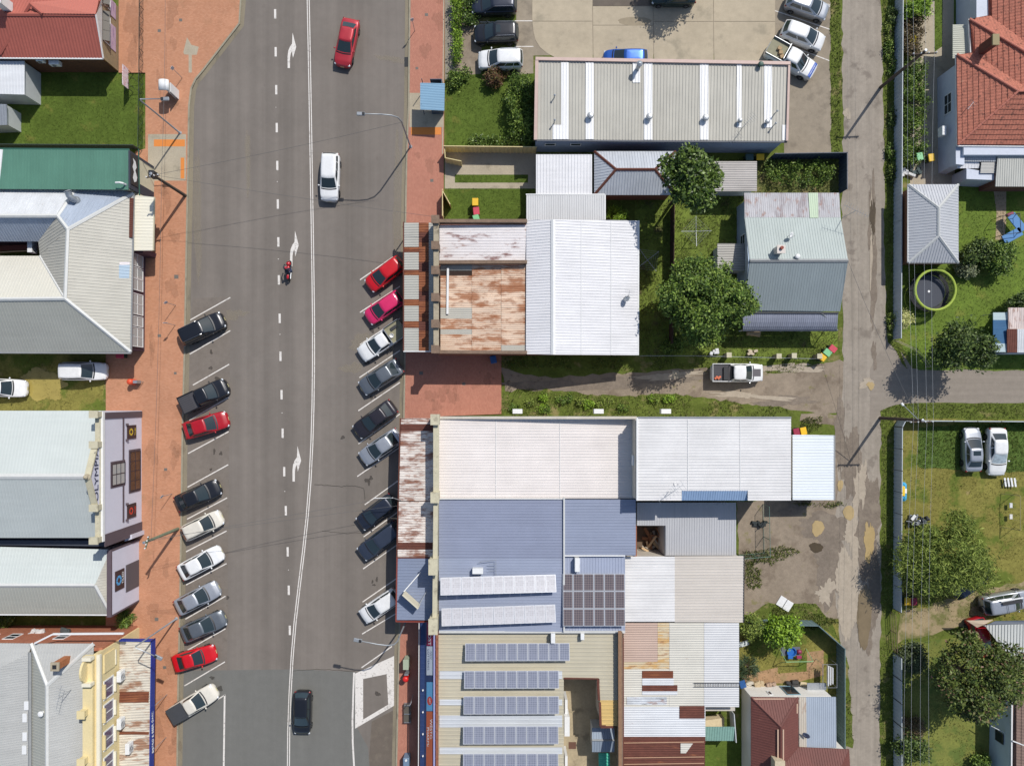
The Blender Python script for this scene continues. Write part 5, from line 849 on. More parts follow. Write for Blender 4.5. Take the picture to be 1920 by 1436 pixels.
b = Bd('two_tone_roof_shed', 'wide shed roof half white half beige behind the blue shops', (1280, 1105)); b.walls([(1175, 1046), (1390, 1046), (1390, 1162), (1175, 1162)], 3.6, PWALL, 3.8); b.roof([(1172, 1043, 3.9), (1265, 1043, 3.85), (1265, 1165, 3.85), (1172, 1165, 3.9)], COOL, (1, 0), .27, .035); b.roof([(1265, 1042.5, 3.83), (1394, 1042, 3.7), (1393, 1166, 3.7), (1265, 1166, 3.83)], roofmat('beige_roof_sheet', C(210, 202, 192), 0, .05), (1, 0), .27, .035); b.bar((1394.5, 1042, 3.65), (1393.5, 1166, 3.65), DARKST, .12, .12)
# ---- M14 pharmacy
PHR = roofmat('pharmacy_beige_roof', C(196, 188, 166), 0, .06); b = Bd('pharmacy', 'beige roofed pharmacy with sloping blue sign board and courtyard', (940, 1310))
b.walls([(822, 1186), (1055, 1186), (1055, 1560), (822, 1560)], 3.9, PWALL, 4.1); b.walls([(1055, 1186), (1156, 1186), (1156, 1268), (1055, 1268)], 3.9, PWALL, 4.1); b.walls([(1128, 1268), (1156, 1268), (1156, 1358), (1128, 1358)], 3.9, PWALL, 4.1)
b.roof([(822, 1184, 4.1), (1057, 1184, 4.15), (1057, 1560, 4.15), (822, 1560, 4.1)], PHR, (1, 0), .36, .04); b.roof([(1057, 1184, 4.15), (1158, 1184, 4.2), (1158, 1271, 4.2), (1057, 1271, 4.15)], PHR, (1, 0), .36, .04); b.roof([(1124, 1271, 4.18), (1158, 1271, 4.2), (1158, 1312, 4.2), (1124, 1312, 4.18)], PHR, (1, 0), .36, .04); b.roof([(1125, 1312, 4.15), (1158, 1312, 4.18), (1158, 1360, 4.18), (1125, 1360, 4.15)], roofmat('yellow_beige_roof', C(222, 190, 124), 0, .06), (1, 0), .36, .04, name='roof_sheet')
for y0, y1 in ((1257, 1272), (1310, 1321), (1340, 1362), (1400, 1412)): b.roof([(824, y0, 4.12), (1054, y0, 4.16), (1054, y1, 4.16), (824, y1, 4.12)], roofmat('fibreglass_sheet', C(206, 210, 214), 0, .05), (1, 0), .36, .04, name='roof_sheet', lift=.045, thick=.02)
b.bar((1121, 1272, 4.2), (1123, 1312, 4.2), RUSTDK, .22, .2, 'rusty_gutter'); b.bar((1124.5, 1316, 4.2), (1126, 1360, 4.2), RUSTDK, .22, .2, 'rusty_gutter'); b.bar((1126, 1361, 4.1), (1150, 1361, 4.1), RUSTDK, .3, .12, 'rusty_gutter'); b.bar((1057, 1271, 4.2), (1122, 1271.5, 4.2), RUSTDK, .12, .12, 'rusty_gutter')
b.bar((1162, 1182, 4.4), (1163, 1560, 4.4), BRK, .35, 1.0, 'party_wall'); b.bar((1162, 1182, 4.93), (1163, 1560, 4.93), M('brown_coping', C(150, 116, 88), .85, layers=[('mul', 4, .15, I3)]), .3, .06, 'coping')
b.bar((819.5, 1182, 4.3), (819.5, 1560, 4.3), OLDBR, .25, .7, 'front_parapet')
yy = 1184
for k in range(22): b.bar((819.5, yy, 4.7), (819.5, yy + 14, 4.7), M('brick_coping', C(150, 96, 72), .9, layers=[('mul', 5, .2, I3)]), .24, .1, 'coping_brick'); yy += 17
b.bar((816, 1178, 4.5), (815.5, 1560, 4.5), M('lavender_flashing', C(170, 170, 214), .6), .3, .06, 'flashing')
NAVY = M('navy_sign_board', C(44, 62, 104), .5, layers=[('mul', 1, .06, I3)]); WHT = WPAINT
SG = dict(x0=796, z0=3.3, x1=814, z1=4.35)
def slope_pt(u, py):   # u: 0 low edge at the street, 1 high edge
    return W(SG['x0'] + (SG['x1'] - SG['x0']) * u - (py - 1165) * .006, py, SG['z0'] + (SG['z1'] - SG['z0']) * u)
def slope_panel(u0, u1, y0, y1, mat, name, lift, parent=None):
    n = (slope_pt(1, 1300) - slope_pt(0, 1300)).cross(slope_pt(0, 1200) - slope_pt(0, 1300)).normalized(); n = n if n.z > 0 else -n
    P = [slope_pt(u0, y0), slope_pt(u1, y0), slope_pt(u1, y1), slope_pt(u0, y1)]
    return MB().add([p + n * (lift - .05) for p in P] + [p + n * lift for p in P], [(3, 2, 1, 0), (4, 5, 6, 7), (0, 1, 5, 4), (1, 2, 6, 5), (2, 3, 7, 6), (3, 0, 4, 7)]).build(name, mat, parent or b.root), n
o, nn = slope_panel(-.1, 1.1, 1166, 1560, NAVY, 'sign_board', 0)
up_ = (slope_pt(1, 1300) - slope_pt(0, 1300)); rt = Vector((0, -1, 0))
p, _ = slope_panel(.26, .9, 1166, 1210, M('maroon_sign', C(150, 28, 72), .5), 'sign_panel', .03, o); p['label'] = 'maroon post sign'; text_mesh('U POST', .62, WHT, 'lettering', p, slope_pt(.55, 1189) + nn * .035, rt, up_, .004)
p, _ = slope_panel(.26, .9, 1211, 1265, M('pale_sign', C(216, 222, 228), .5), 'sign_panel', .03, o); p['label'] = 'white lotteries sign'; text_mesh('NSW', .34, M('sign_navy_text', C(70, 84, 120), .5), 'lettering', p, slope_pt(.72, 1228) + nn * .035, rt, up_, .004); text_mesh('LOTTERIES', .42, MATS['sign_navy_text'], 'lettering', p, slope_pt(.44, 1236) + nn * .035, rt, up_, .004)
p, _ = slope_panel(.28, .92, 1278, 1332, M('sky_blue_sign', C(108, 176, 218), .5), 'sign_panel', .03, o); p['label'] = 'sky blue sign with a red disc'; mb = MB(); c = slope_pt(.62, 1313) + nn * .034; u1 = up_.normalized(); mb.add([c + rt * .42 * math.cos(a) + u1 * .42 * math.sin(a) for a in np.linspace(0, 2 * math.pi, 20, endpoint=False)], [tuple(range(20))]); mb.build('red_disc', M('sign_red', C(206, 72, 60), .5), p); text_mesh('GIFT', .26, WHT, 'lettering', p, c + nn * .004, rt, up_, .003)
p, _ = slope_panel(.28, .92, 1333, 1560, M('orange_sign', C(206, 104, 66), .5), 'sign_panel', .03, o); p['label'] = 'orange pharmacy sign'; text_mesh('WESTON DISCOUNT', .52, WHT, 'lettering', p, slope_pt(.76, 1347) + nn * .035, rt, up_, .004, 'LEFT', 1.08); text_mesh('PHARMACY', .48, WHT, 'lettering', p, slope_pt(.44, 1362) + nn * .035, rt, up_, .004, 'LEFT', 1.08)
b.roof([(788, 1166, 3.3), (797, 1166, 3.35), (796, 1560, 3.35), (787, 1560, 3.3)], NAVY, (1, 0), .5, .01, name='awning'); b.bar((786, 1166, 3.2), (784, 1560, 3.2), WPAINT, .06, .2, 'awning_fascia')
for k, y in enumerate((1293, 1334, 1375, 1416)): c = W(793, y, 3.45); MB().lathe(c, [(.05, -.1), (.09, .05), (.06, .14)], 8).build('sign_lamp', WPAINT, b.root)
aircon(W(1036, 1192, 4.25), 1.57, 'white wall unit under the blue roof beside the ten panel row', (.9, .4, .7)); aircon(W(1091, 1190, 4.25), 1.57, 'smaller white wall unit nearer the party wall', (.6, .35, .5))
MB().box(W(1061, 1350, 1.3), (.5, 1.9, 2.5)).build('courtyard_door', WPAINT, b.root)
for k, (y, lb) in enumerate(((1316, 'white tank'), (1420, 'white door'))): MB().box(W(1060, y, 1.0), (.25, 1.4, 2.0)).build('door_panel', WPAINT, b.root)
sheet('manhole_cover', rectpx(1066, 1390, 1080, 1403), .03, M('rusted_plate', C(110, 78, 64), .9), parent=b.root)
b2 = Bd('courtyard_shed', 'small grey gabled shed at the end of the courtyard', (1132, 1386)); b2.walls([(1112, 1366), (1150, 1366), (1150, 1406), (1112, 1406)], 2.1, SHEDWALL); SHG = roofmat('small_shed_roof', C(154, 166, 180), 0, .04, 'y'); b2.roof([(1110, 1364, 2.25), (1152, 1364, 2.25), (1152, 1387, 2.6), (1110, 1387, 2.6)], SHG, pitch=.25); b2.roof([(1110, 1387, 2.6), (1152, 1387, 2.6), (1152, 1409, 2.25), (1110, 1409, 2.25)], SHG, pitch=.25); b2.cap((1110, 1387, 2.6), (1152, 1387, 2.6), GUTG, .2)
c = W(1132, 1432, 1.7); t = thing('shade_roof', 'small teal corrugated cover in the courtyard', 'cover', c); mb = MB(); corr(mb, [W(1122, 1411, 1.7), W(1143, 1411, 1.7), W(1145, 1500, 1.7), W(1124, 1500, 1.7)], (1, 0), .3, .05, 'sine'); mb.build('sheet', M('teal_plastic', C(76, 190, 160), .5), t); mb = MB(); [mb.tube([W(x, y, 0)[:2] + (0,), W(x, y, 0)[:2] + (1.7,)], .03) for x, y in ((1128, 1420), (1136, 1420))]; mb.build('frame_legs', DARKST, t)
# ---- M15 patched roof
PGR = roofmat('patched_grey_roof', C(212, 208, 196), .12, .06, 'x', .6, RUST2, lo=.64); PGR2 = roofmat('patched_white_roof', C(216, 218, 220), .1, .07, 'x', .55, RUST2, lo=.64); MAUVR = roofmat('dusty_pink_roof', C(194, 168, 152), 0, .05, 'x'); STAIN = roofmat('rust_stained_roof', C(212, 196, 164), .6, .08, 'x', .7, C(204, 160, 96), lo=.5)
b = Bd('patchwork_shed', 'long shed roof patched from white pink and rusty sheets', (1270, 1300)); b.walls([(1172, 1170), (1382, 1170), (1382, 1325), (1172, 1325)], 3.3, PWALL, 3.6); b.walls([(1172, 1320), (1316, 1320), (1316, 1560), (1172, 1560)], 3.3, PWALL, 3.6)
z = 3.65
for x0, y0, x1, y1, m in ((1169, 1167, 1233, 1240, MAUVR), (1233, 1167, 1255, 1240, STAIN), (1169, 1240, 1255, 1254, STAIN), (1255, 1167, 1320, 1324, PGR), (1320, 1167, 1385, 1324, roofmat('cool_grey_roof', C(212, 212, 212), 0, .05)), (1169, 1254, 1255, 1324, PGR), (1169, 1324, 1322, 1345, PGR2), (1169, 1345, 1322, 1380, PGR2), (1169, 1380, 1322, 1392, RUSTDK), (1169, 1392, 1321, 1420, RUSTDK), (1169, 1420, 1321, 1436, RUSTDK), (1169, 1436, 1321, 1560, RUSTDK)):
    b.roof([(x0, y0, z), (x1 + .4, y0, z - .02), (x1 + .4, y1 + .4, z - .02), (x0, y1 + .4, z)], m, (1, 0), .22, .035, 'sine', 'roof_sheet', lift=random.Random(x0 + y0).uniform(0, .012))
for x0, y0, x1, y1, m in ((1204, 1257, 1262, 1271, RUSTM), (1204, 1284, 1270, 1295, RUSTDK), (1204, 1271, 1263, 1284, PGR2), (1204, 1295, 1270, 1302, PGR2), (1274, 1323, 1321, 1346, RUSTDK), (1175, 1306, 1250, 1320, roofmat('scraped_zinc', C(196, 200, 204), .5, .25, 'x', .35, C(90, 88, 86), lo=.5))):
    b.roof([(x0, y0, z + .05), (x1, y0, z + .04), (x1, y1, z + .04), (x0, y1, z + .05)], m, (1, 0), .22, .035, 'sine', 'roof_patch', .03)
b.roof([(1276, 1393, z + .06), (1299, 1393, z + .06), (1286, 1411, z + .06), (1276, 1411, z + .06)], PGR, (1, 0), .22, .03, 'sine', 'roof_patch', .03); b.bar((1167.5, 1195, z + .1), (1168, 1560, z + .1), RUSTDK, .2, .14, 'rusty_flashing')
for y in (1392, 1420, 1432): b.bar((1170, y, z + .09), (1320, y - 2, z + .09), M('pale_flashing', C(196, 156, 126), .8), .07, .03, 'flashing')
t = thing('ladder', 'long dark ladder lying flat on the patched roof', 'ladder', W(1343, 1283, 3.78)); mb = MB(); [mb.tube([W(1301, y, 3.8), W(1388, y, 3.8)], .03, 6) for y in (1280, 1287)]; mb.build('rails', DARKST, t)
for k in range(18): MB().tube([W(1304 + k * 4.8, 1280, 3.8), W(1304 + k * 4.8, 1287, 3.8)], .022, 6).build('rung', DARKST, t)
# ---- M17 lean-to with green roof
b = Bd('green_lean_to', 'small lean-to with pale green translucent roof and cream deck', (1350, 1355)); b.walls([(1322, 1326), (1378, 1326), (1378, 1332), (1322, 1332)], 2.6, PWALL, 2.6); b.roof([(1322, 1362, 2.5), (1378, 1362, 2.5), (1376, 1388, 2.2), (1322, 1388, 2.2)], M('green_polycarbonate', C(140, 178, 164), .4, layers=[('mul', 3, .1, I3)]), (0, 1), .25, .03, name='roof'); MB().prism(xy([(1322, 1350), (1358, 1345), (1358, 1362), (1322, 1362)], 1.0), .1, 1.0).build('deck', M('cream_deck', C(226, 206, 168), .8, layers=[('mul', 3, .1, I3)]), b.root); b.bar((1372, 1332, 1.8), (1376, 1385, 1.8), SHEDWALL, .08, 1.4, 'side_screen')
for q in ((1326, 1384), (1374, 1384)): p = W(*q, 2.2); MB().tube([(p.x, p.y, 0), (p.x, p.y, 2.2)], .05).build('post', SHEDWALL, b.root)
# ---- M16 red-brown house
RB = M('red_brown_roof', C(112, 66, 58), .7, layers=[('mul', .6, .1, I3), ('mul', 5, .1, (1, .3, 1)), ('mix', C(190, 150, 124), 1.0, .70, .74, .8, (.4, 3, 1))]); WW = M('white_house_wall', C(240, 236, 228), .7, layers=[('mul', 1.5, .05, I3)])
b = Bd('red_brown_house', 'maroon metal roofed house with white walls and blue grey patio roof', (1480, 1380)); b.walls([(1410, 1308), (1495, 1308), (1495, 1560), (1410, 1560)], 2.75, WW, 2.9); b.walls([(1490, 1306), (1560, 1306), (1560, 1404), (1490, 1404)], 2.5, WW, 2.7); b.walls([(1490, 1404), (1585, 1406), (1585, 1560), (1490, 1560)], 2.75, WW, 2.9)
b.roof([(1408, 1306, 2.9), (1497, 1307, 2.9), (1464, 1362, 4.3)], RB, (0, 1), .25); b.roof([(1408, 1306, 2.9), (1464, 1362, 4.3), (1464, 1560, 4.3), (1408, 1560, 2.9)], RB, (1, 0), .25); b.roof([(1497, 1307, 2.9), (1497, 1400, 2.9), (1464, 1440, 4.3), (1464, 1362, 4.3)], RB, (1, 0), .25); b.roof([(1497, 1400, 2.9), (1592, 1404, 2.9), (1560, 1470, 4.3), (1464, 1440, 4.3)], RB, (0, 1), .25); b.roof([(1592, 1404, 2.9), (1600, 1560, 2.9), (1560, 1560, 4.3), (1560, 1470, 4.3)], RB, (1, 0), .25); b.roof([(1464, 1440, 4.3), (1560, 1470, 4.3), (1560, 1560, 4.3), (1464, 1560, 4.3)], RB, (0, 1), .25)
for a, c in (((1408, 1306, 2.9), (1464, 1362, 4.3)), ((1497, 1307, 2.9), (1464, 1362, 4.3)), ((1464, 1362, 4.3), (1464, 1560, 4.3))): b.cap(a, c, RB, .25)
for p in (((1458, 1366, 4.2), (1458, 1440, 4.2)), ((1468, 1366, 4.25), (1468, 1425, 4.25)), ((1412, 1309, 2.98), (1470, 1309, 2.98)), ((1494, 1318, 3.0), (1494, 1336, 3.0))): b.bar(*p, M('peeled_paint', C(206, 174, 150), .8), .12, .03, 'peeled_strip', lift=.07)
PAT = roofmat('patio_blue_grey', C(170, 180, 192), 0, .05, 'y'); b.roof([(1497, 1306, 2.75), (1567, 1306, 2.65), (1568, 1401, 2.6), (1498, 1401, 2.7)], PAT, (0, 1), .2, .035, 'sine', 'patio_roof'); b.roof([(1497, 1306, 2.77), (1511, 1306, 2.75), (1512, 1401, 2.72), (1498, 1401, 2.72)], roofmat('rusty_cream_sheet', C(202, 192, 176), .4, .08, 'y', .6, RUST2), (0, 1), .2, .035, 'sine', 'roof_sheet', .03, lift=.03)
Yw = W(1450, 1308, 2.9).y; 
for x0, x1 in ((1440, 1446),): window(b.root, 'y', Yw, 1, W(x0, 0, 1.8).x, W(x1, 0, 1.8).x, 1.4, 2.2, 1, 1, WPAINT)
Yp = W(1530, 1306, 2.7).y; window(b.root, 'y', Yp, 1, W(1475, 0, 2).x, W(1499, 0, 2).x, .3, 2.2, 1, 1, M('blue_frame', C(120, 156, 170), .6)); MB().box((W(1530, 0, 1).x, Yp + .35, 1.1), (1.9, .7, .08)).build('bench_sill', GALV, b.root)
dish(1508, 1372, 2.75, 'grey satellite dish on the blue grey patio roof', .36, -2.4, M('dish_grey', C(140, 152, 168), .5))
c = W(1456, 1425, 4.2); mb = MB(); mb.box(c + Vector((0, -.2, .1)), (.8, 1.0, 1.2)); mb.box(c + Vector((0, -.2, .75)), (.95, 1.15, .12)); o = mb.build('chimney', M('cream_chimney', C(206, 190, 160), .85, layers=[('mul', 4, .15, I3)]), b.root); MB().box(c + Vector((.1, -.3, .83)), (.3, .3, .05)).build('flue', BLACK, o)
# ---- R1 tiled house
TILE = M('terracotta_tiles', C(188, 116, 94), .85, layers=[('mul', .5, .10, I3), ('mul', 2.6, .18, I3), ('mul', 9, .25, I3), ('mix', C(112, 72, 60), 3.4, .54, .66, .8, I3), ('mix', C(206, 150, 122), 2.2, .62, .72, .5, I3)], bump=(14, .4, .04)); TILER = M('ridge_tiles', C(200, 124, 104), .85, layers=[('mul', 3, .12, I3)])
def tiles(b, pts, mat=None):
    P = [W(*p) for p in pts]; A = np.array([[p[0], p[1], 1.0] for p in P]); s, *_ = np.linalg.lstsq(A, np.array([p[2] for p in P]), rcond=None); mb = MB()
    d = Vector((-s[1], s[0])); c = corr.__defaults__
    tile_corr(mb, P, (s[0], s[1])); o = mb.build('tile_field', mat or TILE, b.root); o['kind'] = 'stuff'; return o
def tile_corr(mb, poly, grad):
    """stepped tile courses with rolls: courses climb along the slope"""
    A = np.array([[p[0], p[1], 1.0] for p in poly]); z = np.array([p[2] for p in poly]); (a, b_, c), *_ = np.linalg.lstsq(A, z, rcond=None)
    g = np.array(grad, float); g /= np.linalg.norm(g); t = np.array((-g[1], g[0])); P = np.array([[p[0], p[1]] for p in poly]); G = P @ g; T = P @ t; course = .40; roll = .30
    def tr(x):
        lo, hi = 1e9, -1e9
        for i in range(len(P)):
            j = (i + 1) % len(P); g0, g1 = G[i], G[j]
            if min(g0, g1) - 1e-6 <= x <= max(g0, g1) + 1e-6:
                vs = (T[i], T[j]) if abs(g1 - g0) < 1e-4 else (T[i] + (x - g0) / (g1 - g0) * (T[j] - T[i]),)
                lo = min(lo, *vs); hi = max(hi, *vs)
        return lo, hi
    k = math.floor(G.min() / course)
    while k * course < G.max():
        x0 = max(k * course, G.min() + 1e-4); x1 = min((k + 1) * course, G.max() - 1e-4); k += 1
        if x1 - x0 < .02: continue
        l0, h0 = tr(x0); l1, h1 = tr(x1); lo, hi = min(l0, l1), max(h0, h1)
        ts = [lo] + [q * roll / 2 for q in range(math.ceil(lo / (roll / 2)), math.floor(hi / (roll / 2)) + 1)] + [hi]
        V = []
        for q in ts:
            f0 = min(max(q, l0), h0); f1 = min(max(q, l1), h1); w = .022 * (1 if round(q / (roll / 2)) % 2 else 0)
            for x, f, hgt in ((x0, f0, .0), (x0, f0, .05 + w), (x1, f1, .005 + w)):
                p = g * x + t * f; V.append((p[0], p[1], a * p[0] + b_ * p[1] + c + hgt))
        n = len(ts); F = []
        for i in range(n - 1):
            F += [(3 * i + 1, 3 * i + 4, 3 * i + 5, 3 * i + 2), (3 * i, 3 * i + 3, 3 * i + 4, 3 * i + 1)]
        mb.add(V, F)
    n = len(poly); mb.add([(p[0], p[1], p[2] - .1) for p in poly] + [tuple(p) for p in poly], [tuple(range(n))] + [(i, (i + 1) % n, n + (i + 1) % n, n + i) for i in range(n)])
def ridge(b, a, c, mat=None, L=.42):
    A, Bv = W(*a), W(*c); n = max(2, int((Bv - A).length / L)); d = (Bv - A)
    for i in range(n): 
        p0 = A + d * (i / n) + Vector((0, 0, .07)); p1 = A + d * ((i + 1.08) / n) + Vector((0, 0, .07)); MB().tube([p0, p1], .125, 8, .11).build('ridge_tile', mat or TILER, b.root)
b = Bd('tiled_house', 'large house with orange terracotta hip roof and pale side wall', (1870, 170)); WWB = M('pale_weatherboard', C(206, 212, 224), .7, layers=[('mul', 1, .06, I3), ('mul', 5, .05, (1, 1, 8))])
b.walls([(1808, 114), (2060, 114), (2060, 290), (1808, 290)], 3.0, WWB, 3.1); b.walls([(1832, -120), (2060, -120), (2060, 120), (1832, 120)], 3.0, WWB, 3.1); b.walls([(1794, 120), (1812, 116), (1812, 308), (1796, 306)], 2.7, WWB, 3.0, 0, 'side_wall')
e, r_ = 3.15, 5.3
tiles(b, [(1793, 103, e), (1795, 272, e), (1908, 172, r_)]); tiles(b, [(1795, 272, e), (2060, 274, e), (2060, 172, r_), (1908, 172, r_)]); tiles(b, [(1793, 103, e), (1908, 172, r_), (2060, 172, r_), (2060, 100, 3.9), (1818, 100, 3.2)]); tiles(b, [(1817, 37, e), (1820, 122, e), (1955, 190, r_ + .25), (1955, 118, r_ + .25)]); tiles(b, [(1817, 37, e), (1955, 118, r_ + .25), (2060, 118, r_ + .25), (2060, 38, 3.9), (1852, 30, 3.2)]); tiles(b, [(1853, -60, e), (1855, 52, e), (1970, 120, r_ + .1), (1970, -60, r_ + .1)])
for a, c in (((1793, 103, e), (1908, 172, r_)), ((1795, 272, e), (1908, 172, r_)), ((1908, 172, r_), (2060, 172, r_)), ((1817, 37, e), (1955, 118, r_ + .3))): ridge(b, a, c)
b.bar((1792, 103, 3.05), (1794, 273, 3.05), WPAINT, .12, .12); b.bar((1794, 274, 3.05), (2060, 276, 3.05), WPAINT, .12, .12); b.bar((1816, 37, 3.05), (1819, 103, 3.05), WPAINT, .12, .12)
c = W(1846, 90, 4.0); mb = MB(); mb.box(c + Vector((0, 0, .5)), (.5, .9, 1.8)); o = mb.build('chimney', M('old_chimney_brick', C(110, 66, 52), .9, layers=[('mul', 5, .2, I3)]), b.root); MB().box(c + Vector((0, 0, 1.45)), (.62, 1.02, .14)).build('chimney_cap', M('chimney_cement', C(160, 146, 110), .9), o)
b.roof([(1786, 47, 2.6), (1810, 47, 2.7), (1810, 110, 2.7), (1786, 110, 2.6)], roofmat('porch_fibro', C(196, 196, 180), 0, .08), (1, 0), .2, .035, 'sine', 'porch_roof'); b.roof([(1836, 12, 2.7), (1856, 11, 2.75), (1856, 36, 2.75), (1836, 36, 2.7)], PAT, (1, 0), .2, .02, name='porch_roof')
window(b.root, 'x', W(1795, 200, 3.0).x - .02, -1, W(0, 176, 1.8).y, W(0, 212, 1.8).y, 1.1, 2.2, 2, 2, WPAINT)
b.roof([(1797, 276, 2.6), (1876, 278, 2.6), (1876, 304, 2.45), (1797, 303, 2.45)], GALV, (0, 1), .22, .03, name='porch_roof'); b.roof([(1795, 303, 2.3), (1836, 303, 2.3), (1836, 316, 2.15), (1795, 316, 2.15)], WR, (0, 1), .3, .02, name='awning'); b.roof([(1840, 305, 2.4), (1872, 305, 2.4), (1870, 325, 2.35), (1838, 325, 2.35)], roofmat('grey_porch', C(186, 184, 178), 0, .05), (1, 0), .3, .02, name='porch_roof'); b.roof([(1872, 277, 2.7), (2060, 277, 2.7), (2060, 351, 2.5), (1866, 350, 2.5)], roofmat('grey_rear_roof', C(188, 188, 180), 0, .06, 'y'), (0, 1), .22, .03, name='rear_roof'); b.walls([(1812, 316), (1870, 326), (1864, 338), (1812, 336)], 2.2, WWB, 2.2, 0, 'rear_wall'); b.walls([(1868, 280), (2060, 280), (2060, 345), (1868, 345)], 2.4, M('brown_rear_wall', C(124, 84, 68), .85), 2.5, 0, 'rear_wall')
aircon(W(1762, 250, 1.4), 1.57, 'white air conditioner on the pale side wall of the tiled house', (.9, .4, .7)); antenna(1808, 206, 3.2, 'short antenna pole at the eave of the tiled house', .9, .9, .9, 5)
# ---- R2 hip garage
b = Bd('hip_garage', 'pale grey ribbed hip roof garage beside the lane fence', (1750, 420)); b.walls([(1708, 352), (1792, 352), (1792, 488), (1708, 488)], 2.35, M('brown_brick_wall', C(150, 100, 70), .9, layers=[('mul', 3, .15, I3)]), 2.5); e, r_ = 2.5, 3.6; G2 = roofmat('pale_grey_garage_roof', C(190, 192, 196), 0, .05)
b.roof([(1703, 346, e), (1703, 493, e), (1760, 443, r_), (1760, 390, r_)], G2); b.roof([(1797, 346, e), (1760, 390, r_), (1760, 443, r_), (1797, 493, e)], G2); b.roof([(1703, 346, e), (1760, 390, r_), (1797, 346, e)], G2); b.roof([(1703, 493, e), (1797, 493, e), (1760, 443, r_)], G2)
for a, c in (((1703, 346, e), (1760, 390, r_)), ((1797, 346, e), (1760, 390, r_)), ((1703, 493, e), (1760, 443, r_)), ((1797, 493, e), (1760, 443, r_)), ((1760, 390, r_), (1760, 443, r_))): b.cap(a, c, RIDGE, .26)
b.bar((1702, 346, e - .05), (1702, 493, e - .05), WPAINT, .1, .1); b.bar((1702, 494, e - .05), (1798, 494, e - .05), DARKST, .1, .1)
# ---- R6 pool shed
b = Bd('pool_shed', 'shed with half rusty roof and blue awning', (1900, 625)); b.walls([(1893, 584), (2000, 584), (2000, 662), (1893, 662)], 2.1, WWB, 2.3)
for x0, y0, x1, y1, m in ((1890, 577, 2000, 617, roofmat('white_rust_roof_sheet', C(226, 210, 202), .7, .1, 'y', .7, RUST, lo=.5)), (1888, 617, 1907, 661, RUSTDK), (1907, 617, 2000, 661, PGR2)): b.roof([(x0, y0, 2.4), (x1, y0, 2.4), (x1, y1, 2.25), (x0, y1, 2.25)], m, (0, 1), .22, .035, 'sine', 'roof_sheet')
for y0, y1, m in ((586, 600, M('pale_canvas', C(196, 214, 216), .7)), (600, 644, M('blue_canvas', C(52, 104, 146), .7, layers=[('mul', 1.5, .1, I3)])), (644, 660, MATS['pale_canvas'])): b.roof([(1862, y0, 1.9), (1891, y0, 2.2), (1890, y1, 2.2), (1862, y1, 1.9)], m, (1, 0), .6, .004, name='awning_strip')
for y in (588, 658): p = W(1864, y, 1.85); MB().tube([(p.x, p.y, 0), (p.x, p.y, 1.9)], .03).build('awning_pole', GALV, b.root)
# ---- R4 / R5
b = Bd('carport', 'white ribbed carport roof sheltering a red vehicle', (1890, 1205)); b.roof([(1846, 1172, 2.5), (2060, 1166, 2.5), (2060, 1250, 2.4), (1900, 1242, 2.4)], roofmat('carport_roof', C(204, 206, 202), .0, .05, 'y'), (0, 1), .3, .06); b.roof([(1812, 1163, 2.2), (1862, 1162, 2.3), (1846, 1170, 2.3), (1832, 1176, 2.2)], roofmat('tan_sheet', C(200, 180, 156), 0, .08), (1, 0), .5, .01, name='roof_sheet'); b.roof([(1866, 1164, 2.2), (2060, 1160, 2.3), (2060, 1170, 2.3), (1850, 1171, 2.25)], roofmat('slate_sheet', C(96, 104, 116), 0, .08), (1, 0), .5, .01, name='roof_sheet')
for q in ((1850, 1175), (1905, 1238), (1990, 1175), (1990, 1240)): p = W(*q, 2.4); MB().tube([(p.x, p.y, 0), (p.x, p.y, 2.42)], .05).build('post', WPAINT, b.root)
b = Bd('brown_tiled_house', 'house with dark brown tiled roof and pale grey wall', (1930, 1380)); b.walls([(1896, 1338), (2060, 1330), (2060, 1560), (1892, 1560)], 2.8, M('pale_grey_wall', C(196, 208, 214), .7, layers=[('mul', 1, .06, I3)]), 2.9)
BT = M('brown_tiles', C(140, 116, 104), .85, layers=[('mul', 1, .1, I3), ('mul', 8, .18, I3)], bump=(14, .4, .04)); tiles(b, [(1898, 1270, 3.0), (1896, 1560, 3.0), (2060, 1560, 5.0), (2060, 1270, 5.0)], BT); b.bar((1897, 1270, 2.95), (1895, 1560, 2.95), WPAINT, .12, .12)
window(b.root, 'x', W(1894, 1400, 2.9).x - .02, -1, W(0, 1373, 1.6).y, W(0, 1391, 1.6).y, 1.0, 2.0, 1, 1, DARKST); b.bar((1858, 1360, 1.9), (1894, 1378, 2.2), SHEDWALL, .06, .06, 'stay_rod'); b.bar((1898, 1388, 3.1), (1935, 1402, 3.4), WPAINT, .1, .1, 'pipe')
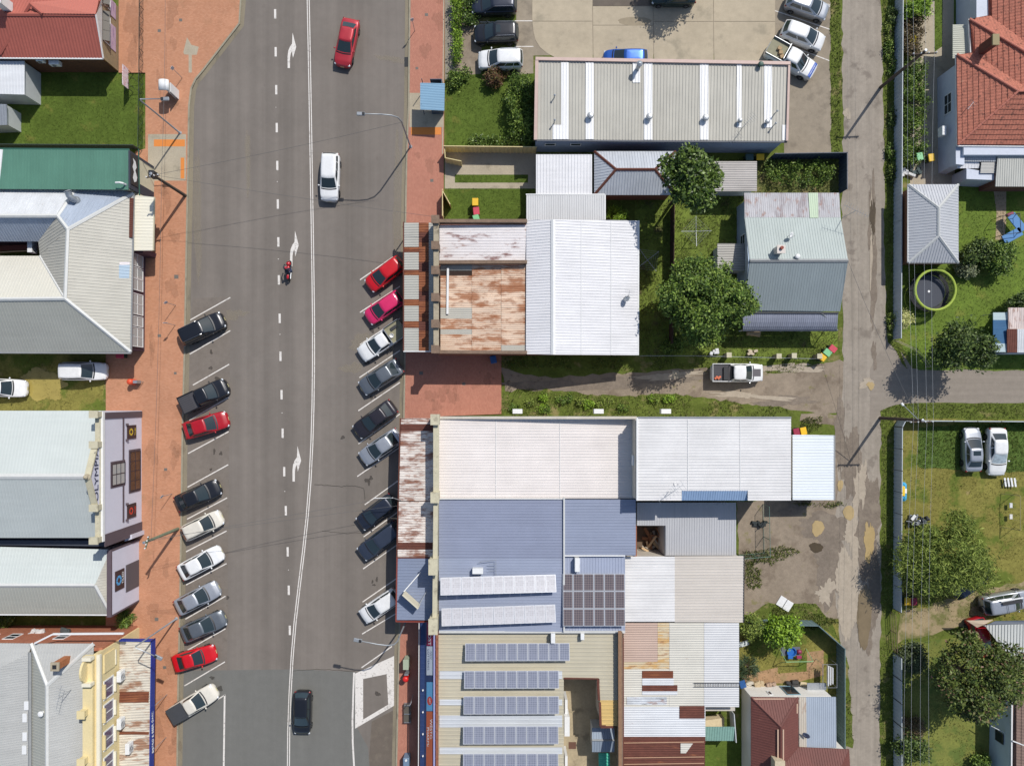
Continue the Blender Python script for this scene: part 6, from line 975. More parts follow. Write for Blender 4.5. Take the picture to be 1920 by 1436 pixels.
# ================================================================ vehicles
CGLASS = M('car_glass', (0.022, 0.034, 0.038), 0.04, spec=0.8); TYRE = M('tyre_rubber', (0.016, 0.016, 0.017), 0.85); RIM = M('alloy_rim', C(170, 172, 174), 0.35, 0.8); HEADL = M('headlamp', C(220, 224, 228), 0.1, spec=.8); TAILL = M('tail_lamp', C(150, 18, 22), 0.2, spec=.7); PLATEM = M('blank_plate', C(214, 206, 150), .5); BLKTR = M('black_trim', (0.02, 0.02, 0.022), .5); CHROME = M('chrome_rail', C(200, 202, 206), .2, .9)
def paintm(name, rgb, metal=0.0, rough=.28): return M('paint_' + name, C(*rgb), rough + .05, metal, coat=.5, layers=[('mul', 1.3, .07, I3), ('mul', 8, .05, I3)])
WHEEL = {}
def wheel_meshes(r=.33, w=.22):
    if r in WHEEL: return WHEEL[r]
    def lat(prof, n=18):
        mb = MB(); V = []; F = []
        for rr, y in prof: V += [(rr * math.cos(2 * math.pi * j / n), y, rr * math.sin(2 * math.pi * j / n)) for j in range(n)]
        for i in range(len(prof) - 1):
            for j in range(n): F.append((i * n + j, i * n + (j + 1) % n, (i + 1) * n + (j + 1) % n, (i + 1) * n + j))
        F += [tuple(range(n)), tuple(range((len(prof) - 1) * n, len(prof) * n))[::-1]]
        return mb.add(V, F)
    t = lat([(r * .62, -w / 2), (r * .95, -w / 2), (r, -w / 2 + .03), (r, w / 2 - .03), (r * .95, w / 2), (r * .62, w / 2)]).mesh('tyre', smooth=True); t.materials.append(TYRE)
    m = MB()
    for k in range(5):
        a = 2 * math.pi * k / 5; m.add([(r * .6 * math.cos(a + d) , s * .115, r * .6 * math.sin(a + d)) for d in (-.22, .22) for s in (-1, 1)] + [(r * .12 * math.cos(a + d), s * .118, r * .12 * math.sin(a + d)) for d in (-.8, .8) for s in (-1, 1)], [(0, 2, 6, 4), (1, 5, 7, 3), (0, 1, 3, 2), (4, 6, 7, 5), (0, 4, 5, 1), (2, 3, 7, 6)])
    rim = m.mesh('rim'); rim.materials.append(RIM); WHEEL[r] = (t, rim); return WHEEL[r]
KINDS = {  # deck profile (fraction of length from rear 0 to front 1, height), cabin: rear base, rear roof, front roof, front base (fractions), height
    'sedan': dict(L=4.75, Wd=1.82, Ht=1.45, deck=[(0, .62), (.02, .86), (.06, 1.0), (.16, 1.03), (.25, 1.02), (.62, .98), (.72, .98), (.9, .84), (.97, .70), (1, .52)], cab=(.10, .26, .53, .73), nwin=2),
    'coupe': dict(L=4.35, Wd=1.80, Ht=1.28, deck=[(0, .60), (.02, .84), (.06, .94), (.16, .96), (.3, .92), (.62, .88), (.72, .87), (.9, .74), (.97, .62), (1, .46)], cab=(.09, .30, .50, .70), nwin=1),
    'hatch': dict(L=4.1, Wd=1.76, Ht=1.47, deck=[(0, .6), (.02, .86), (.06, .98), (.25, 1.0), (.62, .98), (.74, .99), (.92, .84), (.975, .70), (1, .52)], cab=(.01, .10, .53, .76), nwin=2),
    'wagon': dict(L=4.85, Wd=1.84, Ht=1.50, deck=[(0, .6), (.015, .88), (.05, 1.0), (.25, 1.02), (.62, .99), (.73, .99), (.91, .85), (.975, .70), (1, .52)], cab=(.01, .08, .55, .74), nwin=3),
    'suv': dict(L=4.7, Wd=1.88, Ht=1.72, deck=[(0, .66), (.015, 1.0), (.05, 1.10), (.25, 1.12), (.62, 1.10), (.73, 1.10), (.92, .98), (.98, .80), (1, .58)], cab=(.008, .07, .55, .74), nwin=3),
    'ute': dict(L=5.3, Wd=1.86, Ht=1.74, deck=[(0, .66), (.01, 1.04), (.03, 1.08), (.32, 1.08), (.62, 1.08), (.76, 1.10), (.93, 1.0), (.98, .84), (1, .6)], cab=(.36, .39, .60, .76), nwin=2),
    'ute1': dict(L=5.2, Wd=1.84, Ht=1.50, deck=[(0, .62), (.01, .94), (.03, .98), (.36, .98), (.62, .98), (.74, .99), (.92, .86), (.975, .72), (1, .54)], cab=(.35, .40, .57, .74), nwin=1),
}
def car(px, py, deg, kind, paint, label, cat='car', L=None, Wd=None, Ht=None, rails=False, sunroof=False, bonnet=None, tray=None, roofmat_=None, zc=.75, glass=None, extras=None):
    K = KINDS[kind]; L = L or K['L']; Wd = Wd or K['Wd']; Ht = Ht or K['Ht']; hz = Ht / K['Ht']
    c = W(px, py, zc); c.z = 0.006
    t = thing({'ute': 'utility_truck', 'ute1': 'utility_truck', 'suv': 'suv_car', 'wagon': 'station_wagon', 'hatch': 'hatchback_car', 'sedan': 'sedan_car', 'coupe': 'sports_coupe'}[kind], label, cat, (0, 0, 0)); t.location = c; t.rotation_euler = (0, 0, math.radians(deg))
    fr = np.array([d[0] for d in K['deck']]); dz = np.array([d[1] for d in K['deck']]) * (1 + (hz - 1) * .5)
    # tubs: utes have an open tray behind the cab
    ts = np.concatenate([np.linspace(-.995, -.9, 6), np.linspace(-.86, .86, 40), np.linspace(.9, .995, 6)])
    xw = (-.30 * L, .315 * L); R = .335 if kind in ('suv', 'ute') else .31
    tx0 = K['cab'][0]
    V = []; nr = 9; rows = []
    for q in ts:
        x = q * L / 2; w = Wd / 2 * (1 - abs(q) ** (9 if q > 0 else 14)) ** .25 * (1 - .05 * max(0, q) ** 2 - .02 * max(0, -q) ** 2); f = (q + 1) / 2; d = float(np.interp(f, fr, dz))
        zb = .22 + .10 * max(0, abs(q) - .86) / .14; za = zb
        for wx in xw:
            e = abs(x - wx)
            if e < R + .07: za = max(za, R + math.sqrt(max(0, (R + .07) ** 2 - e * e)) * .93)
        za = min(za, d - .14); crown = .035
        ring = [(0, zb), (.80 * w, zb), (.985 * w, za), (1.0 * w, max(za + .02, .56 * d + .05)), (.985 * w, d - .10), (.94 * w, d - .02), (.85 * w, d + .012), (.45 * w, d + crown * .8), (0, d + crown)]
        rows.append(ring); V += [(x, y, z) for y, z in ring] + [(x, -y, z) for y, z in ring[1:-1]]
    m_ = nr + nr - 2; F = []; order = list(range(nr)) + [nr + i for i in range(nr - 3, -1, -1)]
    for i in range(len(ts) - 1):
        for j in range(m_):
            a, b_ = order[j], order[(j + 1) % m_]; F.append((i * m_ + a, i * m_ + b_, (i + 1) * m_ + b_, (i + 1) * m_ + a))
    F += [tuple(order[::-1]), tuple((len(ts) - 1) * m_ + k for k in order)]
    body = MB().add(V, F).build('body', paint, t, True)
    def deckz(x): return float(np.interp(x / L + .5, fr, dz))
    # greenhouse
    xr0, xr1, xf1, xf0 = [(k - .5) * L for k in K['cab']]; zb0 = deckz(0) - .03; hb = Wd / 2 * .92; ht_ = Wd / 2 * (.74 if kind not in ('suv', 'ute', 'wagon') else .78)
    def ring(x_r, x_f, h, z, bowf, bowr, taper=.94):
        P = []
        for y in np.linspace(-1, 1, 9): P.append((x_f + bowf * (1 - y * y), y * h * taper, z))
        for s in np.linspace(0, 1, 10)[1:-1]: P.append((x_f + (x_r - x_f) * s, h * (taper + (1 - taper) * math.sin(math.pi * s)), z))
        for y in np.linspace(1, -1, 9): P.append((x_r - bowr * (1 - y * y), y * h * taper, z))
        for s in np.linspace(1, 0, 10)[1:-1]: P.append((x_f + (x_r - x_f) * s, -h * (taper + (1 - taper) * math.sin(math.pi * s)), z))
        return P
    r0 = ring(xr0, xf0, hb, zb0, .10, .06); r1 = ring(xr1, xf1, ht_, Ht - .085, .07, .05); n = len(r0)
    cx = (xr1 + xf1) / 2
    def shrink(r, k, z): return [(cx + (p[0] - cx) * k, p[1] * k, z) for p in r]
    r2 = shrink(r1, .955, Ht - .03); r3 = shrink(r1, .75, Ht - .006); r4 = shrink(r1, .35, Ht + .004)
    V = r0 + r1 + r2 + r3 + r4; F = []
    for k in range(4):
        for j in range(n): F.append((k * n + j, k * n + (j + 1) % n, (k + 1) * n + (j + 1) % n, (k + 1) * n + j))
    F.append(tuple(range(4 * n, 5 * n)))
    MB().add(V, F).build('cabin', roofmat_ or paint, t, True)
    G = glass or CGLASS
    def patch(name, i0, i1, v0, v1, nu=6, inset_u=0.0, parent=t, mat=G):
        """curved glass between ring indices i0..i1 (float), heights v0..v1"""
        def at(i, v):
            i = i % n; a = int(math.floor(i)) % n; b_ = (a + 1) % n; f = i - math.floor(i)
            p = Vector(r0[a]).lerp(Vector(r0[b_]), f); q = Vector(r1[a]).lerp(Vector(r1[b_]), f); return p.lerp(q, v)
        mb = MB(); P = []; Q = []
        for u in np.linspace(i0, i1, nu + 1):
            for v in (v0, (v0 + v1) / 2, v1):
                p = at(u, v); e = .05; tu = at(u + e, v) - at(u - e, v); tv = at(u, v + e) - at(u, v - e); nn = tu.cross(tv).normalized()
                if nn.dot(p - Vector((cx, 0, .8))) < 0: nn = -nn
                P.append(p + nn * .012)
        F = []
        for i in range(nu):
            for j in range(2): F.append((i * 3 + j, (i + 1) * 3 + j, (i + 1) * 3 + j + 1, i * 3 + j + 1))
        mb.add(P, F); return mb.build(name, mat, parent, True)
    patch('windscreen', .35, 7.65, .07, .97, 8)
    patch('rear_window', 17.5, 24.5, .16, .93, 8)
    if K['nwin'] == 3: spans = [(9.0, 11.6), (11.85, 14.3), (14.55, 16.3)]
    elif K['nwin'] == 2: spans = [(9.0, 12.2), (12.5, 16.2)]
    else: spans = [(9.2, 15.8)]
    for a, b_ in spans: patch('side_window', a, b_, .22, .9, 6); patch('side_window', 42 - b_ - 0 , 42 - a, .22, .9, 6)
    # cowl strip, lights, mirrors, wheels
    mb = MB(); P = r0[:9]; mb.add([(p[0] + .02, p[1] * .97, zb0 + .075) for p in P] + [(p[0] + .13, p[1] * .94, deckz(p[0] + .13) + .036 - .02 * abs(p[1])) for p in P], [(i, i + 1, 10 + i, 9 + i) for i in range(8)]); mb.build('cowl_strip', BLKTR, t)
    for s in (-1, 1):
        z = deckz(L * .455) - .09
        MB().ell((L * .452, s * Wd * .365, z), (.14, .17, .075), rot=Matrix.Rotation(s * -.55, 3, 'Z')).build('headlight', HEADL, t, True)
        zt = deckz(-L * .47) - .1
        MB().ell((-L * .474, s * Wd * .395, zt), (.09, .14, .10), rot=Matrix.Rotation(s * .5, 3, 'Z')).build('tail_light', TAILL, t, True)
        mr = MB(); mr.ell((xf0 - .22, s * (Wd / 2 + .07), zb0 + .06), (.075, .11, .075)); mr.build('mirror', paint, t, True)
        for wx in xw:
            tm, rm = wheel_meshes(R + .0); o = bpy.data.objects.new('wheel', tm); link(o, t); o.location = (wx, s * (Wd / 2 - .115), R); r_ = bpy.data.objects.new('rim', rm); link(r_, o)
    MB().box((L * .487, 0, .44), (.05, Wd * .55, .16)).build('grille', BLKTR, t); MB().box((L * .4985, 0, .5), (.02, .36, .11)).build('number_plate', PLATEM, t)
    if rails:
        for s in (-1, 1): MB().tube([(xr1 + .1, s * (ht_ - .05), Ht - .03), (xr1 + .25, s * (ht_ - .05), Ht + .04), (xf1 - .35, s * (ht_ - .04), Ht + .04), (xf1 - .2, s * (ht_ - .05), Ht - .03)], .022, 6).build('roof_rail', CHROME, t)
    if sunroof: MB().bbox(((xf1 - .45), 0, Ht - .005), (.5, .8, .03), b=.03).build('sunroof', G, t)
    if bonnet:
        xs = np.linspace(.27, .43, 6) * L; mb = MB(); V = [(x, y * Wd, deckz(x) + .042 - abs(y) * .03) for x in xs for y in (-.2, -.07, .07, .2)]; mb.add(V, [(i * 4 + j, i * 4 + j + 4, i * 4 + j + 5, i * 4 + j + 1) for i in range(5) for j in range(3)]); mb.build('bonnet_decal', bonnet, t, True)
    if tray:
        x0, x1 = -L / 2 + .06, (tx0 - .5) * L - .04; w = Wd / 2 - .09; zt = deckz(-L * .3) + .05
        if tray == 'cover': MB().bbox(((x0 + x1) / 2, 0, zt + .01), (x1 - x0, 2 * w + .06, .07), b=.03).build('tray_cover', M('charcoal_cover', C(66, 68, 72), .75, layers=[('mul', 3, .1, I3)]), t)
        elif tray == 'tub':
            MB().bbox(((x0 + x1) / 2, 0, zt - .01), (x1 - x0, 2 * w, .03), b=.01).build('tray_floor', M('tub_liner', C(74, 72, 76), .7), t); mb = MB()
            for s in (-1, 1): MB().bbox(((x0 + x1) / 2, s * (w + .03), zt + .05), (x1 - x0 + .1, .08, .16), b=.02).build('tray_side', paint, t)
            MB().bbox((x0 - .01, 0, zt + .05), (.07, 2 * w, .16), b=.02).build('tailgate', paint, t)
            for k in range(7): MB().box(((x0 + x1) / 2 - .2, -w + .2 + k * (2 * w - .4) / 6, zt + .012), (x1 - x0 - .5, .03, .012)).build('floor_rib', BLKTR, t)
        elif tray == 'flat':
            MB().box(((x0 + x1) / 2, 0, zt), (x1 - x0, 2 * w + .16, .05)).build('tray_floor', M('tray_ply', C(150, 146, 120), .8, layers=[('mul', 3, .12, I3)]), t)
            for s in (-1, 1): MB().box(((x0 + x1) / 2, s * (w + .07), zt + .13), (x1 - x0, .04, .24)).build('tray_side', GALV, t)
            MB().box((x1 - .03, 0, zt + .3), (.05, 2 * w, .55)).build('headboard', GALV, t)
    if extras: extras(t, L, Wd, Ht, deckz)
    return t
PW = paintm('white', (240, 240, 238)); PW2 = paintm('warm_white', (226, 220, 206)); PS = paintm('silver', (186, 190, 196), .5, .3); PG = paintm('grey', (122, 128, 134), .5, .3); PK = paintm('black', (34, 36, 42), .2, .25); PN = paintm('navy', (46, 52, 66), .3, .28); PB = paintm('slate_blue', (62, 70, 86), .3, .28); PR = paintm('red', (208, 22, 32)); PDR = paintm('dark_red', (176, 20, 34)); PP = paintm('pink', (222, 44, 104)); PRM = paintm('faded_red', (190, 50, 60), .2, .35); PBL = paintm('blue', (48, 98, 184), .4, .28); PDK = paintm('charcoal', (52, 48, 54), .3, .28)
def ladder_rack(t, L, Wd, Ht, dz):
    for x in (-.6, .2, .8):
        MB().tube([(x, -Wd * .4, Ht - .03), (x, -Wd * .4, Ht + .12), (x, Wd * .4, Ht + .12), (x, Wd * .4, Ht - .03)], .02).build('rack_bar', DARKST, t)
    MB().box((-.1, Wd * .34, Ht + .16), (2.2, .12, .05)).build('awning_tube', WPAINT, t); MB().box((-.1, Wd * .18, Ht + .14), (2.0, .3, .04)).build('rack_box', DARKST, t)
    MB().lathe((0, 0, 0), [(.1, 0), (.33, .02), (.33, .18), (.1, .2)], 14).build('spare', TYRE, t).matrix_local = Matrix.Translation((-L / 2 - .02, -.25, .95)) @ Matrix.Rotation(-math.pi / 2, 4, 'Y')
def sports_bar(t, L, Wd, Ht, dz):
    x = -.36 * L / 2 + .1; MB().tube([(x, -Wd * .44, 1.05), (x - .05, -Wd * .38, 1.5), (x - .05, Wd * .38, 1.5), (x, Wd * .44, 1.05)], .045, 8).build('sports_bar', BLKTR, t)
    MB().bbox((x - .45, -.1, 1.2), (.5, 1.3, .25), b=.03).build('tool_box', BLKTR, t)
    r = random.Random(1)
    for k in range(4): MB().bbox((-L / 2 + .35 + .12 * k, -.55 + .1 * (k % 2), 1.17 + .03 * k), (.26, .2, .12), rz=r.uniform(0, 3), b=.02).build('orange_strap', M('orange_nylon', C(224, 120, 84), .7), t)
def tool_tray(t, L, Wd, Ht, dz): MB().lathe((-.22 * L, .15, 1.03), [(.12, 0), (.2, .02), (.22, .2), (.19, .2), (.17, .05)], 14).build('bucket', WPAINT, t); MB().box((-.33 * L, -.4, 1.1), (.7, .3, .16)).build('toolbox', DARKST, t)
def tan_box(t, L, Wd, Ht, dz):
    for k in range(3): MB().bbox((-.3 * L + .3 * k, .1 - .3 * k, 1.25), (.4, .35, .3), rz=.4 * k, b=.02).build('cargo_box', M('cargo_tan', C(178, 150, 112), .8), t)
def stripe(t, L, Wd, Ht, dz):
    xs = np.linspace(.40, .46, 4) * L; V = [(x, y * Wd, dz(x) + .044 - abs(y) * .05) for x in xs for y in np.linspace(-.42, .42, 7)]; MB().add(V, [(i * 7 + j, i * 7 + j + 7, i * 7 + j + 8, i * 7 + j + 1) for i in range(3) for j in range(6)]).build('bonnet_stripe', M('blue_stripe', C(60, 100, 190), .4), t)
def sunshade(t, *a):
    for o in t.children:
        if o.name.startswith('windscreen'): o.data.materials[0] = M('sunshade_behind_glass', C(176, 190, 196), .08, layers=[('mul', 2.5, .35, I3)], spec=.7)
# left row, rear to kerb
car(380, 616, 25, 'suv', PK, 'black suv with chrome roof rails parked alone in the kerb row', rails=True)
car(384, 742, 25, 'ute', PK, 'black ute with open dark tray behind the dark red sedan', 'ute', L=5.0, tray='tub')
car(386, 797, 17, 'sedan', PDR, 'dark red sedan parked beside the black ute', L=4.6)
car(371, 929, 23.5, 'sedan', PK, 'black sedan parked between an empty bay and a cream hatchback', L=4.75)
car(380, 985, 25.5, 'hatch', PW2, 'cream white hatchback parked beside the black sedan', L=4.2)
car(376, 1055, 28, 'sedan', PW, 'white sedan parked between cream hatchback and silver sedan', L=4.75)
car(370, 1121, 27, 'sedan', PS, 'silver sedan parked between the white and grey sedans')
car(381, 1174, 23, 'sedan', PG, 'grey sedan parked beside the bright red coupe', L=4.7)
car(364, 1234, 16, 'coupe', PR, 'bright red sports coupe with its tail over the kerb', L=4.45)
car(362, 1319, 31, 'ute1', PW2, 'cream ute with black tray cover overhanging the footpath', 'ute', L=5.3, tray='cover', roofmat_=PW2)
# right row, nose to the road
car(722, 514, 217, 'hatch', PR, 'bright red hatchback half under the rusty awning', L=4.3, Ht=1.55)
car(720, 577, 214, 'hatch', PP, 'hot pink hatchback parked beside the red hatchback', L=4.15)
car(716, 640, 214, 'ute1', PW, 'white tray ute with a bucket in its tray', 'ute', L=5.3, tray='flat', extras=tool_tray)
car(714, 707, 212, 'sedan', PG, 'grey sedan nosing out beside the corner of the rusty shop', L=4.7)
car(703, 786, 216, 'sedan', PDK, 'charcoal sedan parked next to the silver sedan by the plaza', L=4.8)
car(714, 838, 214, 'sedan', PS, 'silver sedan nosing out from under the long shop awning', L=4.7)
car(706, 960, 217, 'hatch', PN, 'navy hatchback parked beside the dark blue wagon', L=4.35, Ht=1.6)
car(712, 1014, 217, 'wagon', PB, 'dark blue station wagon half under the blue awning', L=4.9)
car(712, 1136, 214, 'hatch', PW, 'white hatchback under the edge of the grey blue awning', L=4.35)
# moving
car(650, 80, 258, 'sedan', PRM, 'faded red sedan driving along the open road', L=4.85)
car(619, 333, 268, 'suv', PW, 'white suv driving past the curved street lamp', L=4.75, Ht=1.65, rails=False)
car(567, 1336, 269, 'hatch', PK, 'black hatchback driving past the hatched road island', L=4.4, Ht=1.55)
# car yard
car(157, 696, 0, 'wagon', PW, 'white van parked on the paver edge of the car yard', 'van', L=4.6, Ht=1.75)
car(6, 727, -2, 'sedan', PW, 'white car with its bonnet on the dry grass', L=4.6)
# car park
car(926, 10, 181, 'suv', PN, 'navy suv with roof rails parked on the back row', rails=True, L=4.6)
car(930, 64, 181, 'suv', PK, 'black suv with glass roof parked between navy and white', rails=True, L=4.5, sunroof=True)
car(938, 113, 181, 'suv', PW, 'white suv parked beside the small red bush', L=4.5, rails=True)
car(1172, 110, 180, 'hatch', PBL, 'blue hatchback mostly hidden behind the long shed', L=4.4)
car(1263, -8, 180, 'sedan', paintm('dark_green', (38, 58, 54), .2, .28), 'dark green sedan shaded by the car park tree', L=4.5)
car(1514, 12, -19, 'hatch', PS, 'silver hatchback parked beside the lane verge', L=4.4, Ht=1.55)
car(1506, 68, -21, 'hatch', PW, 'white hatchback parked between silver car and white ute', L=4.45, Ht=1.6)
car(1483, 113, -29, 'ute', PW, 'white ute with blue bonnet stripe and loaded tray', 'ute', L=5.4, tray='flat', extras=lambda *a: (tan_box(*a), stripe(*a)))
car(1382, 699, 0, 'ute', PS if False else PW, 'white ute with black bonnet decal on the dirt driveway', 'ute', L=5.25, tray='tub', bonnet=M('matt_black_decal', C(96, 92, 96), .6), extras=sports_bar)
# corner lot
car(1823, 843, 91, 'sedan', PS, 'silver sedan with sunroof on the long grass', L=4.5, Wd=1.74, sunroof=True)
car(1869, 847, 270, 'sedan', PW, 'white sedan with sunshade on the long grass', L=4.85, extras=sunshade)
car(1820, 1087, 36, 'wagon', PB, 'dark blue car half hidden under the feathery tree', L=4.6)
car(1884, 1128, 10, 'suv', PS, 'silver four wheel drive with roof rack by the carport', L=4.8, Ht=1.85, extras=ladder_rack)
car(1838, 1196, -75, 'hatch', PDR, 'dark red car tucked under the carport and tree', L=4.2)
# motorcycle and rider
c = W(541, 507, .7); c.z = 0.006; t = thing('motorcycle', 'red motorcycle riding in the turn lane', 'motorcycle', (0, 0, 0)); t.location = c; t.rotation_euler = (0, 0, math.radians(86))
RED = paintm('bike_red', (196, 24, 40))
for x in (-.72, .72):
    mb = MB(); V = []; n = 18; F = []
    for rr, y in ((.2, -.05), (.3, -.07), (.32, 0), (.3, .07), (.2, .05)): V += [(x + rr * math.cos(2 * math.pi * j / n), y, .32 + rr * math.sin(2 * math.pi * j / n)) for j in range(n)]
    for i in range(4):
        for j in range(n): F.append((i * n + j, i * n + (j + 1) % n, (i + 1) * n + (j + 1) % n, (i + 1) * n + j))
    mb.add(V, F).build('wheel', TYRE, t, True)
MB().ell((.2, 0, .82), (.32, .17, .16)).build('fuel_tank', RED, t, True); MB().ell((.62, 0, .85), (.26, .24, .2)).build('fairing', RED, t, True); MB().bbox((-.3, 0, .78), (.65, .26, .1), b=.04).build('seat', BLKTR, t); MB().ell((-.62, 0, .78), (.3, .13, .09)).build('tail_fairing', RED, t, True); MB().bbox((0, 0, .45), (.55, .28, .36), b=.05).build('engine', DARKST, t)
MB().tube([(.42, .38, 1.02), (.5, .12, 1.0), (.5, -.12, 1.0), (.42, -.38, 1.02)], .02).build('handlebar', BLKTR, t); MB().tube([(.5, 0, .9), (.72, 0, .32)], .035).build('fork', GALV, t); MB().tube([(-.1, 0, .5), (-.72, 0, .32)], .035).build('swingarm', DARKST, t); MB().tube([(-.1, -.16, .35), (-.8, -.18, .45)], .05, 8).build('exhaust', GALV, t); MB().box((.78, 0, .95), (.02, .3, .2)).build('windscreen', GLASS, t)
# ---------------- people
def person(label, loc, rz, joints, radii, edges, clothes, parts):
    """one continuous skinned body mesh from a posed skeleton, coloured by region"""
    me = bpy.data.meshes.new('person'); me.from_pydata(joints, [], edges); o = bpy.data.objects.new('person', me); link(o); o.location = loc; o.rotation_euler = (0, 0, rz)
    tag(o, label, 'person')
    sk = o.modifiers.new('skin', 'SKIN'); sk.use_smooth_shade = True
    for i, r in enumerate(radii): me.skin_vertices[0].data[i].radius = (r, r) if not isinstance(r, tuple) else r
    me.skin_vertices[0].data[0].use_root = True
    o.modifiers.new('sub', 'SUBSURF').levels = 2; o.modifiers['sub'].render_levels = 2
    dg = bpy.context.evaluated_depsgraph_get(); nm = bpy.data.meshes.new_from_object(o.evaluated_get(dg)); o.modifiers.clear(); o.data = nm
    for m in clothes: nm.materials.append(m[0])
    for p in nm.polygons:
        p.use_smooth = True
        for k, (m, test) in enumerate(clothes):
            if test(p.center): p.material_index = k; break
    for name, mb, mat in parts: mb.build(name, mat, o, True)
    return o
SKIN = M('skin', C(206, 160, 132), .6); JACK = M('dark_riding_jacket', C(40, 48, 66), .8); JEAN = M('grey_blue_jeans', C(96, 104, 130), .85); BOOT = M('black_boot', (.02, .02, .02), .6); HELM = M('helmet_shell', C(190, 40, 60), .2, coat=.6)
J = [(-.28, 0, .92), (-.16, 0, 1.18), (-.02, 0, 1.40), (.04, 0, 1.50), (.07, 0, 1.60),   # pelvis, waist, chest, neck, head
     (-.0, .19, 1.40), (.16, .36, 1.18), (.38, .36, 1.05), (.46, .34, 1.03), (-.0, -.19, 1.40), (.16, -.36, 1.18), (.38, -.36, 1.05), (.46, -.34, 1.03),
     (-.24, .12, .88), (.14, .27, .74), (-.14, .26, .38), (.02, .27, .32), (-.24, -.12, .88), (.14, -.27, .74), (-.14, -.26, .38), (.02, -.27, .32)]
Rr = [(.15, .16), (.15, .13), (.17, .13), .07, .09, .08, .06, .045, .04, .08, .06, .045, .04, .11, .085, .06, .045, .11, .085, .06, .045]
E = [(0, 1), (1, 2), (2, 3), (3, 4), (2, 5), (5, 6), (6, 7), (7, 8), (2, 9), (9, 10), (10, 11), (11, 12), (0, 13), (13, 14), (14, 15), (15, 16), (0, 17), (17, 18), (18, 19), (19, 20)]
hel = MB(); hel.ell((.08, 0, 1.63), (.15, .125, .14), 14, 8); vis = MB(); vis.ell((.13, 0, 1.62), (.11, .11, .07), 12, 6)
gl = MB()
for s in (-1, 1):
    gl.ell((.45, s * .35, 1.03), (.05, .05, .035))
    for k, (dy, ln) in enumerate(((-.035, .05), (-.012, .06), (.012, .058), (.035, .045))): gl.tube([(.48, s * .35 + dy, 1.035), (.48 + ln, s * .35 + dy, 1.03), (.47 + ln, s * .35 + dy, 1.0)], .011, 6)
    gl.tube([(.44, s * .30, 1.02), (.48, s * .29, 1.0), (.50, s * .29, .985)], .012, 6)
person('motorcycle rider in dark jacket and jeans leaning to the handlebars', c, math.radians(86), J, Rr, E,
       [(JACK, lambda q: q.z > 1.0 and q.z < 1.5), (SKIN, lambda q: q.z >= 1.5), (BOOT, lambda q: q.z < .44), (JEAN, lambda q: True)], [('helmet', hel, HELM), ('visor', vis, CGLASS), ('gloves', gl, BLKTR)])
# ================================================================ vegetation
def leafmat(name, cols, rough=.55): return M(name, cols[0], rough, island=cols, layers=[('mul', .9, .22, I3)], spec=.3)
DKG = leafmat('dark_glossy_leaves', [C(40, 58, 22), C(66, 88, 34), C(94, 118, 46), C(130, 150, 76)], .4); MIDG = leafmat('mid_green_leaves', [C(48, 68, 24), C(80, 106, 38), C(108, 134, 50), C(142, 162, 74)]); YELG = leafmat('yellow_green_leaves', [C(70, 88, 34), C(104, 122, 48), C(132, 148, 62), C(160, 172, 86)], .7); OLIV = leafmat('olive_leaves', [C(40, 58, 26), C(62, 82, 34), C(88, 108, 46), C(118, 134, 68)]); PINKL = leafmat('olive_pink_leaves', [C(40, 54, 26), C(60, 76, 34), C(84, 98, 42), C(70, 86, 38), C(104, 114, 52), C(88, 102, 44), C(120, 132, 60), C(84, 104, 42), C(100, 116, 50), C(134, 96, 84)]); BRTG = leafmat('bright_green_leaves', [C(72, 98, 26), C(104, 136, 34), C(136, 168, 46), C(160, 190, 70)]); REDL = leafmat('reddish_leaves', [C(86, 60, 44), C(120, 84, 56), C(96, 104, 50)]); VARI = leafmat('variegated_leaves', [C(170, 176, 90), C(206, 206, 130), C(226, 222, 160)]); YFL = leafmat('yellow_flowers', [C(190, 170, 30), C(220, 196, 40)]); BRNL = leafmat('brown_twiggy_leaves', [C(92, 76, 56), C(118, 98, 70), C(96, 96, 56)])
GRS1 = leafmat('lawn_blades', [C(72, 92, 36), C(98, 118, 46), C(124, 140, 62)], .8); GRS2 = leafmat('dry_blades', [C(120, 116, 56), C(150, 138, 78), C(96, 108, 46)], .8); GRS3 = leafmat('weed_blades', [C(78, 96, 40), C(106, 122, 52), C(138, 146, 78), C(158, 150, 100)], .8)
BARK = M('bark', C(96, 84, 72), .95, layers=[('mul', 6, .25, (1, 1, .3))])
def leaves(cent, per, spread, size, aspect=.5, up=.35, rng=RNG, flat=1.0):
    n = len(cent) * per; c = np.repeat(cent, per, 0) + rng.normal(0, 1, (n, 3)) * np.array([spread, spread, spread * flat])
    nrm = rng.normal(0, 1, (n, 3)); nrm[:, 2] = np.abs(nrm[:, 2]) + up; nrm /= np.linalg.norm(nrm, axis=1)[:, None]
    a = np.cross(nrm, rng.normal(0, 1, (n, 3))); a /= np.linalg.norm(a, axis=1)[:, None] + 1e-9; b = np.cross(nrm, a)
    s = (size * rng.uniform(.6, 1.4, n))[:, None]; V = np.stack([c - a * s, c + b * s * aspect, c + a * s, c - b * s * aspect], 1).reshape(-1, 3)
    F = np.arange(n * 4).reshape(-1, 4); return V, F
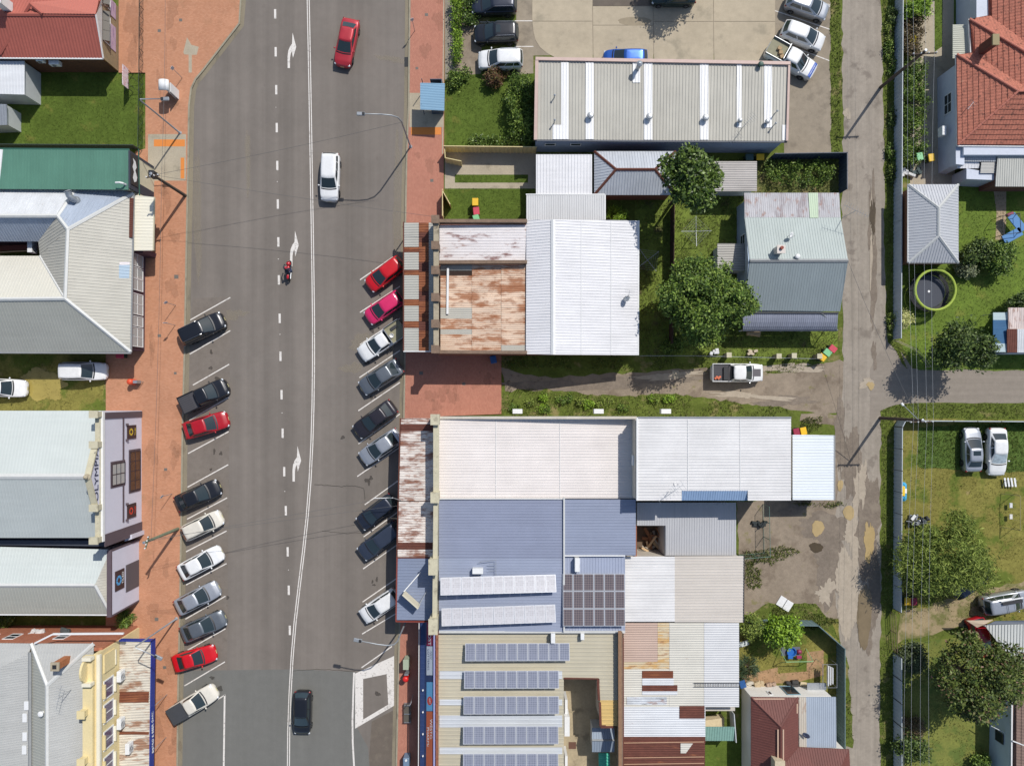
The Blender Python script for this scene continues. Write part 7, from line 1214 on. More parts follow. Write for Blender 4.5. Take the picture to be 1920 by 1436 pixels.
def crown_centres(n, R, rng, lobes=7, fill=.45):
    """clump centres in an uneven ellipsoid: a shell with lumps and some inner clumps"""
    ld = rng.normal(0, 1, (lobes, 3)); ld /= np.linalg.norm(ld, axis=1)[:, None]; lw = rng.uniform(-.4, .34, lobes)
    d = rng.normal(0, 1, (n, 3)); d[:, 2] += .25; d /= np.linalg.norm(d, axis=1)[:, None]
    k = 1 + (np.exp(-((d[:, None] - ld[None]) ** 2).sum(2) / .35) * lw[None]).sum(1)
    r = rng.uniform(fill, 1.0, n) ** .6 * k; base = d * r[:, None] * np.array(R)
    if min(R) < .95: return base
    # several overlapping sub-crowns give the outline bays and the top light and dark heaps
    m = 15; sd = rng.normal(0, 1, (m, 3)); sd[:, 2] = np.abs(sd[:, 2]) * .9 - .15; sd /= np.linalg.norm(sd, axis=1)[:, None]; sc = sd * rng.uniform(.45, .78, m)[:, None] * np.array(R); sr = rng.uniform(.24, .42, m) * R[0]
    w = rng.integers(0, m, n); e = rng.normal(0, 1, (n, 3)); e[:, 2] = np.abs(e[:, 2]) * 1.1 - .25; e /= np.linalg.norm(e, axis=1)[:, None]; sub_ = sc[w] + e * (sr[w] * rng.uniform(.75, 1.05, n))[:, None] * np.array([1, 1, .8])
    keep = rng.random(n) < .18; base *= .8; return np.where(keep[:, None], base, sub_)
def tree(name, label, px, py, R, h, mat, leaf=.16, clumps=150, per=46, spread=.38, aspect=.5, seed=1, group=None, trunk=.16, cat='tree', up=.7, fill=.45):
    rng = np.random.default_rng(seed); zc = h - R[2]; g = W(px, py, zc); base = Vector((g.x, g.y, 0.0))
    t = thing(name, label, cat, (0, 0, 0), 0, group); t.location = base
    cen = crown_centres(clumps, R, rng, fill=fill) + np.array([0, 0, zc]); cen[:, 2] = np.maximum(cen[:, 2], .25)
    V, F = leaves(cen, int(per * 1.35), spread * .82, leaf, aspect, up, rng); V[:, 2] = np.maximum(V[:, 2], .03); npmesh('crown', V, F, mat, t)
    mb = MB(); top = max(.4, zc); mb.tube([(0, 0, -.1), (.05, .02, top * .4), (-.04, .05, top * .8), (0, 0, top + R[2] * .3)], trunk, 8, trunk * .4)
    mb.build('trunk', BARK, t, True)
    for k in range(5):
        a = 2 * math.pi * k / 5 + rng.uniform(-.4, .4); e = Vector((math.cos(a) * R[0] * .7, math.sin(a) * R[1] * .7, zc + R[2] * rng.uniform(-.1, .5))); s = Vector((0, 0, top * .55 + .1 * k)); MB().tube([s, s.lerp(e, .5) + Vector((0, 0, .2)), e], trunk * .5, 6, trunk * .12).build('limb', BARK, t, True)
    return t
def bush(label, px, py, R, mat, seed, leaf=.10, clumps=40, per=36, spread=.2, group=None, name='shrub', aspect=.5): return tree(name, label, px, py, R, R[2] * 1.9, mat, leaf, clumps, per, spread, aspect, seed, group, .04, 'shrub')
def hedge(label, poly, h, mat, seed, dens=9, leaf=.10, per=34, spread=.2, name='hedge'):
    rng = np.random.default_rng(seed); P = np.array(xy(poly)); c0 = P.mean(0); t = thing(name, label, 'hedge', (c0[0], c0[1], 0)); lo, hi = P.min(0), P.max(0); n = int((hi - lo).prod() * dens * h * .8) + 20
    q = rng.uniform(lo, hi, (n * 2, 2)); q = q[inpoly(q, P)][:n]; z = h * rng.uniform(.2, 1, len(q)) ** .6 * (1 + .2 * np.sin(q[:, 0] * 2.1 + q[:, 1] * 1.7)); cen = np.column_stack([q - c0, z - .12])
    V, F = leaves(cen, per, spread, leaf, .5, .35, rng); V[:, 2] = np.maximum(V[:, 2], .03); npmesh('foliage', V, F, mat, t)
    k = max(2, int((hi - lo).max() / 1.2)); mb = MB(); d = P[rng.integers(0, len(P))]
    for i in range(k):
        s = q[rng.integers(0, len(q))] - c0; MB().tube([(s[0], s[1], -.05), (s[0] + .1, s[1], h * .6)], .035, 6, .015).build('stem', BARK, t)
    return t
def inpoly(q, P):
    x, y = q[:, 0], q[:, 1]; ins = np.zeros(len(q), bool); j = len(P) - 1
    for i in range(len(P)):
        c = ((P[i, 1] > y) != (P[j, 1] > y)) & (x < (P[j, 0] - P[i, 0]) * (y - P[i, 1]) / (P[j, 1] - P[i, 1] + 1e-12) + P[i, 0]); ins ^= c; j = i
    return ins
def grass(label, polys, dens, h, mat, seed, w=.022, patch=0.0, cat='grass', z=.01, name='grass'):
    """short blades, three per tuft, over ground polygons (pixels): nobody could count them"""
    rng = np.random.default_rng(seed); Q = []
    for poly in polys:
        P = np.array(xy(poly)); lo, hi = P.min(0), P.max(0); n = int((hi - lo).prod() * dens); q = rng.uniform(lo, hi, (n, 2)); q = q[inpoly(q, P)]
        if patch:
            f = np.sin(q[:, 0] * 1.3 + 2 * np.sin(q[:, 1] * .9)) + np.sin(q[:, 1] * 1.7 + 1.5 * np.sin(q[:, 0] * 1.1)); q = q[f + rng.normal(0, .6, len(q)) > patch]
        Q.append(q)
    q = np.repeat(np.concatenate(Q), 3, 0); n = len(q); q = q + rng.normal(0, .03, q.shape); a = rng.uniform(0, 2 * np.pi, n); hh = h * rng.uniform(.5, 1.4, n); ln = hh * rng.uniform(.3, 1.0, n); b = rng.uniform(0, 2 * np.pi, n)
    dx, dy = np.cos(a) * w, np.sin(a) * w; base = np.column_stack([q, np.full(n, z)])
    V = np.stack([base + np.column_stack([dx, dy, np.zeros(n)]), base - np.column_stack([dx, dy, np.zeros(n)]), base + np.column_stack([np.cos(b) * ln, np.sin(b) * ln, hh])], 1).reshape(-1, 3)
    o = npmesh(name, V, np.arange(n * 3).reshape(-1, 3), mat); return tag(o, label, cat, kind='stuff')
# --- trees
tree('magnolia_tree', 'dark glossy magnolia tree overhanging the rusty hip roof', 1293, 342, (2.75, 3.3, 3.1), 10.0, DKG, .18, 230, 46, .32, .5, 11)
tree('broad_tree', 'broad dense green tree between white shed and grey house', 1316, 565, (4.6, 3.6, 3.0), 8.2, MIDG, .13, 400, 56, .34, .55, 12, trunk=.25)
tree('dark_tree', 'dark spreading tree at the lane corner by the trampoline', 1797, 650, (2.7, 2.5, 2.2), 6.0, OLIV, .15, 150, 46, .40, .45, 13)
tree('feathery_tree', 'feathery yellow green tree over the fenced corner lot', 1763, 1046, (4.6, 4.5, 2.0), 5.0, YELG, .22, 380, 56, .42, .16, 14, trunk=.2, up=.35)
tree('flowering_tree', 'large dark tree with pink flower tips by the carport', 1828, 1270, (4.4, 4.3, 2.6), 7.4, PINKL, .14, 380, 52, .36, .5, 15, trunk=.22)
tree('car_park_tree', 'tree above the car park that shades the dark green sedan', 1316, -104, (2.9, 2.2, 1.8), 6.6, MIDG, .16, 130, 44, .38, .5, 16)
tree('yard_tree', 'bright green rounded tree inside the green metal fence', 1463, 1184, (1.9, 1.5, 1.2), 3.2, BRTG, .13, 110, 46, .28, .55, 17, trunk=.1)
tree('yard_tree', 'small yellowish tree against the shed wall in the back yard', 1411, 1174, (1.2, 1.1, .9), 2.6, YELG, .10, 50, 42, .24, .5, 18, trunk=.07)
bush('rounded dark bush beside the trampoline lawn', 1829, 482, (1.6, 1.5, 1.1), OLIV, 21, .12, 70, 44, .28); bush('mid green bush joined to the dark bush on the lawn', 1868, 487, (1.7, 1.7, 1.2), MIDG, 22, .12, 80, 44, .28); bush('pale grey leaved bush at the garage corner', 1812, 505, (.8, .8, .7), leafmat('pale_grey_leaves', [C(120, 128, 90), C(160, 166, 130), C(80, 92, 54)]), 23)
bush('yellow variegated bush against the lane fence', 1693, 600, (.75, .95, .6), VARI, 24, .09, 34, 40); bush('dark tree top at the pool shed corner', 1916, 576, (1.4, 1.4, 1.3), OLIV, 25, .12, 60, 44, .28); bush('low green bush at the foot of the corner tree', 1838, 655, (.9, 1.3, .6), BRTG, 26, .11, 40, 40)
bush('dark round bush in front of the lane fence gatepost', 1708, 1396, (1.7, 1.7, 1.1), OLIV, 27, .12, 80, 44, .28); bush('tan twiggy bush by the lower lane fence', 1708, 1362, (1.2, 1.0, .8), BRNL, 28, .09, 50, 40, .26); bush('small green bush near the pale grey wall', 1838, 1428, (.9, .8, .7), MIDG, 29); bush('grey green shrub spreading under the flowering tree', 1712, 1235, (1.6, 1.3, .6), leafmat('grey_green_leaves', [C(70, 84, 52), C(104, 116, 76), C(54, 66, 40)]), 30, .11, 50, 40, .3)
t = tree('spiky_plant', 'dark spiky yucca beside the patched roof', 1402, 1250, (1.15, 1.15, .7), 1.5, leafmat('spiky_leaves', [C(44, 62, 40), C(72, 92, 60), C(100, 116, 84)]), .5, 26, 14, .12, .05, 31, trunk=.08, cat='plant', up=.1)
bush('reddish bush beside the white suv in the car park', 927, 146, (.95, .95, .8), REDL, 32); bush('pale green grassy clump beside the flat annex', 1156, 402, (1.1, .8, .5), BRTG, 33, .26, 22, 30, .2, aspect=.08); bush('small palm like shrub in the alley beside the low shop', 236, 1160, (.8, .9, .8), MIDG, 34, .3, 20, 26, .2, aspect=.1)
bush('leafy shrub in the alley behind the hotel wall', 8, 1162, (.9, .6, .6), DKG, 35); bush('weedy shrub south of the big green tree', 1262, 648, (1.2, .8, .5), MIDG, 36, .09, 30, 36); bush('weedy shrub beside the plank pile', 1336, 622, (1.0, .8, .5), BRTG, 37)
hedge('clipped hedge along the end of the long shed', [(957, 158), (990, 156), (994, 280), (962, 280), (952, 210)], 1.9, MIDG, 41); hedge('tall narrow hedge between gravel strip and car park', [(850, -40), (866, -40), (866, 122), (852, 122)], 1.1, BRTG, 42, 12); hedge('loose shrubs at the front of the parked suvs', [(868, -40), (894, -40), (900, 38), (880, 56), (868, 46)], 1.0, DKG, 43, 11)
hedge('low shrubs along the cream metal fence', [(876, 262), (1000, 262), (1000, 280), (876, 280)], .8, DKG, 44, 14); hedge('dense flowering hedge inside the long grey lane fence', [(1686, 122), (1722, 118), (1728, 220), (1722, 308), (1686, 312)], 1.3, MIDG, 45, 9); hedge('brown twiggy hedge beside the lane power pole', [(1684, 20), (1706, 10), (1722, 60), (1712, 118), (1684, 112)], 1.2, BRNL, 46, 10); bush('bright green round shrub at the top of the lane hedge', 1718, 14, (1.3, 1.3, 1.0), BRTG, 47, .12, 60, 42, .26); bush('small yellow flowering shrub in the lane hedge', 1708, 82, (.45, .6, .5), YFL, 48, .07, 22, 34, .14)
hedge('overgrown shrubs in the garden behind the dark fence', [(1420, 305), (1560, 306), (1558, 330), (1530, 350), (1440, 345)], .9, MIDG, 49, 6); hedge('shrubs along the paver edge of the sloping lawn', [(838, 148), (872, 128), (884, 142), (850, 168)], .8, MIDG, 50, 10)
# --- grass
byn = {}
for nm, p, z, m, lb in LAWNS: byn.setdefault(lb, p)
L_ = lambda *k: [p for lb, p in byn.items() if any(q in lb for q in k)]
grass('short mown blades of the green lawns', L_('mown green lawn', 'sloping past', 'three wheelie', 'two concrete wheel', 'square of lawn', 'thin lawn strip'), 34, .07, GRS1, 61); grass('blades of the trampoline lawn', [p for p in L_('trampoline') if len(p) > 8], 26, .08, GRS1, 62)
grass('dry grass blades of the yards and corner lot', L_('white vans park', 'patchy yellow green', 'swing frame', 'soft lawn'), 20, .10, GRS2, 63, patch=-.6); grass('long blades of the darker grass patch', L_('two parked sedans'), 55, .16, GRS1, 64)
grass('shaggy grass under the back yard trees', L_('shaggy green', 'grey verandah'), 46, .18, GRS3, 65, patch=-1.2); grass('long weeds along the lane verges', L_('weedy green verge', 'mown grass verge', 'thick grass', 'between car park and lane'), 46, .13, GRS3, 66, .03); grass('weeds along the shop wall and driveway', L_('wall of the long shop', 'south of the white shed', 'outside the green', 'behind the dark fence'), 46, .16, GRS3, 67, .03, -.1)
grass('weeds growing in the dirt yard', [blob(1440, 1040, 46, 16, 16, .3), blob(1410, 1080, 14, 30, 16, .3), blob(1520, 800, 18, 22, 14, .3), blob(1500, 1160, 60, 20, 18, .3), blob(1540, 945, 40, 6, 14, .3)], 90, .2, GRS3, 68, .035, -1.2); grass('tufts on the rough ground between buildings', [rectpx(1197, 300, 1400, 366), rectpx(930, 665, 1010, 690)], 40, .2, GRS3, 69, .03)
# weed clumps along the shop wall
rr = random.Random(8)
for k in range(16): bush('leafy weed clump growing along the side wall of the long shop', rr.uniform(945, 1260), rr.uniform(744, 766), (rr.uniform(.3, .7), rr.uniform(.2, .4), rr.uniform(.12, .22)), [BRTG, MIDG, YELG][k % 3], 80 + k, .09, 9, 34, .16, 'weed clumps by the long shop', 'weed_clump')
for k in range(9): bush('leafy weed clump growing at the foot of the long lane fence', rr.uniform(1666, 1674), rr.uniform(10, 630), (rr.uniform(.25, .45), rr.uniform(.5, 1.5), rr.uniform(.2, .35)), [OLIV, MIDG, YELG][k % 3], 120 + k, .09, 12, 34, .16, 'weed clumps by the lane fence', 'weed_clump')
# ================================================================ street furniture, fences, poles and small things
def fence(name, label, pts, h, mat, panel=2.35, rib=True, post=None, cat='fence', gap=0.04, t=.05, z0=.03, group=None):
    """fence of separate panels and posts along ground pixels"""
    c = W(*pts[0]); root = thing(name, label, cat, c, 0, group); cache = {}
    for a, b_ in zip(pts, pts[1:]):
        A, Bv = W(*a), W(*b_); d = Bv - A; L = d.length; n = max(1, round(L / panel)); w = L / n; rz = math.atan2(d.y, d.x)
        key = round(w, 3)
        if key not in cache:
            mb = MB(); k = max(2, int(w / .2)) if rib else 1; ww = w - gap; P = []
            for i in range(k + 1):
                x = -ww / 2 + ww * i / k; y = (t / 2 if i % 2 else -t / 2) if rib else 0; P.append((x, y))
            V = [(x, y + s * .012, z) for s in (-1, 1) for z in (z0, h) for x, y in P]; m = k + 1; F = []
            for i in range(k): F += [(i, i + 1, m + i + 1, m + i), (2 * m + i + 1, 2 * m + i, 3 * m + i, 3 * m + i + 1), (m + i, m + i + 1, 3 * m + i + 1, 3 * m + i)]
            mb.add(V, F); me = mb.mesh('fence_panel'); me.materials.append(mat)
            rl = MB().box((0, 0, h), (ww + .02, .07, .05)).mesh('top_rail'); rl.materials.append(mat); ps = MB().box((0, 0, (h + .04) / 2), (.07, .07, h + .06)).mesh('fence_post'); ps.materials.append(post or mat); cache[key] = (me, rl, ps)
        me, rl, ps = cache[key]
        for i in range(n):
            p = A + d * ((i + .5) / n); reuse('fence_panel', me, root, p, rz); reuse('top_rail', rl, root, p, rz); reuse('fence_post', ps, root, A + d * (i / n), rz)
        reuse('fence_post', ps, root, Bv, rz)
    return root
def openfence(name, label, pts, h, mat, every=1.6, rails=(1.0, .5), bars=0.0, zig=False, r=.03, cat='fence'):
    c = W(*pts[0]); root = thing(name, label, cat, c); mesh_ = MB()
    for a, b_ in zip(pts, pts[1:]):
        A, Bv = W(*a), W(*b_); d = Bv - A; L = d.length; n = max(1, round(L / every))
        for i in range(n + 1): p = A + d * (i / n); MB().tube([p, p + Vector((0, 0, h))], r, 6).build('fence_post', mat, root)
        for k in rails: MB().tube([A + Vector((0, 0, h * k)), Bv + Vector((0, 0, h * k))], r * .8, 6).build('rail', mat, root)
        if bars:
            m = int(L / bars)
            for i in range(m): p = A + d * (i / m); mesh_.tube([p + Vector((0, 0, .05)), p + Vector((0, 0, h))], .009, 4, cap=False)
        if zig:
            for i in range(n):
                p, q = A + d * (i / n), A + d * ((i + .5) / n); s = A + d * ((i + 1) / n); MB().tube([p + Vector((0, 0, h)), q + Vector((0, 0, .1)), s + Vector((0, 0, h))], r * .6, 5).build('brace', mat, root)
    if bars: mesh_.build('wire_mesh', mat, root)['kind'] = 'stuff'
    return root
GREYF = M('grey_fence_steel', C(192, 200, 204), .6, layers=[('mul', 1, .06, I3)]); CREAMF = M('cream_fence_steel', C(228, 208, 152), .6, layers=[('mul', 1, .06, I3)]); DKF = M('dark_blue_fence', C(66, 76, 92), .6, layers=[('mul', 1, .08, I3)]); GRNF = M('green_grey_fence', C(112, 134, 136), .6, layers=[('mul', 1, .08, I3)]); TIMF = M('dark_timber_fence', C(74, 54, 46), .9, layers=[('mul', 3, .2, I3)]); GSTEEL = M('dark_green_steel', C(52, 66, 60), .6)
openfence('mesh_fence', 'low dark mesh fence with zigzag bracing along the orange footpath', [(271, -60), (270, 140), (268, 284)], 1.0, GSTEEL, 2.1, (1.0,), .12, True)
fence('lawn_fence', 'dark green metal fence between lawn and green roof shop', [(-90, 279), (262, 281)], 1.3, GSTEEL, 2.4)
fence('cream_fence', 'cream ribbed metal fence beside the concrete driveway', [(835, 286), (1004, 288)], 1.75, CREAMF); fence('cream_gate', 'cream gate leaf folded back beside the footpath', [(836, 288), (837, 306), (866, 312)], 1.5, CREAMF, 1.6, cat='gate'); fence('cream_gate', 'cream gate leaf standing ajar on the small lawn', [(832, 366), (846, 391)], 1.5, CREAMF, 1.6, cat='gate'); fence('cream_fence', 'cream fence beside the footpath next to the rusty shop', [(832, 364), (832, 412)], 1.5, CREAMF, 2.4)
fence('dark_fence', 'dark blue metal fence round the weedy garden', [(1440, 300), (1572, 298), (1572, 364)], 1.75, DKF); fence('lane_fence', 'long grey metal fence beside the back lane and hedge', [(1678, -80), (1676, 200), (1675, 420), (1674, 636)], 1.45, GREYF, 2.35); fence('lot_fence', 'grey metal fence round the corner lot with parked sedans', [(1990, 790), (1682, 788), (1676, 800), (1675, 960), (1674, 1140)], 1.45, GREYF, 2.35, post=DARKST); fence('lower_lane_fence', 'grey metal fence beside the tree shaded lawn', [(1674, 1222), (1675, 1520)], 1.5, GREYF, 2.35, post=DARKST)
fence('green_fence', 'green grey metal fence round the small back yard', [(1393, 1160), (1520, 1162), (1568, 1204), (1568, 1390)], 1.75, GRNF, 2.2); fence('timber_fence', 'dark timber fence dividing the two back yards', [(1257, 392), (1256, 520), (1254, 645)], 1.6, TIMF, 1.8, False); openfence('wire_gate', 'rusty wire gate standing open at the corner lot track', [(1668, 1146), (1672, 1216)], 1.0, M('rusty_pipe', C(140, 116, 96), .8), 2.0, (1.0, .55, .15), .15); openfence('rail_fence', 'pale timber rails angled across the lane corner verge', [(1674, 640), (1712, 658), (1735, 688)], .9, M('weathered_rail', C(180, 168, 146), .9), 1.6, (1.0, .55)); openfence('mesh_enclosure', 'green mesh enclosure behind the grey rear shed', [(1384, 1040), (1432, 1036), (1430, 945)], 1.7, M('green_pipe', C(110, 140, 128), .6), 1.6, (1.0, .05), .12); openfence('yard_wire_fence', 'thin wire fence along the dirt driveway', [(1197, 668), (1300, 668), (1540, 674)], 1.0, GALV, 2.6, (1.0, .5), 0, False, .016)
for i, (x, y) in enumerate(((1360, 667), (1452, 669), (1480, 668), (1527, 669))): p = W(x, y); t = thing('gate_pier', ['cream block pier beside the white ute', 'grey block pier nearest the verandah steps', 'short block pier at the yard gate', 'weathered pier beside the coloured bins'][i], 'pier', p); MB().box(p + Vector((0, 0, .55)), (.4, .4, 1.1)).build('shaft', MORTW, t); MB().box(p + Vector((0, 0, 1.13)), (.5, .5, .08)).build('cap', STONE, t)
# ---- wheelie bins
def bin_proto():
    body = MB(); P0 = [(-.24, -.26), (.24, -.26), (.24, .26), (-.24, .26)]; P1 = [(-.29, -.34), (.29, -.34), (.29, .34), (-.29, .34)]; body.add([(x, y, .08) for x, y in P0] + [(x, y, .98) for x, y in P1], [(3, 2, 1, 0), (0, 1, 5, 4), (1, 2, 6, 5), (2, 3, 7, 6), (3, 0, 4, 7), (4, 5, 6, 7)])
    lid = MB().bbox((0, -.01, 1.02), (.62, .76, .09), b=.035); wh = MB().tube([(-.3, .27, .1), (-.24, .27, .1)], .1, 10); hd = MB().tube([(-.25, .4, .98), (.25, .4, .98)], .02, 6)
    return [m.mesh(n) for m, n in ((body, 'bin_body'), (lid, 'lid'), (wh, 'wheel'), (hd, 'handle'))]
BIN = bin_proto(); BINM = M('bin_dark_green', C(44, 66, 52), .6); BIN[0].materials.append(BINM); BIN[2].materials.append(TYRE); BIN[3].materials.append(BINM); LIDS = {}
for k, c in (('yellow', (238, 190, 26)), ('red', (206, 64, 84)), ('green', (130, 200, 140)), ('maroon', (150, 30, 66)), ('blue', (40, 90, 150)), ('dark', (60, 90, 90))):
    me = BIN[1].copy(); me.materials.clear(); me.materials.append(M('lid_' + k, C(*c), .5)); LIDS[k] = me
def wbin(px, py, col, label, rz=0.0):
    p = W(px, py, 1.0); p.z = .03; t = thing('wheelie_bin', label, 'bin', (0, 0, 0), 0, 'wheelie bins'); t.location = p; t.rotation_euler = (0, 0, rz)
    for i, nm in enumerate(('bin_body', 'lid', 'wheel', 'handle')):
        o = bpy.data.objects.new(nm, LIDS[col] if nm == 'lid' else BIN[i]); link(o, t)
        if nm == 'wheel': o2 = bpy.data.objects.new(nm, BIN[2]); link(o2, t); o2.location.x = .54
    return t
for x, y, c, lb, r in ((891, 379, 'yellow', 'yellow lidded bin on the small lawn by the rusty shop', 0), (893, 396, 'red', 'red lidded bin on the small lawn by the rusty shop', .1), (893, 410, 'green', 'green lidded bin on the small lawn by the rusty shop', .3), (1425, 295, 'yellow', 'yellow lidded bin against the long shed wall', 1.57), (1405, 295, 'dark', 'grey green lidded bin against the long shed wall', 1.57), (1724, 294, 'green', 'green lidded bin beside the lane hedge', .2), (1746, 296, 'yellow', 'yellow lidded bin beside the tiled house', .15), (1541, 670, 'yellow', 'yellow lidded bin by the grey house gate', .9), (1551, 661, 'green', 'green lidded bin between yellow and red by the gate', .9), (1561, 654, 'red', 'red lidded bin by the grey house gate', .9), (1506, 808, 'yellow', 'yellow lidded bin behind the long white shop', .2), (1493, 810, 'maroon', 'maroon lidded bin behind the long white shop', .2), (1701, 1127, 'yellow', 'yellow lidded bin under the feathery tree', 0), (1713, 1127, 'maroon', 'maroon lidded bin under the feathery tree', 0), (925, 674, 'blue', 'blue lidded bin against the rusty shop side wall', .2), (1392, 1282, 'blue', 'blue lidded bin beside the patched roof ladder', .3), (225, 666, 'red', 'red lidded bin under the old shop eave', 1.57)): wbin(x, y, c, lb, r)
# ---- poles, lamps and wires
TIMP = M('pole_timber', C(92, 78, 66), .95, layers=[('mul', 5, .2, (1, 1, .2))]); LAMPG = M('lamp_grey', C(168, 172, 176), .45, .4)
def power_pole(label, px, py, top, h, arm=1.8, az=0.0, mat=None, extras=True):
    """px,py: where the top is seen"""
    p = W(px, py, h); b0 = Vector((p.x, p.y, 0)); t = thing('power_pole', label, 'power pole', b0); MB().tube([b0 - Vector((0, 0, .2)), b0 + Vector((0, 0, h * .5)), b0 + Vector((0, 0, h))], .17, 10, .12).build('shaft', mat or TIMP, t)
    d = Vector((math.cos(az), math.sin(az), 0)); o = MB().box(b0 + Vector((0, 0, h - .3)) + d.cross(Vector((0, 0, 1))) * .15, (arm, .1, .12), rz=az).build('crossarm', mat or TIMP, t)
    for k in range(4): q = b0 + d * arm * (k / 3 - .5) * .9 + d.cross(Vector((0, 0, 1))) * .15 + Vector((0, 0, h - .24)); MB().lathe(q, [(.03, 0), (.06, .05), (.04, .1), (.06, .14), (.02, .18)], 8).build('insulator', WPAINT, o)
    MB().lathe(b0 + Vector((0, 0, h)), [(.13, -.01), (.14, .03), (.05, .05)], 10).build('cap', GALV, t); return t, b0
p1, b1 = power_pole('timber power pole with a dark box on the orange footpath', 283, 326, None, 6.9, 1.2, .2); MB().bbox(b1 + Vector((-.25, .2, 6.0)), (.5, .6, .9), b=.05).build('transformer_box', BLACK, p1)
p2, b2_ = power_pole('greenish power pole in front of the low shop', 270, 1017, None, 6.7, 1.2, 1.3, M('greenish_pole', C(122, 128, 104), .9, layers=[('mul', 4, .15, I3)]))
p3, b3 = power_pole('tall power pole behind the hedge beside the back lane', 1736, 95, None, 7.4, 2.3, .05); p4, b4 = power_pole('power pole with street light inside the corner lot fence', 1730, 788, None, 7.0, 2.2, .02)
a = b4 + Vector((0, 0, 6.4)); e = W(1692, 758, 6.6); MB().tube([a, e], .035).build('lamp_arm', LAMPG, p4); MB().bbox(e, (.3, .2, .12), rz=2.2, b=.03).build('lamp_head', WPAINT, p4)
def lamp(label, base, top, h, head, curve=0.0):
    tp = W(*top, h); b0 = Vector((tp.x, tp.y, 0)); hd = W(*head, h - .1); t = thing('street_lamp', label, 'street lamp', b0); MB().lathe(b0, [(.22, 0), (.2, .12), (.12, .2)], 10).build('base', LAMPG, t)
    dirv = (hd - tp); dirv.z = 0
    if curve: pts = [b0, b0 + Vector((0, 0, h * .55)), b0 + Vector((0, 0, h - 1.6)), b0 + dirv * .06 + Vector((0, 0, h - .7)), b0 + dirv * .22 + Vector((0, 0, h - .25)), b0 + dirv * .5 + Vector((0, 0, h - .08)), hd]
    else: pts = [b0, b0 + Vector((0, 0, h * .5)), b0 + Vector((0, 0, h - .25)), b0 + dirv * .06 + Vector((0, 0, h - .04)), hd]
    MB().tube(pts, .085, 8, .045).build('column', LAMPG, t, True); az = math.atan2(dirv.y, dirv.x); MB().bbox(hd + dirv.normalized() * .25, (.75, .32, .14), rz=az, b=.04).build('lamp_head', LAMPG, t); MB().box(hd + dirv.normalized() * .3 - Vector((0, 0, .08)), (.5, .24, .03), rz=az).build('lens', WPAINT, t); MB().bbox(hd + dirv.normalized() * .02 + Vector((0, 0, .02)), (.25, .26, .16), rz=az, b=.03).build('control_box', BLACK, t); return t
lamp('straight armed street lamp by the payphone', (340, 258), (260, 186), 8.0, (304, 186)); lamp('curved street lamp by the bus shelter', (770, 282), (748, 215), 8.0, (682, 214), 1); lamp('street lamp leaning over the hotel awning', (330, 1160), (252, 1213), 8.0, (292, 1230)); lamp('curved street lamp beside the pharmacy footpath', (763, 1160), (740, 1214), 8.0, (676, 1201), 1)
WIRE = M('wire_grey', C(96, 96, 96), .6); WIREL = M('wire_pale', C(186, 188, 190), .5)
def wire(label, a, b_, sag=.4, r=.014, mat=WIRE, group=None):
    A = a if isinstance(a, Vector) else W(*a); Bv = b_ if isinstance(b_, Vector) else W(*b_); pts = [A.lerp(Bv, k / 12) - Vector((0, 0, sag * 4 * (k / 12) * (1 - k / 12))) for k in range(13)]; o = MB().tube(pts, r, 5, cap=False).build('overhead_wire', mat, None, False, A); return tag(o, label, 'wire', group)
wire('service wire from the timber pole to the rusty shop parapet', b1 + Vector((0, 0, 6.6)), (824, 408, 5.4)); wire('wire from the timber pole to the curved street lamp', b1 + Vector((0, 0, 6.5)), (752, 230, 7.2)); 
wire('wire strung above the orange footpath between the timber pole and low shop pole', (310, -60, 6.0), (303, 330, 6.1), .2); wire('wire strung above the orange footpath between the two poles', (303, 330, 6.1), (283, 1015, 6.2), .3)
wire('upper service wire from the low shop pole to the shops opposite', b2_ + Vector((0, 0, 6.4)), (736, 932, 4.3)); wire('lower service wire from the low shop pole to the shops opposite', b2_ + Vector((0, .15, 6.1)), (745, 948, 4.2))
xs = [(1706, 1707, 1711), (1717, 1719, 1722), (1738, 1738, 1737), (1751, 1750, 1749)]
for k, (xa, xb, xc) in enumerate(((1700, 1713, 1694), (1712, 1722, 1709), (1734, 1738, 1726), (1750, 1750, 1743))):
    wire('pale power line running from the hedge power pole past the tiled house', (xa, -80, 7.2), (xa + 2, 97, 7.2), .1, .0085, WIREL, 'back lane power lines'); wire('pale power line between the hedge power pole and the corner lot pole', (xa + 2, 97, 7.2), (xb, 788, 6.85), .35, .0085, WIREL, 'back lane power lines'); wire('pale power line running from the corner lot pole over the feathery tree', (xb, 788, 6.85), (xc, 1520, 7.0), .4, .0085, WIREL, 'back lane power lines')
wire('service wire crossing the back lane to the grey house', (1590, 490, 4.9), b4 + Vector((0, 0, 6.3)), .3)
def signpost(label, px, py, h=2.2, rz=0.0, col=(220, 220, 222), sz=(.32, .45)):
    p = W(px, py); t = thing('sign_post', label, 'street sign', p); MB().tube([p + Vector((0, 0, .1)), p + Vector((0, 0, h + .15))], .03, 8).build('post', GALV, t); MB().box(p + Vector((0, .0, h - .1)), (sz[0], .02, sz[1]), rz=rz).build('sign_plate', M('sign_%d%d%d' % col, C(*col), .5), t)
    return t
for px, py, rz, lb in ((331, 573, .9, 'parking sign post near the lone black suv'), (330, 610, .2, 'thin sign post nearest the lone black suv'), (324, 925, 1.0, 'parking sign post behind the black sedan'), (315, 1300, .8, 'parking sign post behind the red coupe'), (313, 1380, .8, 'parking sign post behind the cream ute'), (778, 60, .4, 'bent sign post near the drain grate'), (775, 1300, .9, 'thin sign post beside the street bench'), (343, 148, .9, 'thin sign post beside the payphone')): signpost(lb, px, py, 2.3, rz)
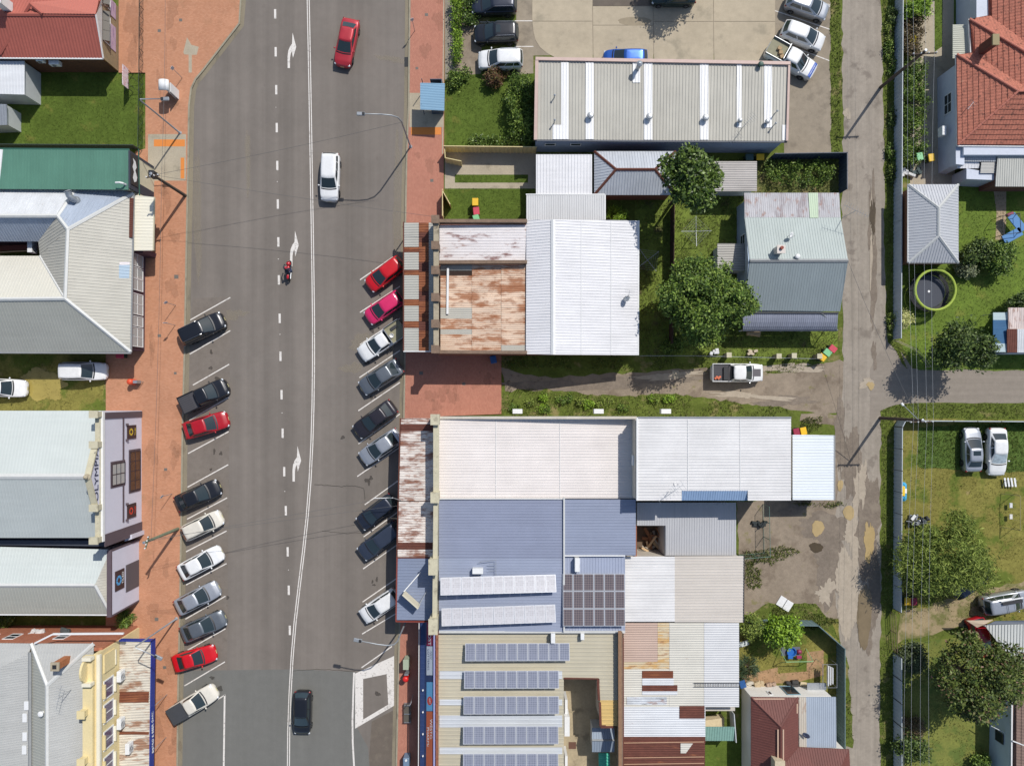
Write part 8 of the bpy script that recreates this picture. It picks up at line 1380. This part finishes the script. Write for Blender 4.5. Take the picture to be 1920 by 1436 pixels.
# ---- bus shelter, payphone, bench and boxes
c = W(811, 184); t = thing('bus_shelter', 'bus shelter with pale blue ribbed roof on the salmon footpath', 'bus shelter', c); mb = MB(); corr(mb, [W(788, 156, 2.5), W(834, 157, 2.6), W(833, 208, 2.6), W(788, 206, 2.5)], (1, .03), .16, .03, 'sine'); mb.build('roof', roofmat('shelter_roof', C(142, 178, 202), 0, .04), t)
x0, x1, y0, y1 = W(796, 0).x, W(832, 0).x, W(0, 170).y, W(0, 216).y; MB().box((x1, (y0 + y1) / 2, 1.35), (.06, y0 - y1, 2.2)).build('back_wall', M('shelter_blue', C(66, 84, 104), .6), t)
for y in (y0, y1): MB().box(((x0 + x1) / 2 + .4, y, 1.35), (x1 - x0 - .8, .06, 2.2)).build('end_wall', MATS['shelter_blue'], t); MB().tube([(x0, y, .1), (x0, y, 2.52)], .04, 8).build('post', MATS['shelter_blue'], t)
MB().box((x1 - .35, (y0 + y1) / 2, .55), (.4, y0 - y1 - .3, .06)).build('seat', TIMF, t)
c = W(331, 178); t = thing('payphone_booth', 'white topped payphone booth on the orange footpath', 'payphone', c); MB().bbox(c + Vector((0, 0, .13 + 1.0)), (.1, .95, 2.0), b=.02).build('side_panel', SHEDWALL, t); MB().box(c + Vector((-.3, .44, 1.2)), (.6, .06, 1.9)).build('end_panel', DARKST, t); mb = MB(); V = []; n = 8
for y in (-.5, .5):
    for k in range(n + 1): a = math.pi * k / n; V.append((c.x - .25 + .5 * math.cos(a), c.y + y, 2.1 + .28 * math.sin(a)))
mb.add(V, [(k, k + 1, n + 2 + k, n + 1 + k) for k in range(n)] + [tuple(range(n, -1, -1)), tuple(range(n + 1, 2 * n + 2))]); mb.build('canopy', WPAINT, t, True); MB().box(c + Vector((-.1, 0, 1.3)), (.14, .4, .5)).build('phone', BLACK, t); MB().box(c + Vector((.3, -.1, 1.0)), (.05, .9, 1.8)).build('glass_screen', WPAINT, t)
c = W(764, 1335, .4); c.z = .13; t = thing('street_bench', 'grey slatted street bench on the pharmacy footpath', 'bench', c)
for k in range(6): MB().bbox(c + Vector((-.3 + k * .11, 0, .45)), (.09, 1.9, .04), b=.01).build('slat', M('grey_slat', C(104, 98, 88), .7), t)
for k in range(4): MB().bbox(c + Vector((.38 + k * .02, 0, .55 + k * .1)), (.04, 1.9, .08), b=.01).build('back_slat', MATS['grey_slat'], t)
for y in (-.85, 0, .85): MB().box(c + Vector((0, y, .22)), (.7, .06, .44)).build('leg', GALV, t); MB().box(c + Vector((.05, y, .62)), (.7, .05, .04)).build('arm_rest', GALV, t)
c = W(763, 1240, .6); c.z = .13; t = thing('utility_cabinet', 'pale green utility cabinet on the pharmacy footpath', 'cabinet', c); MB().bbox(c + Vector((0, 0, .6)), (.5, .95, 1.2), b=.03).build('casing', M('cabinet_green', C(172, 182, 158), .6), t); MB().box(c + Vector((0, 0, 1.22)), (.56, 1.0, .05)).build('lid', M('cabinet_green', (1, 1, 1)), t); MB().box(c + Vector((-.252, 0, .6)), (.01, .8, 1.0)).build('door', MATS['cabinet_green'], t)
c = W(762, 1268, .6); c.z = .13; t = thing('post_box', 'red round street post box on the pharmacy footpath', 'post box', c); PBR = M('post_red', C(226, 44, 40), .4); MB().lathe(c, [(.3, 0), (.3, .1), (.26, .14), (.26, 1.0), (.3, 1.05), (.28, 1.18), (.12, 1.26)], 16).build('body', PBR, t, True); MB().box(c + Vector((-.26, 0, .92)), (.05, .3, .06)).build('slot', BLACK, t); MB().box(c + Vector((.1, .5, .7)), (.4, .12, 1.1)).build('mail_stand', GALV, t)
c = W(763, 1424, .6); c.z = .13; t = thing('litter_bin', 'blue grey round topped litter bin near the pharmacy sign', 'litter bin', c); MB().bbox(c + Vector((0, 0, .55)), (.62, 1.0, 1.1), b=.06).build('casing', M('litter_blue', C(120, 142, 166), .5), t); MB().lathe(c + Vector((0, .3, 1.1)), [(.12, 0), (.1, .08)], 10).build('ashtray', WPAINT, t); MB().box(c + Vector((-.32, 0, .85)), (.03, .6, .25)).build('opening', BLACK, t)
c = W(248, 716, .6); c.z = .13; t = thing('donation_bin', 'orange red round top bin beside the white van', 'bin', c); MB().lathe(c, [(.28, 0), (.3, .1), (.3, .95), (.22, 1.1)], 14).build('drum', M('bin_orange', C(232, 86, 50), .5), t, True); MB().box(c + Vector((.5, 0, .5)), (.4, .3, .8)).build('grey_box', GALV, t); MB().tube([c + Vector((.9, 0, .05)), c + Vector((.9, 0, 1.1))], .03).build('post', GALV, t)
# A-frame sign on grass, and two post sign
c = W(250, 174); t = thing('lawn_sign', 'white and red sign board on two posts in the mown lawn', 'sign', c); SGN = M('white_red_sign', C(232, 214, 216), .6, layers=[('mix', C(196, 84, 92), 5, .52, .6, .8, (1, 2, .6))])
MB().box(c + Vector((.02, .9, 1.5)), (.06, 2.0, 1.0)).build('board', SGN, t)
for y in (0, 1.8): MB().tube([c + Vector((0, y, 0)), c + Vector((0, y, 2.0))], .035).build('post', DARKST, t)
for y in (.45, 1.35):
    MB().tube([c + Vector((0, y, 1.2)), c + Vector((-.9, y - .6, 0))], .02).build('stay', DARKST, t); MB().tube([c + Vector((0, y, 1.2)), c + Vector((.9, y - .6, 0))], .02).build('stay', DARKST, t)
# awning sign board over the blue awning
c = W(772, 1122, 3.7); t = thing('awning_sign', 'blank double sided sign board standing on the grey blue awning', 'sign', W(772, 1122, 3.35)); d = W(786, 1134, 3.9) - W(757, 1108, 3.9); MB().box(c + Vector((0, 0, .35)), (d.length, .14, 1.3), rz=math.atan2(d.y, d.x)).build('board', M('cream_sign_edge', C(222, 214, 190), .6), t); MB().tube([W(757, 1109, 4.6), W(789, 1072, 3.6)], .05).build('stay', WPAINT, t); MB().tube([W(785, 1134, 4.0), W(800, 1108, 3.6)], .03).build('stay', GALV, t)
c = W(737, 933, 4.2); t = thing('wall_bracket', 'white service bracket above the navy hatchback', 'bracket', W(757, 940, 3.2)); MB().tube([c, W(701, 934, 4.2)], .035).build('arm', WPAINT, t); MB().tube([W(752, 938, 3.3), c], .03).build('stay', GALV, t)
# ---- back yard things
def clothesline(label, px, py, r, rz=0.0, h=1.9):
    p = W(px, py, h); b0 = Vector((p.x, p.y, 0)); t = thing('rotary_clothesline', label, 'clothesline', b0); top = b0 + Vector((0, 0, h)); MB().tube([b0, top + Vector((0, 0, .15))], .04, 8).build('mast', GALV, t)
    ends = [top + Vector((r * math.cos(rz + k * math.pi / 2), r * math.sin(rz + k * math.pi / 2), .1)) for k in range(4)]
    for e in ends: MB().tube([top, e], .022, 6).build('arm', GALV, t)
    mb = MB()
    for f in (.35, .55, .75, .95):
        q = [top.lerp(e, f) for e in ends]
        for k in range(4): mb.tube([q[k], q[(k + 1) % 4]], .006, 4)
    mb.build('lines', WIREL, t)['kind'] = 'stuff'
clothesline('rotary clothesline in the shaggy yard by the grey house', 1305, 434, 1.5, .02); clothesline('rotary clothesline behind the white gable shed', 1214, 488, 1.4, .65)
c = W(1748, 545, 1.3); c.z = 0.02; t = thing('trampoline', 'round trampoline with lime pad and dark safety net', 'trampoline', c); R = 1.95; n = 28; ca = [(math.cos(2 * math.pi * k / n), math.sin(2 * math.pi * k / n)) for k in range(n)]; LIME = M('lime_pad', C(166, 186, 70), .7, layers=[('mul', 2, .1, I3)]); NET = M('net_black', (.02, .022, .026), .9)
MB().lathe(c + Vector((0, 0, .72)), [(R * .84, 0), (R * .84, .015)], n).build('mat', M('tramp_mat', C(72, 76, 86), .8), t)
pad = MB(); V = [(c.x + x * r_, c.y + y * r_, z) for r_, z in ((R * .86, .78), (R * 1.03, .78), (R * 1.03, .72), (R * .86, .72)) for x, y in ca]; pad.add(V, [(k * n + j, k * n + (j + 1) % n, ((k + 1) % 4) * n + (j + 1) % n, ((k + 1) % 4) * n + j) for k in range(4) for j in range(n)]); pad.build('safety_pad', BLKTR, t)
for k in range(6):
    a = 2 * math.pi * k / 6; q = c + Vector((math.cos(a) * R * 1.05, math.sin(a) * R * 1.05, 0)); MB().tube([q, q + Vector((0, 0, 1.75))], .035).build('net_pole', BLKTR, t); MB().tube([q, c + Vector((math.cos(a) * R, math.sin(a) * R, .72))], .03).build('leg', GALV, t)
mb = MB()
for k in range(0, 84): a = 2 * math.pi * k / 84; q = c + Vector((math.cos(a) * R, math.sin(a) * R, 0)); mb.tube([q + Vector((0, 0, .75)), q + Vector((0, 0, 1.7))], .014, 4, cap=False)
for z in np.linspace(.8, 1.65, 12): mb.tube([c + Vector((x * R, y * R, z)) for x, y in ca + ca[:1]], .014, 4, cap=False)
mb.build('safety_net', NET, t)['kind'] = 'stuff'; MB().tube([c + Vector((x * R * 1.02, y * R * 1.02, 1.72)) for x, y in ca + ca[:1]], .13, 8, cap=False).build('top_ring', LIME, t); MB().lathe(c + Vector((0, 0, .737)), [(.12, 0), (.1, .003)], 12).build('mat_logo', WPAINT, t)
def swing(label, a, b_, h, mat, seats=2, cols=((40, 110, 190), (160, 50, 90))):
    A, Bv = W(*a), W(*b_); t = thing('swing_set', label, 'swing set', A); d = (Bv - A).normalized(); nrm = Vector((-d.y, d.x, 0)); top = Vector((0, 0, h)); MB().tube([A + top, Bv + top], .035).build('top_bar', mat, t)
    for P in (A, Bv):
        for s in (-.7, .7): MB().tube([P + nrm * s, P + top], .03).build('leg', mat, t)
    for k in range(seats):
        q = A.lerp(Bv, (k + 1) / (seats + 1)); MB().bbox(q + Vector((0, 0, .45)), (.5, .3, .08), rz=math.atan2(d.y, d.x), b=.02).build('swing_seat', M('seat_%d%d%d' % cols[k % 2], C(*cols[k % 2]), .5), t)
        for s in (-.22, .22): MB().tube([q + d * s + Vector((0, 0, .5)), q + d * s + top], .008, 4).build('chain', GALV, t)
swing('green framed swing set in the small fenced yard', (1462, 1229), (1511, 1228), 1.6, M('swing_green', C(150, 196, 140), .6)); swing('old swing set on the dry grass behind the sedans', (1889, 925), (1889, 988), 1.7, M('yellowed_pipe', C(170, 160, 110), .7), 2, ((220, 220, 220), (226, 222, 214)))
c = W(1488, 1222, .3); c.z = 0.02; t = thing('play_mat', 'grey mat with blue toy tub under the swing set', 'toys', c); MB().bbox(c + Vector((-.2, 0, .04)), (1.9, .9, .06), b=.02).build('mat', M('mat_grey', C(104, 108, 118), .8), t); MB().lathe(c + Vector((-.2, 0, .07)), [(.38, 0), (.48, .25), (.42, .25), (.34, .06)], 14).build('toy_tub', M('toy_blue', C(40, 110, 190), .5), t); MB().ell(c + Vector((.6, 0, .2)), (.28, .25, .18)).build('toy_seat', M('toy_maroon', C(140, 50, 84), .5), t, True)
# blue play set near the top bushes
c = W(1885, 430); t = thing('play_set', 'blue children play set with slides on the lawn', 'play set', c); PBM = M('play_blue', C(70, 130, 186), .5); 
for k, (x, y, rz) in enumerate(((1907, 418, -.9), (1898, 442, .5))): MB().bbox(W(x, y, 1.0), (2.0, .9, .08), rz=rz, b=.02).build('slide', PBM, t)
for a, b_ in (((1880, 405, 1.6), (1912, 400, 1.6)), ((1882, 440, 1.6), (1914, 436, 1.6)), ((1880, 405, 1.6), (1882, 440, 1.6)), ((1912, 400, 1.6), (1914, 436, 1.6))): MB().tube([W(*a), W(*b_)], .03).build('top_bar', DARKST, t)
for q in ((1880, 405), (1912, 400), (1882, 440), (1914, 436)): p = W(*q, 1.6); MB().tube([Vector((p.x, p.y, 0)), p], .03).build('leg', DARKST, t)
MB().bbox(W(1893, 402, .9), (.7, .3, .3), rz=.4, b=.05).build('rider_seat', M('toy_maroon', C(140, 50, 84)), t)
# kids plastic slide by the fence
c = W(1692, 922, .4); c.z = .02; t = thing('toy_slide', 'blue and yellow plastic toy slide by the corner lot fence', 'toy', c); MB().bbox(c + Vector((.1, 0, .25)), (.75, 1.9, .5), b=.2).build('tub', M('toy_sky', C(70, 170, 214), .5), t); MB().bbox(c + Vector((-.15, .1, .55)), (.5, 1.0, .3), b=.06).build('seat', M('toy_yellow', C(240, 200, 40), .5), t); MB().bbox(c + Vector((.2, .1, .52)), (.3, .5, .1), b=.03).build('tray', WPAINT, t)
# quad / scrap
c = W(1722, 977, .5); c.z = .02; t = thing('scrap_trailer', 'grey engine and scrap metal pile beside the feathery tree', 'scrap', c); rr = random.Random(4); SM = [GALV, DARKST, WPAINT, M('scrap_dark', C(50, 56, 64), .6)]
for k in range(22): MB().bbox(c + Vector((rr.uniform(-1.0, 1.0), rr.uniform(-.45, .45), .15 + rr.uniform(0, .5))), (rr.uniform(.15, .7), rr.uniform(.1, .35), rr.uniform(.08, .3)), rz=rr.uniform(0, 3), b=.02).build('scrap_piece', SM[k % 4], t)
MB().tube([c + Vector((-1.2, 0, .4)), c + Vector((1.2, -.25, .4))], .05).build('drawbar', GALV, t)
# mattress on the dirt
c = W(1472, 1132, .2); c.z = .02; t = thing('white_boards', 'two white boards lying on the dirt yard grass', 'boards', c); [MB().bbox(c + Vector((.38 * s * .85, -.38 * s * .55, .07 + .01 * s)), (.72, 1.05, .1), rz=-.55, b=.02).build('board', WPAINT, t) for s in (-1, 1)]
# garden chairs by the sedans
c = W(1895, 906, .4); c.z = .02; t = thing('garden_chairs', 'overturned white plastic garden lounge beside the white sedan', 'garden chair', c)
for k in range(4): MB().bbox(c + Vector((-.5 + .3 * k, .1, .3 + .04 * k)), (.18, .9, .05), rz=.15, b=.01).build('slat', WPAINT, t)
for x in (-.55, .55): MB().tube([c + Vector((x, -.3, 0)), c + Vector((x, .3, .4))], .025).build('leg', WPAINT, t)
c = W(1556, 1264, 1.5); c.z = .02; t = thing('drying_rack', 'folding drying rack with white towels by the metal fence', 'drying rack', c); p = W(1556, 1264, 1.5)
for x in (-.7, .7): MB().tube([c + Vector((x, -1.3, 0)), p + Vector((x, -1.3, 0)), p + Vector((x, 1.0, 0)), c + Vector((x, 1.0, 0))], .025).build('frame', GALV, t)
for y in (-1.3, 1.0): MB().tube([p + Vector((-.7, y, 0)), p + Vector((.7, y, 0))], .02).build('end_bar', GALV, t)
for k in range(3): MB().bbox(p + Vector((-.15 + .22 * k, -.15, -.12)), (.09, 2.0 - .2 * k, .3), b=.02).build('towel', WPAINT, t)
# rubble and pots by the red-brown house
for k, (x, y, lb, col, s) in enumerate(((1398, 1285, 'pale broken concrete by the white wall of the maroon house', (204, 196, 180), 1), (1428, 1284, 'stack of sandstone blocks by the white house wall', (190, 170, 136), 1), (1446, 1286, 'pot stand beside the sandstone blocks', (176, 150, 128), .8), (1486, 1282, 'dark plastic storage boxes by the back door', (66, 64, 62), 1), (1510, 1286, 'cream storage tub by the back door', (214, 196, 160), .9), (1414, 622, 'tan canvas and timber heap south of the verandah', (196, 168, 128), 1.2), (1340, 660, 'white boxes beside the cream block pier', (226, 226, 226), .8), (1412, 660, 'pale broken crate on the verandah yard grass', (206, 190, 164), .8), (1700, 325, 'white rubbish pile beside the garage', (216, 216, 214), 1.2), (1716, 320, 'dark garden clutter beside the garage bins', (70, 84, 84), 1.0), (95, 1172, 'white air conditioner frame on the alley wall', (214, 214, 212), 1.1), (150, 1174, 'dark grey unit in a frame on the alley wall', (78, 84, 84), 1.1), (1424, 985, 'dark pallet heap inside the mesh enclosure', (52, 58, 58), 1.1), (1388, 1210, 'pale sheets leaning on the patched shed wall', (206, 212, 208), 1.2))):
    c = W(x, y, .3); c.z = 0.02 if y not in (1172, 1174) else 2.0; t = thing('clutter_pile', lb, 'clutter', c); rr = random.Random(k); m = M('clutter_%d' % k, C(*col), .8, layers=[('mul', 6, .2, I3)])
    for j in range(7): MB().bbox(c + Vector((rr.uniform(-.55, .55) * s, rr.uniform(-.3, .3) * s, .12 + rr.uniform(0, .25))), (rr.uniform(.25, .7) * s, rr.uniform(.2, .45) * s, rr.uniform(.12, .35)), rz=rr.uniform(-.5, .5), b=.03).build('piece', m, t)
for k, x in enumerate((970, 1121, 1246)): aircon(W(x, 771, 2.6), 0, 'white air conditioner low on the side wall of the long white shop', (.95, .45, .65), 'side wall air conditioners')
c = W(1270, 702); t = thing('pit_cover', 'square concrete pit lid in the dirt driveway', 'pit cover', c); MB().bbox(c + Vector((-.2, 0, .02)), (.7, .8, .06), b=.02).build('lid', CONC2, t); MB().box(c + Vector((-.2, 0, .055)), (.2, .05, .02)).build('handle', DARKST, t)
print('objects', len(bpy.data.objects))
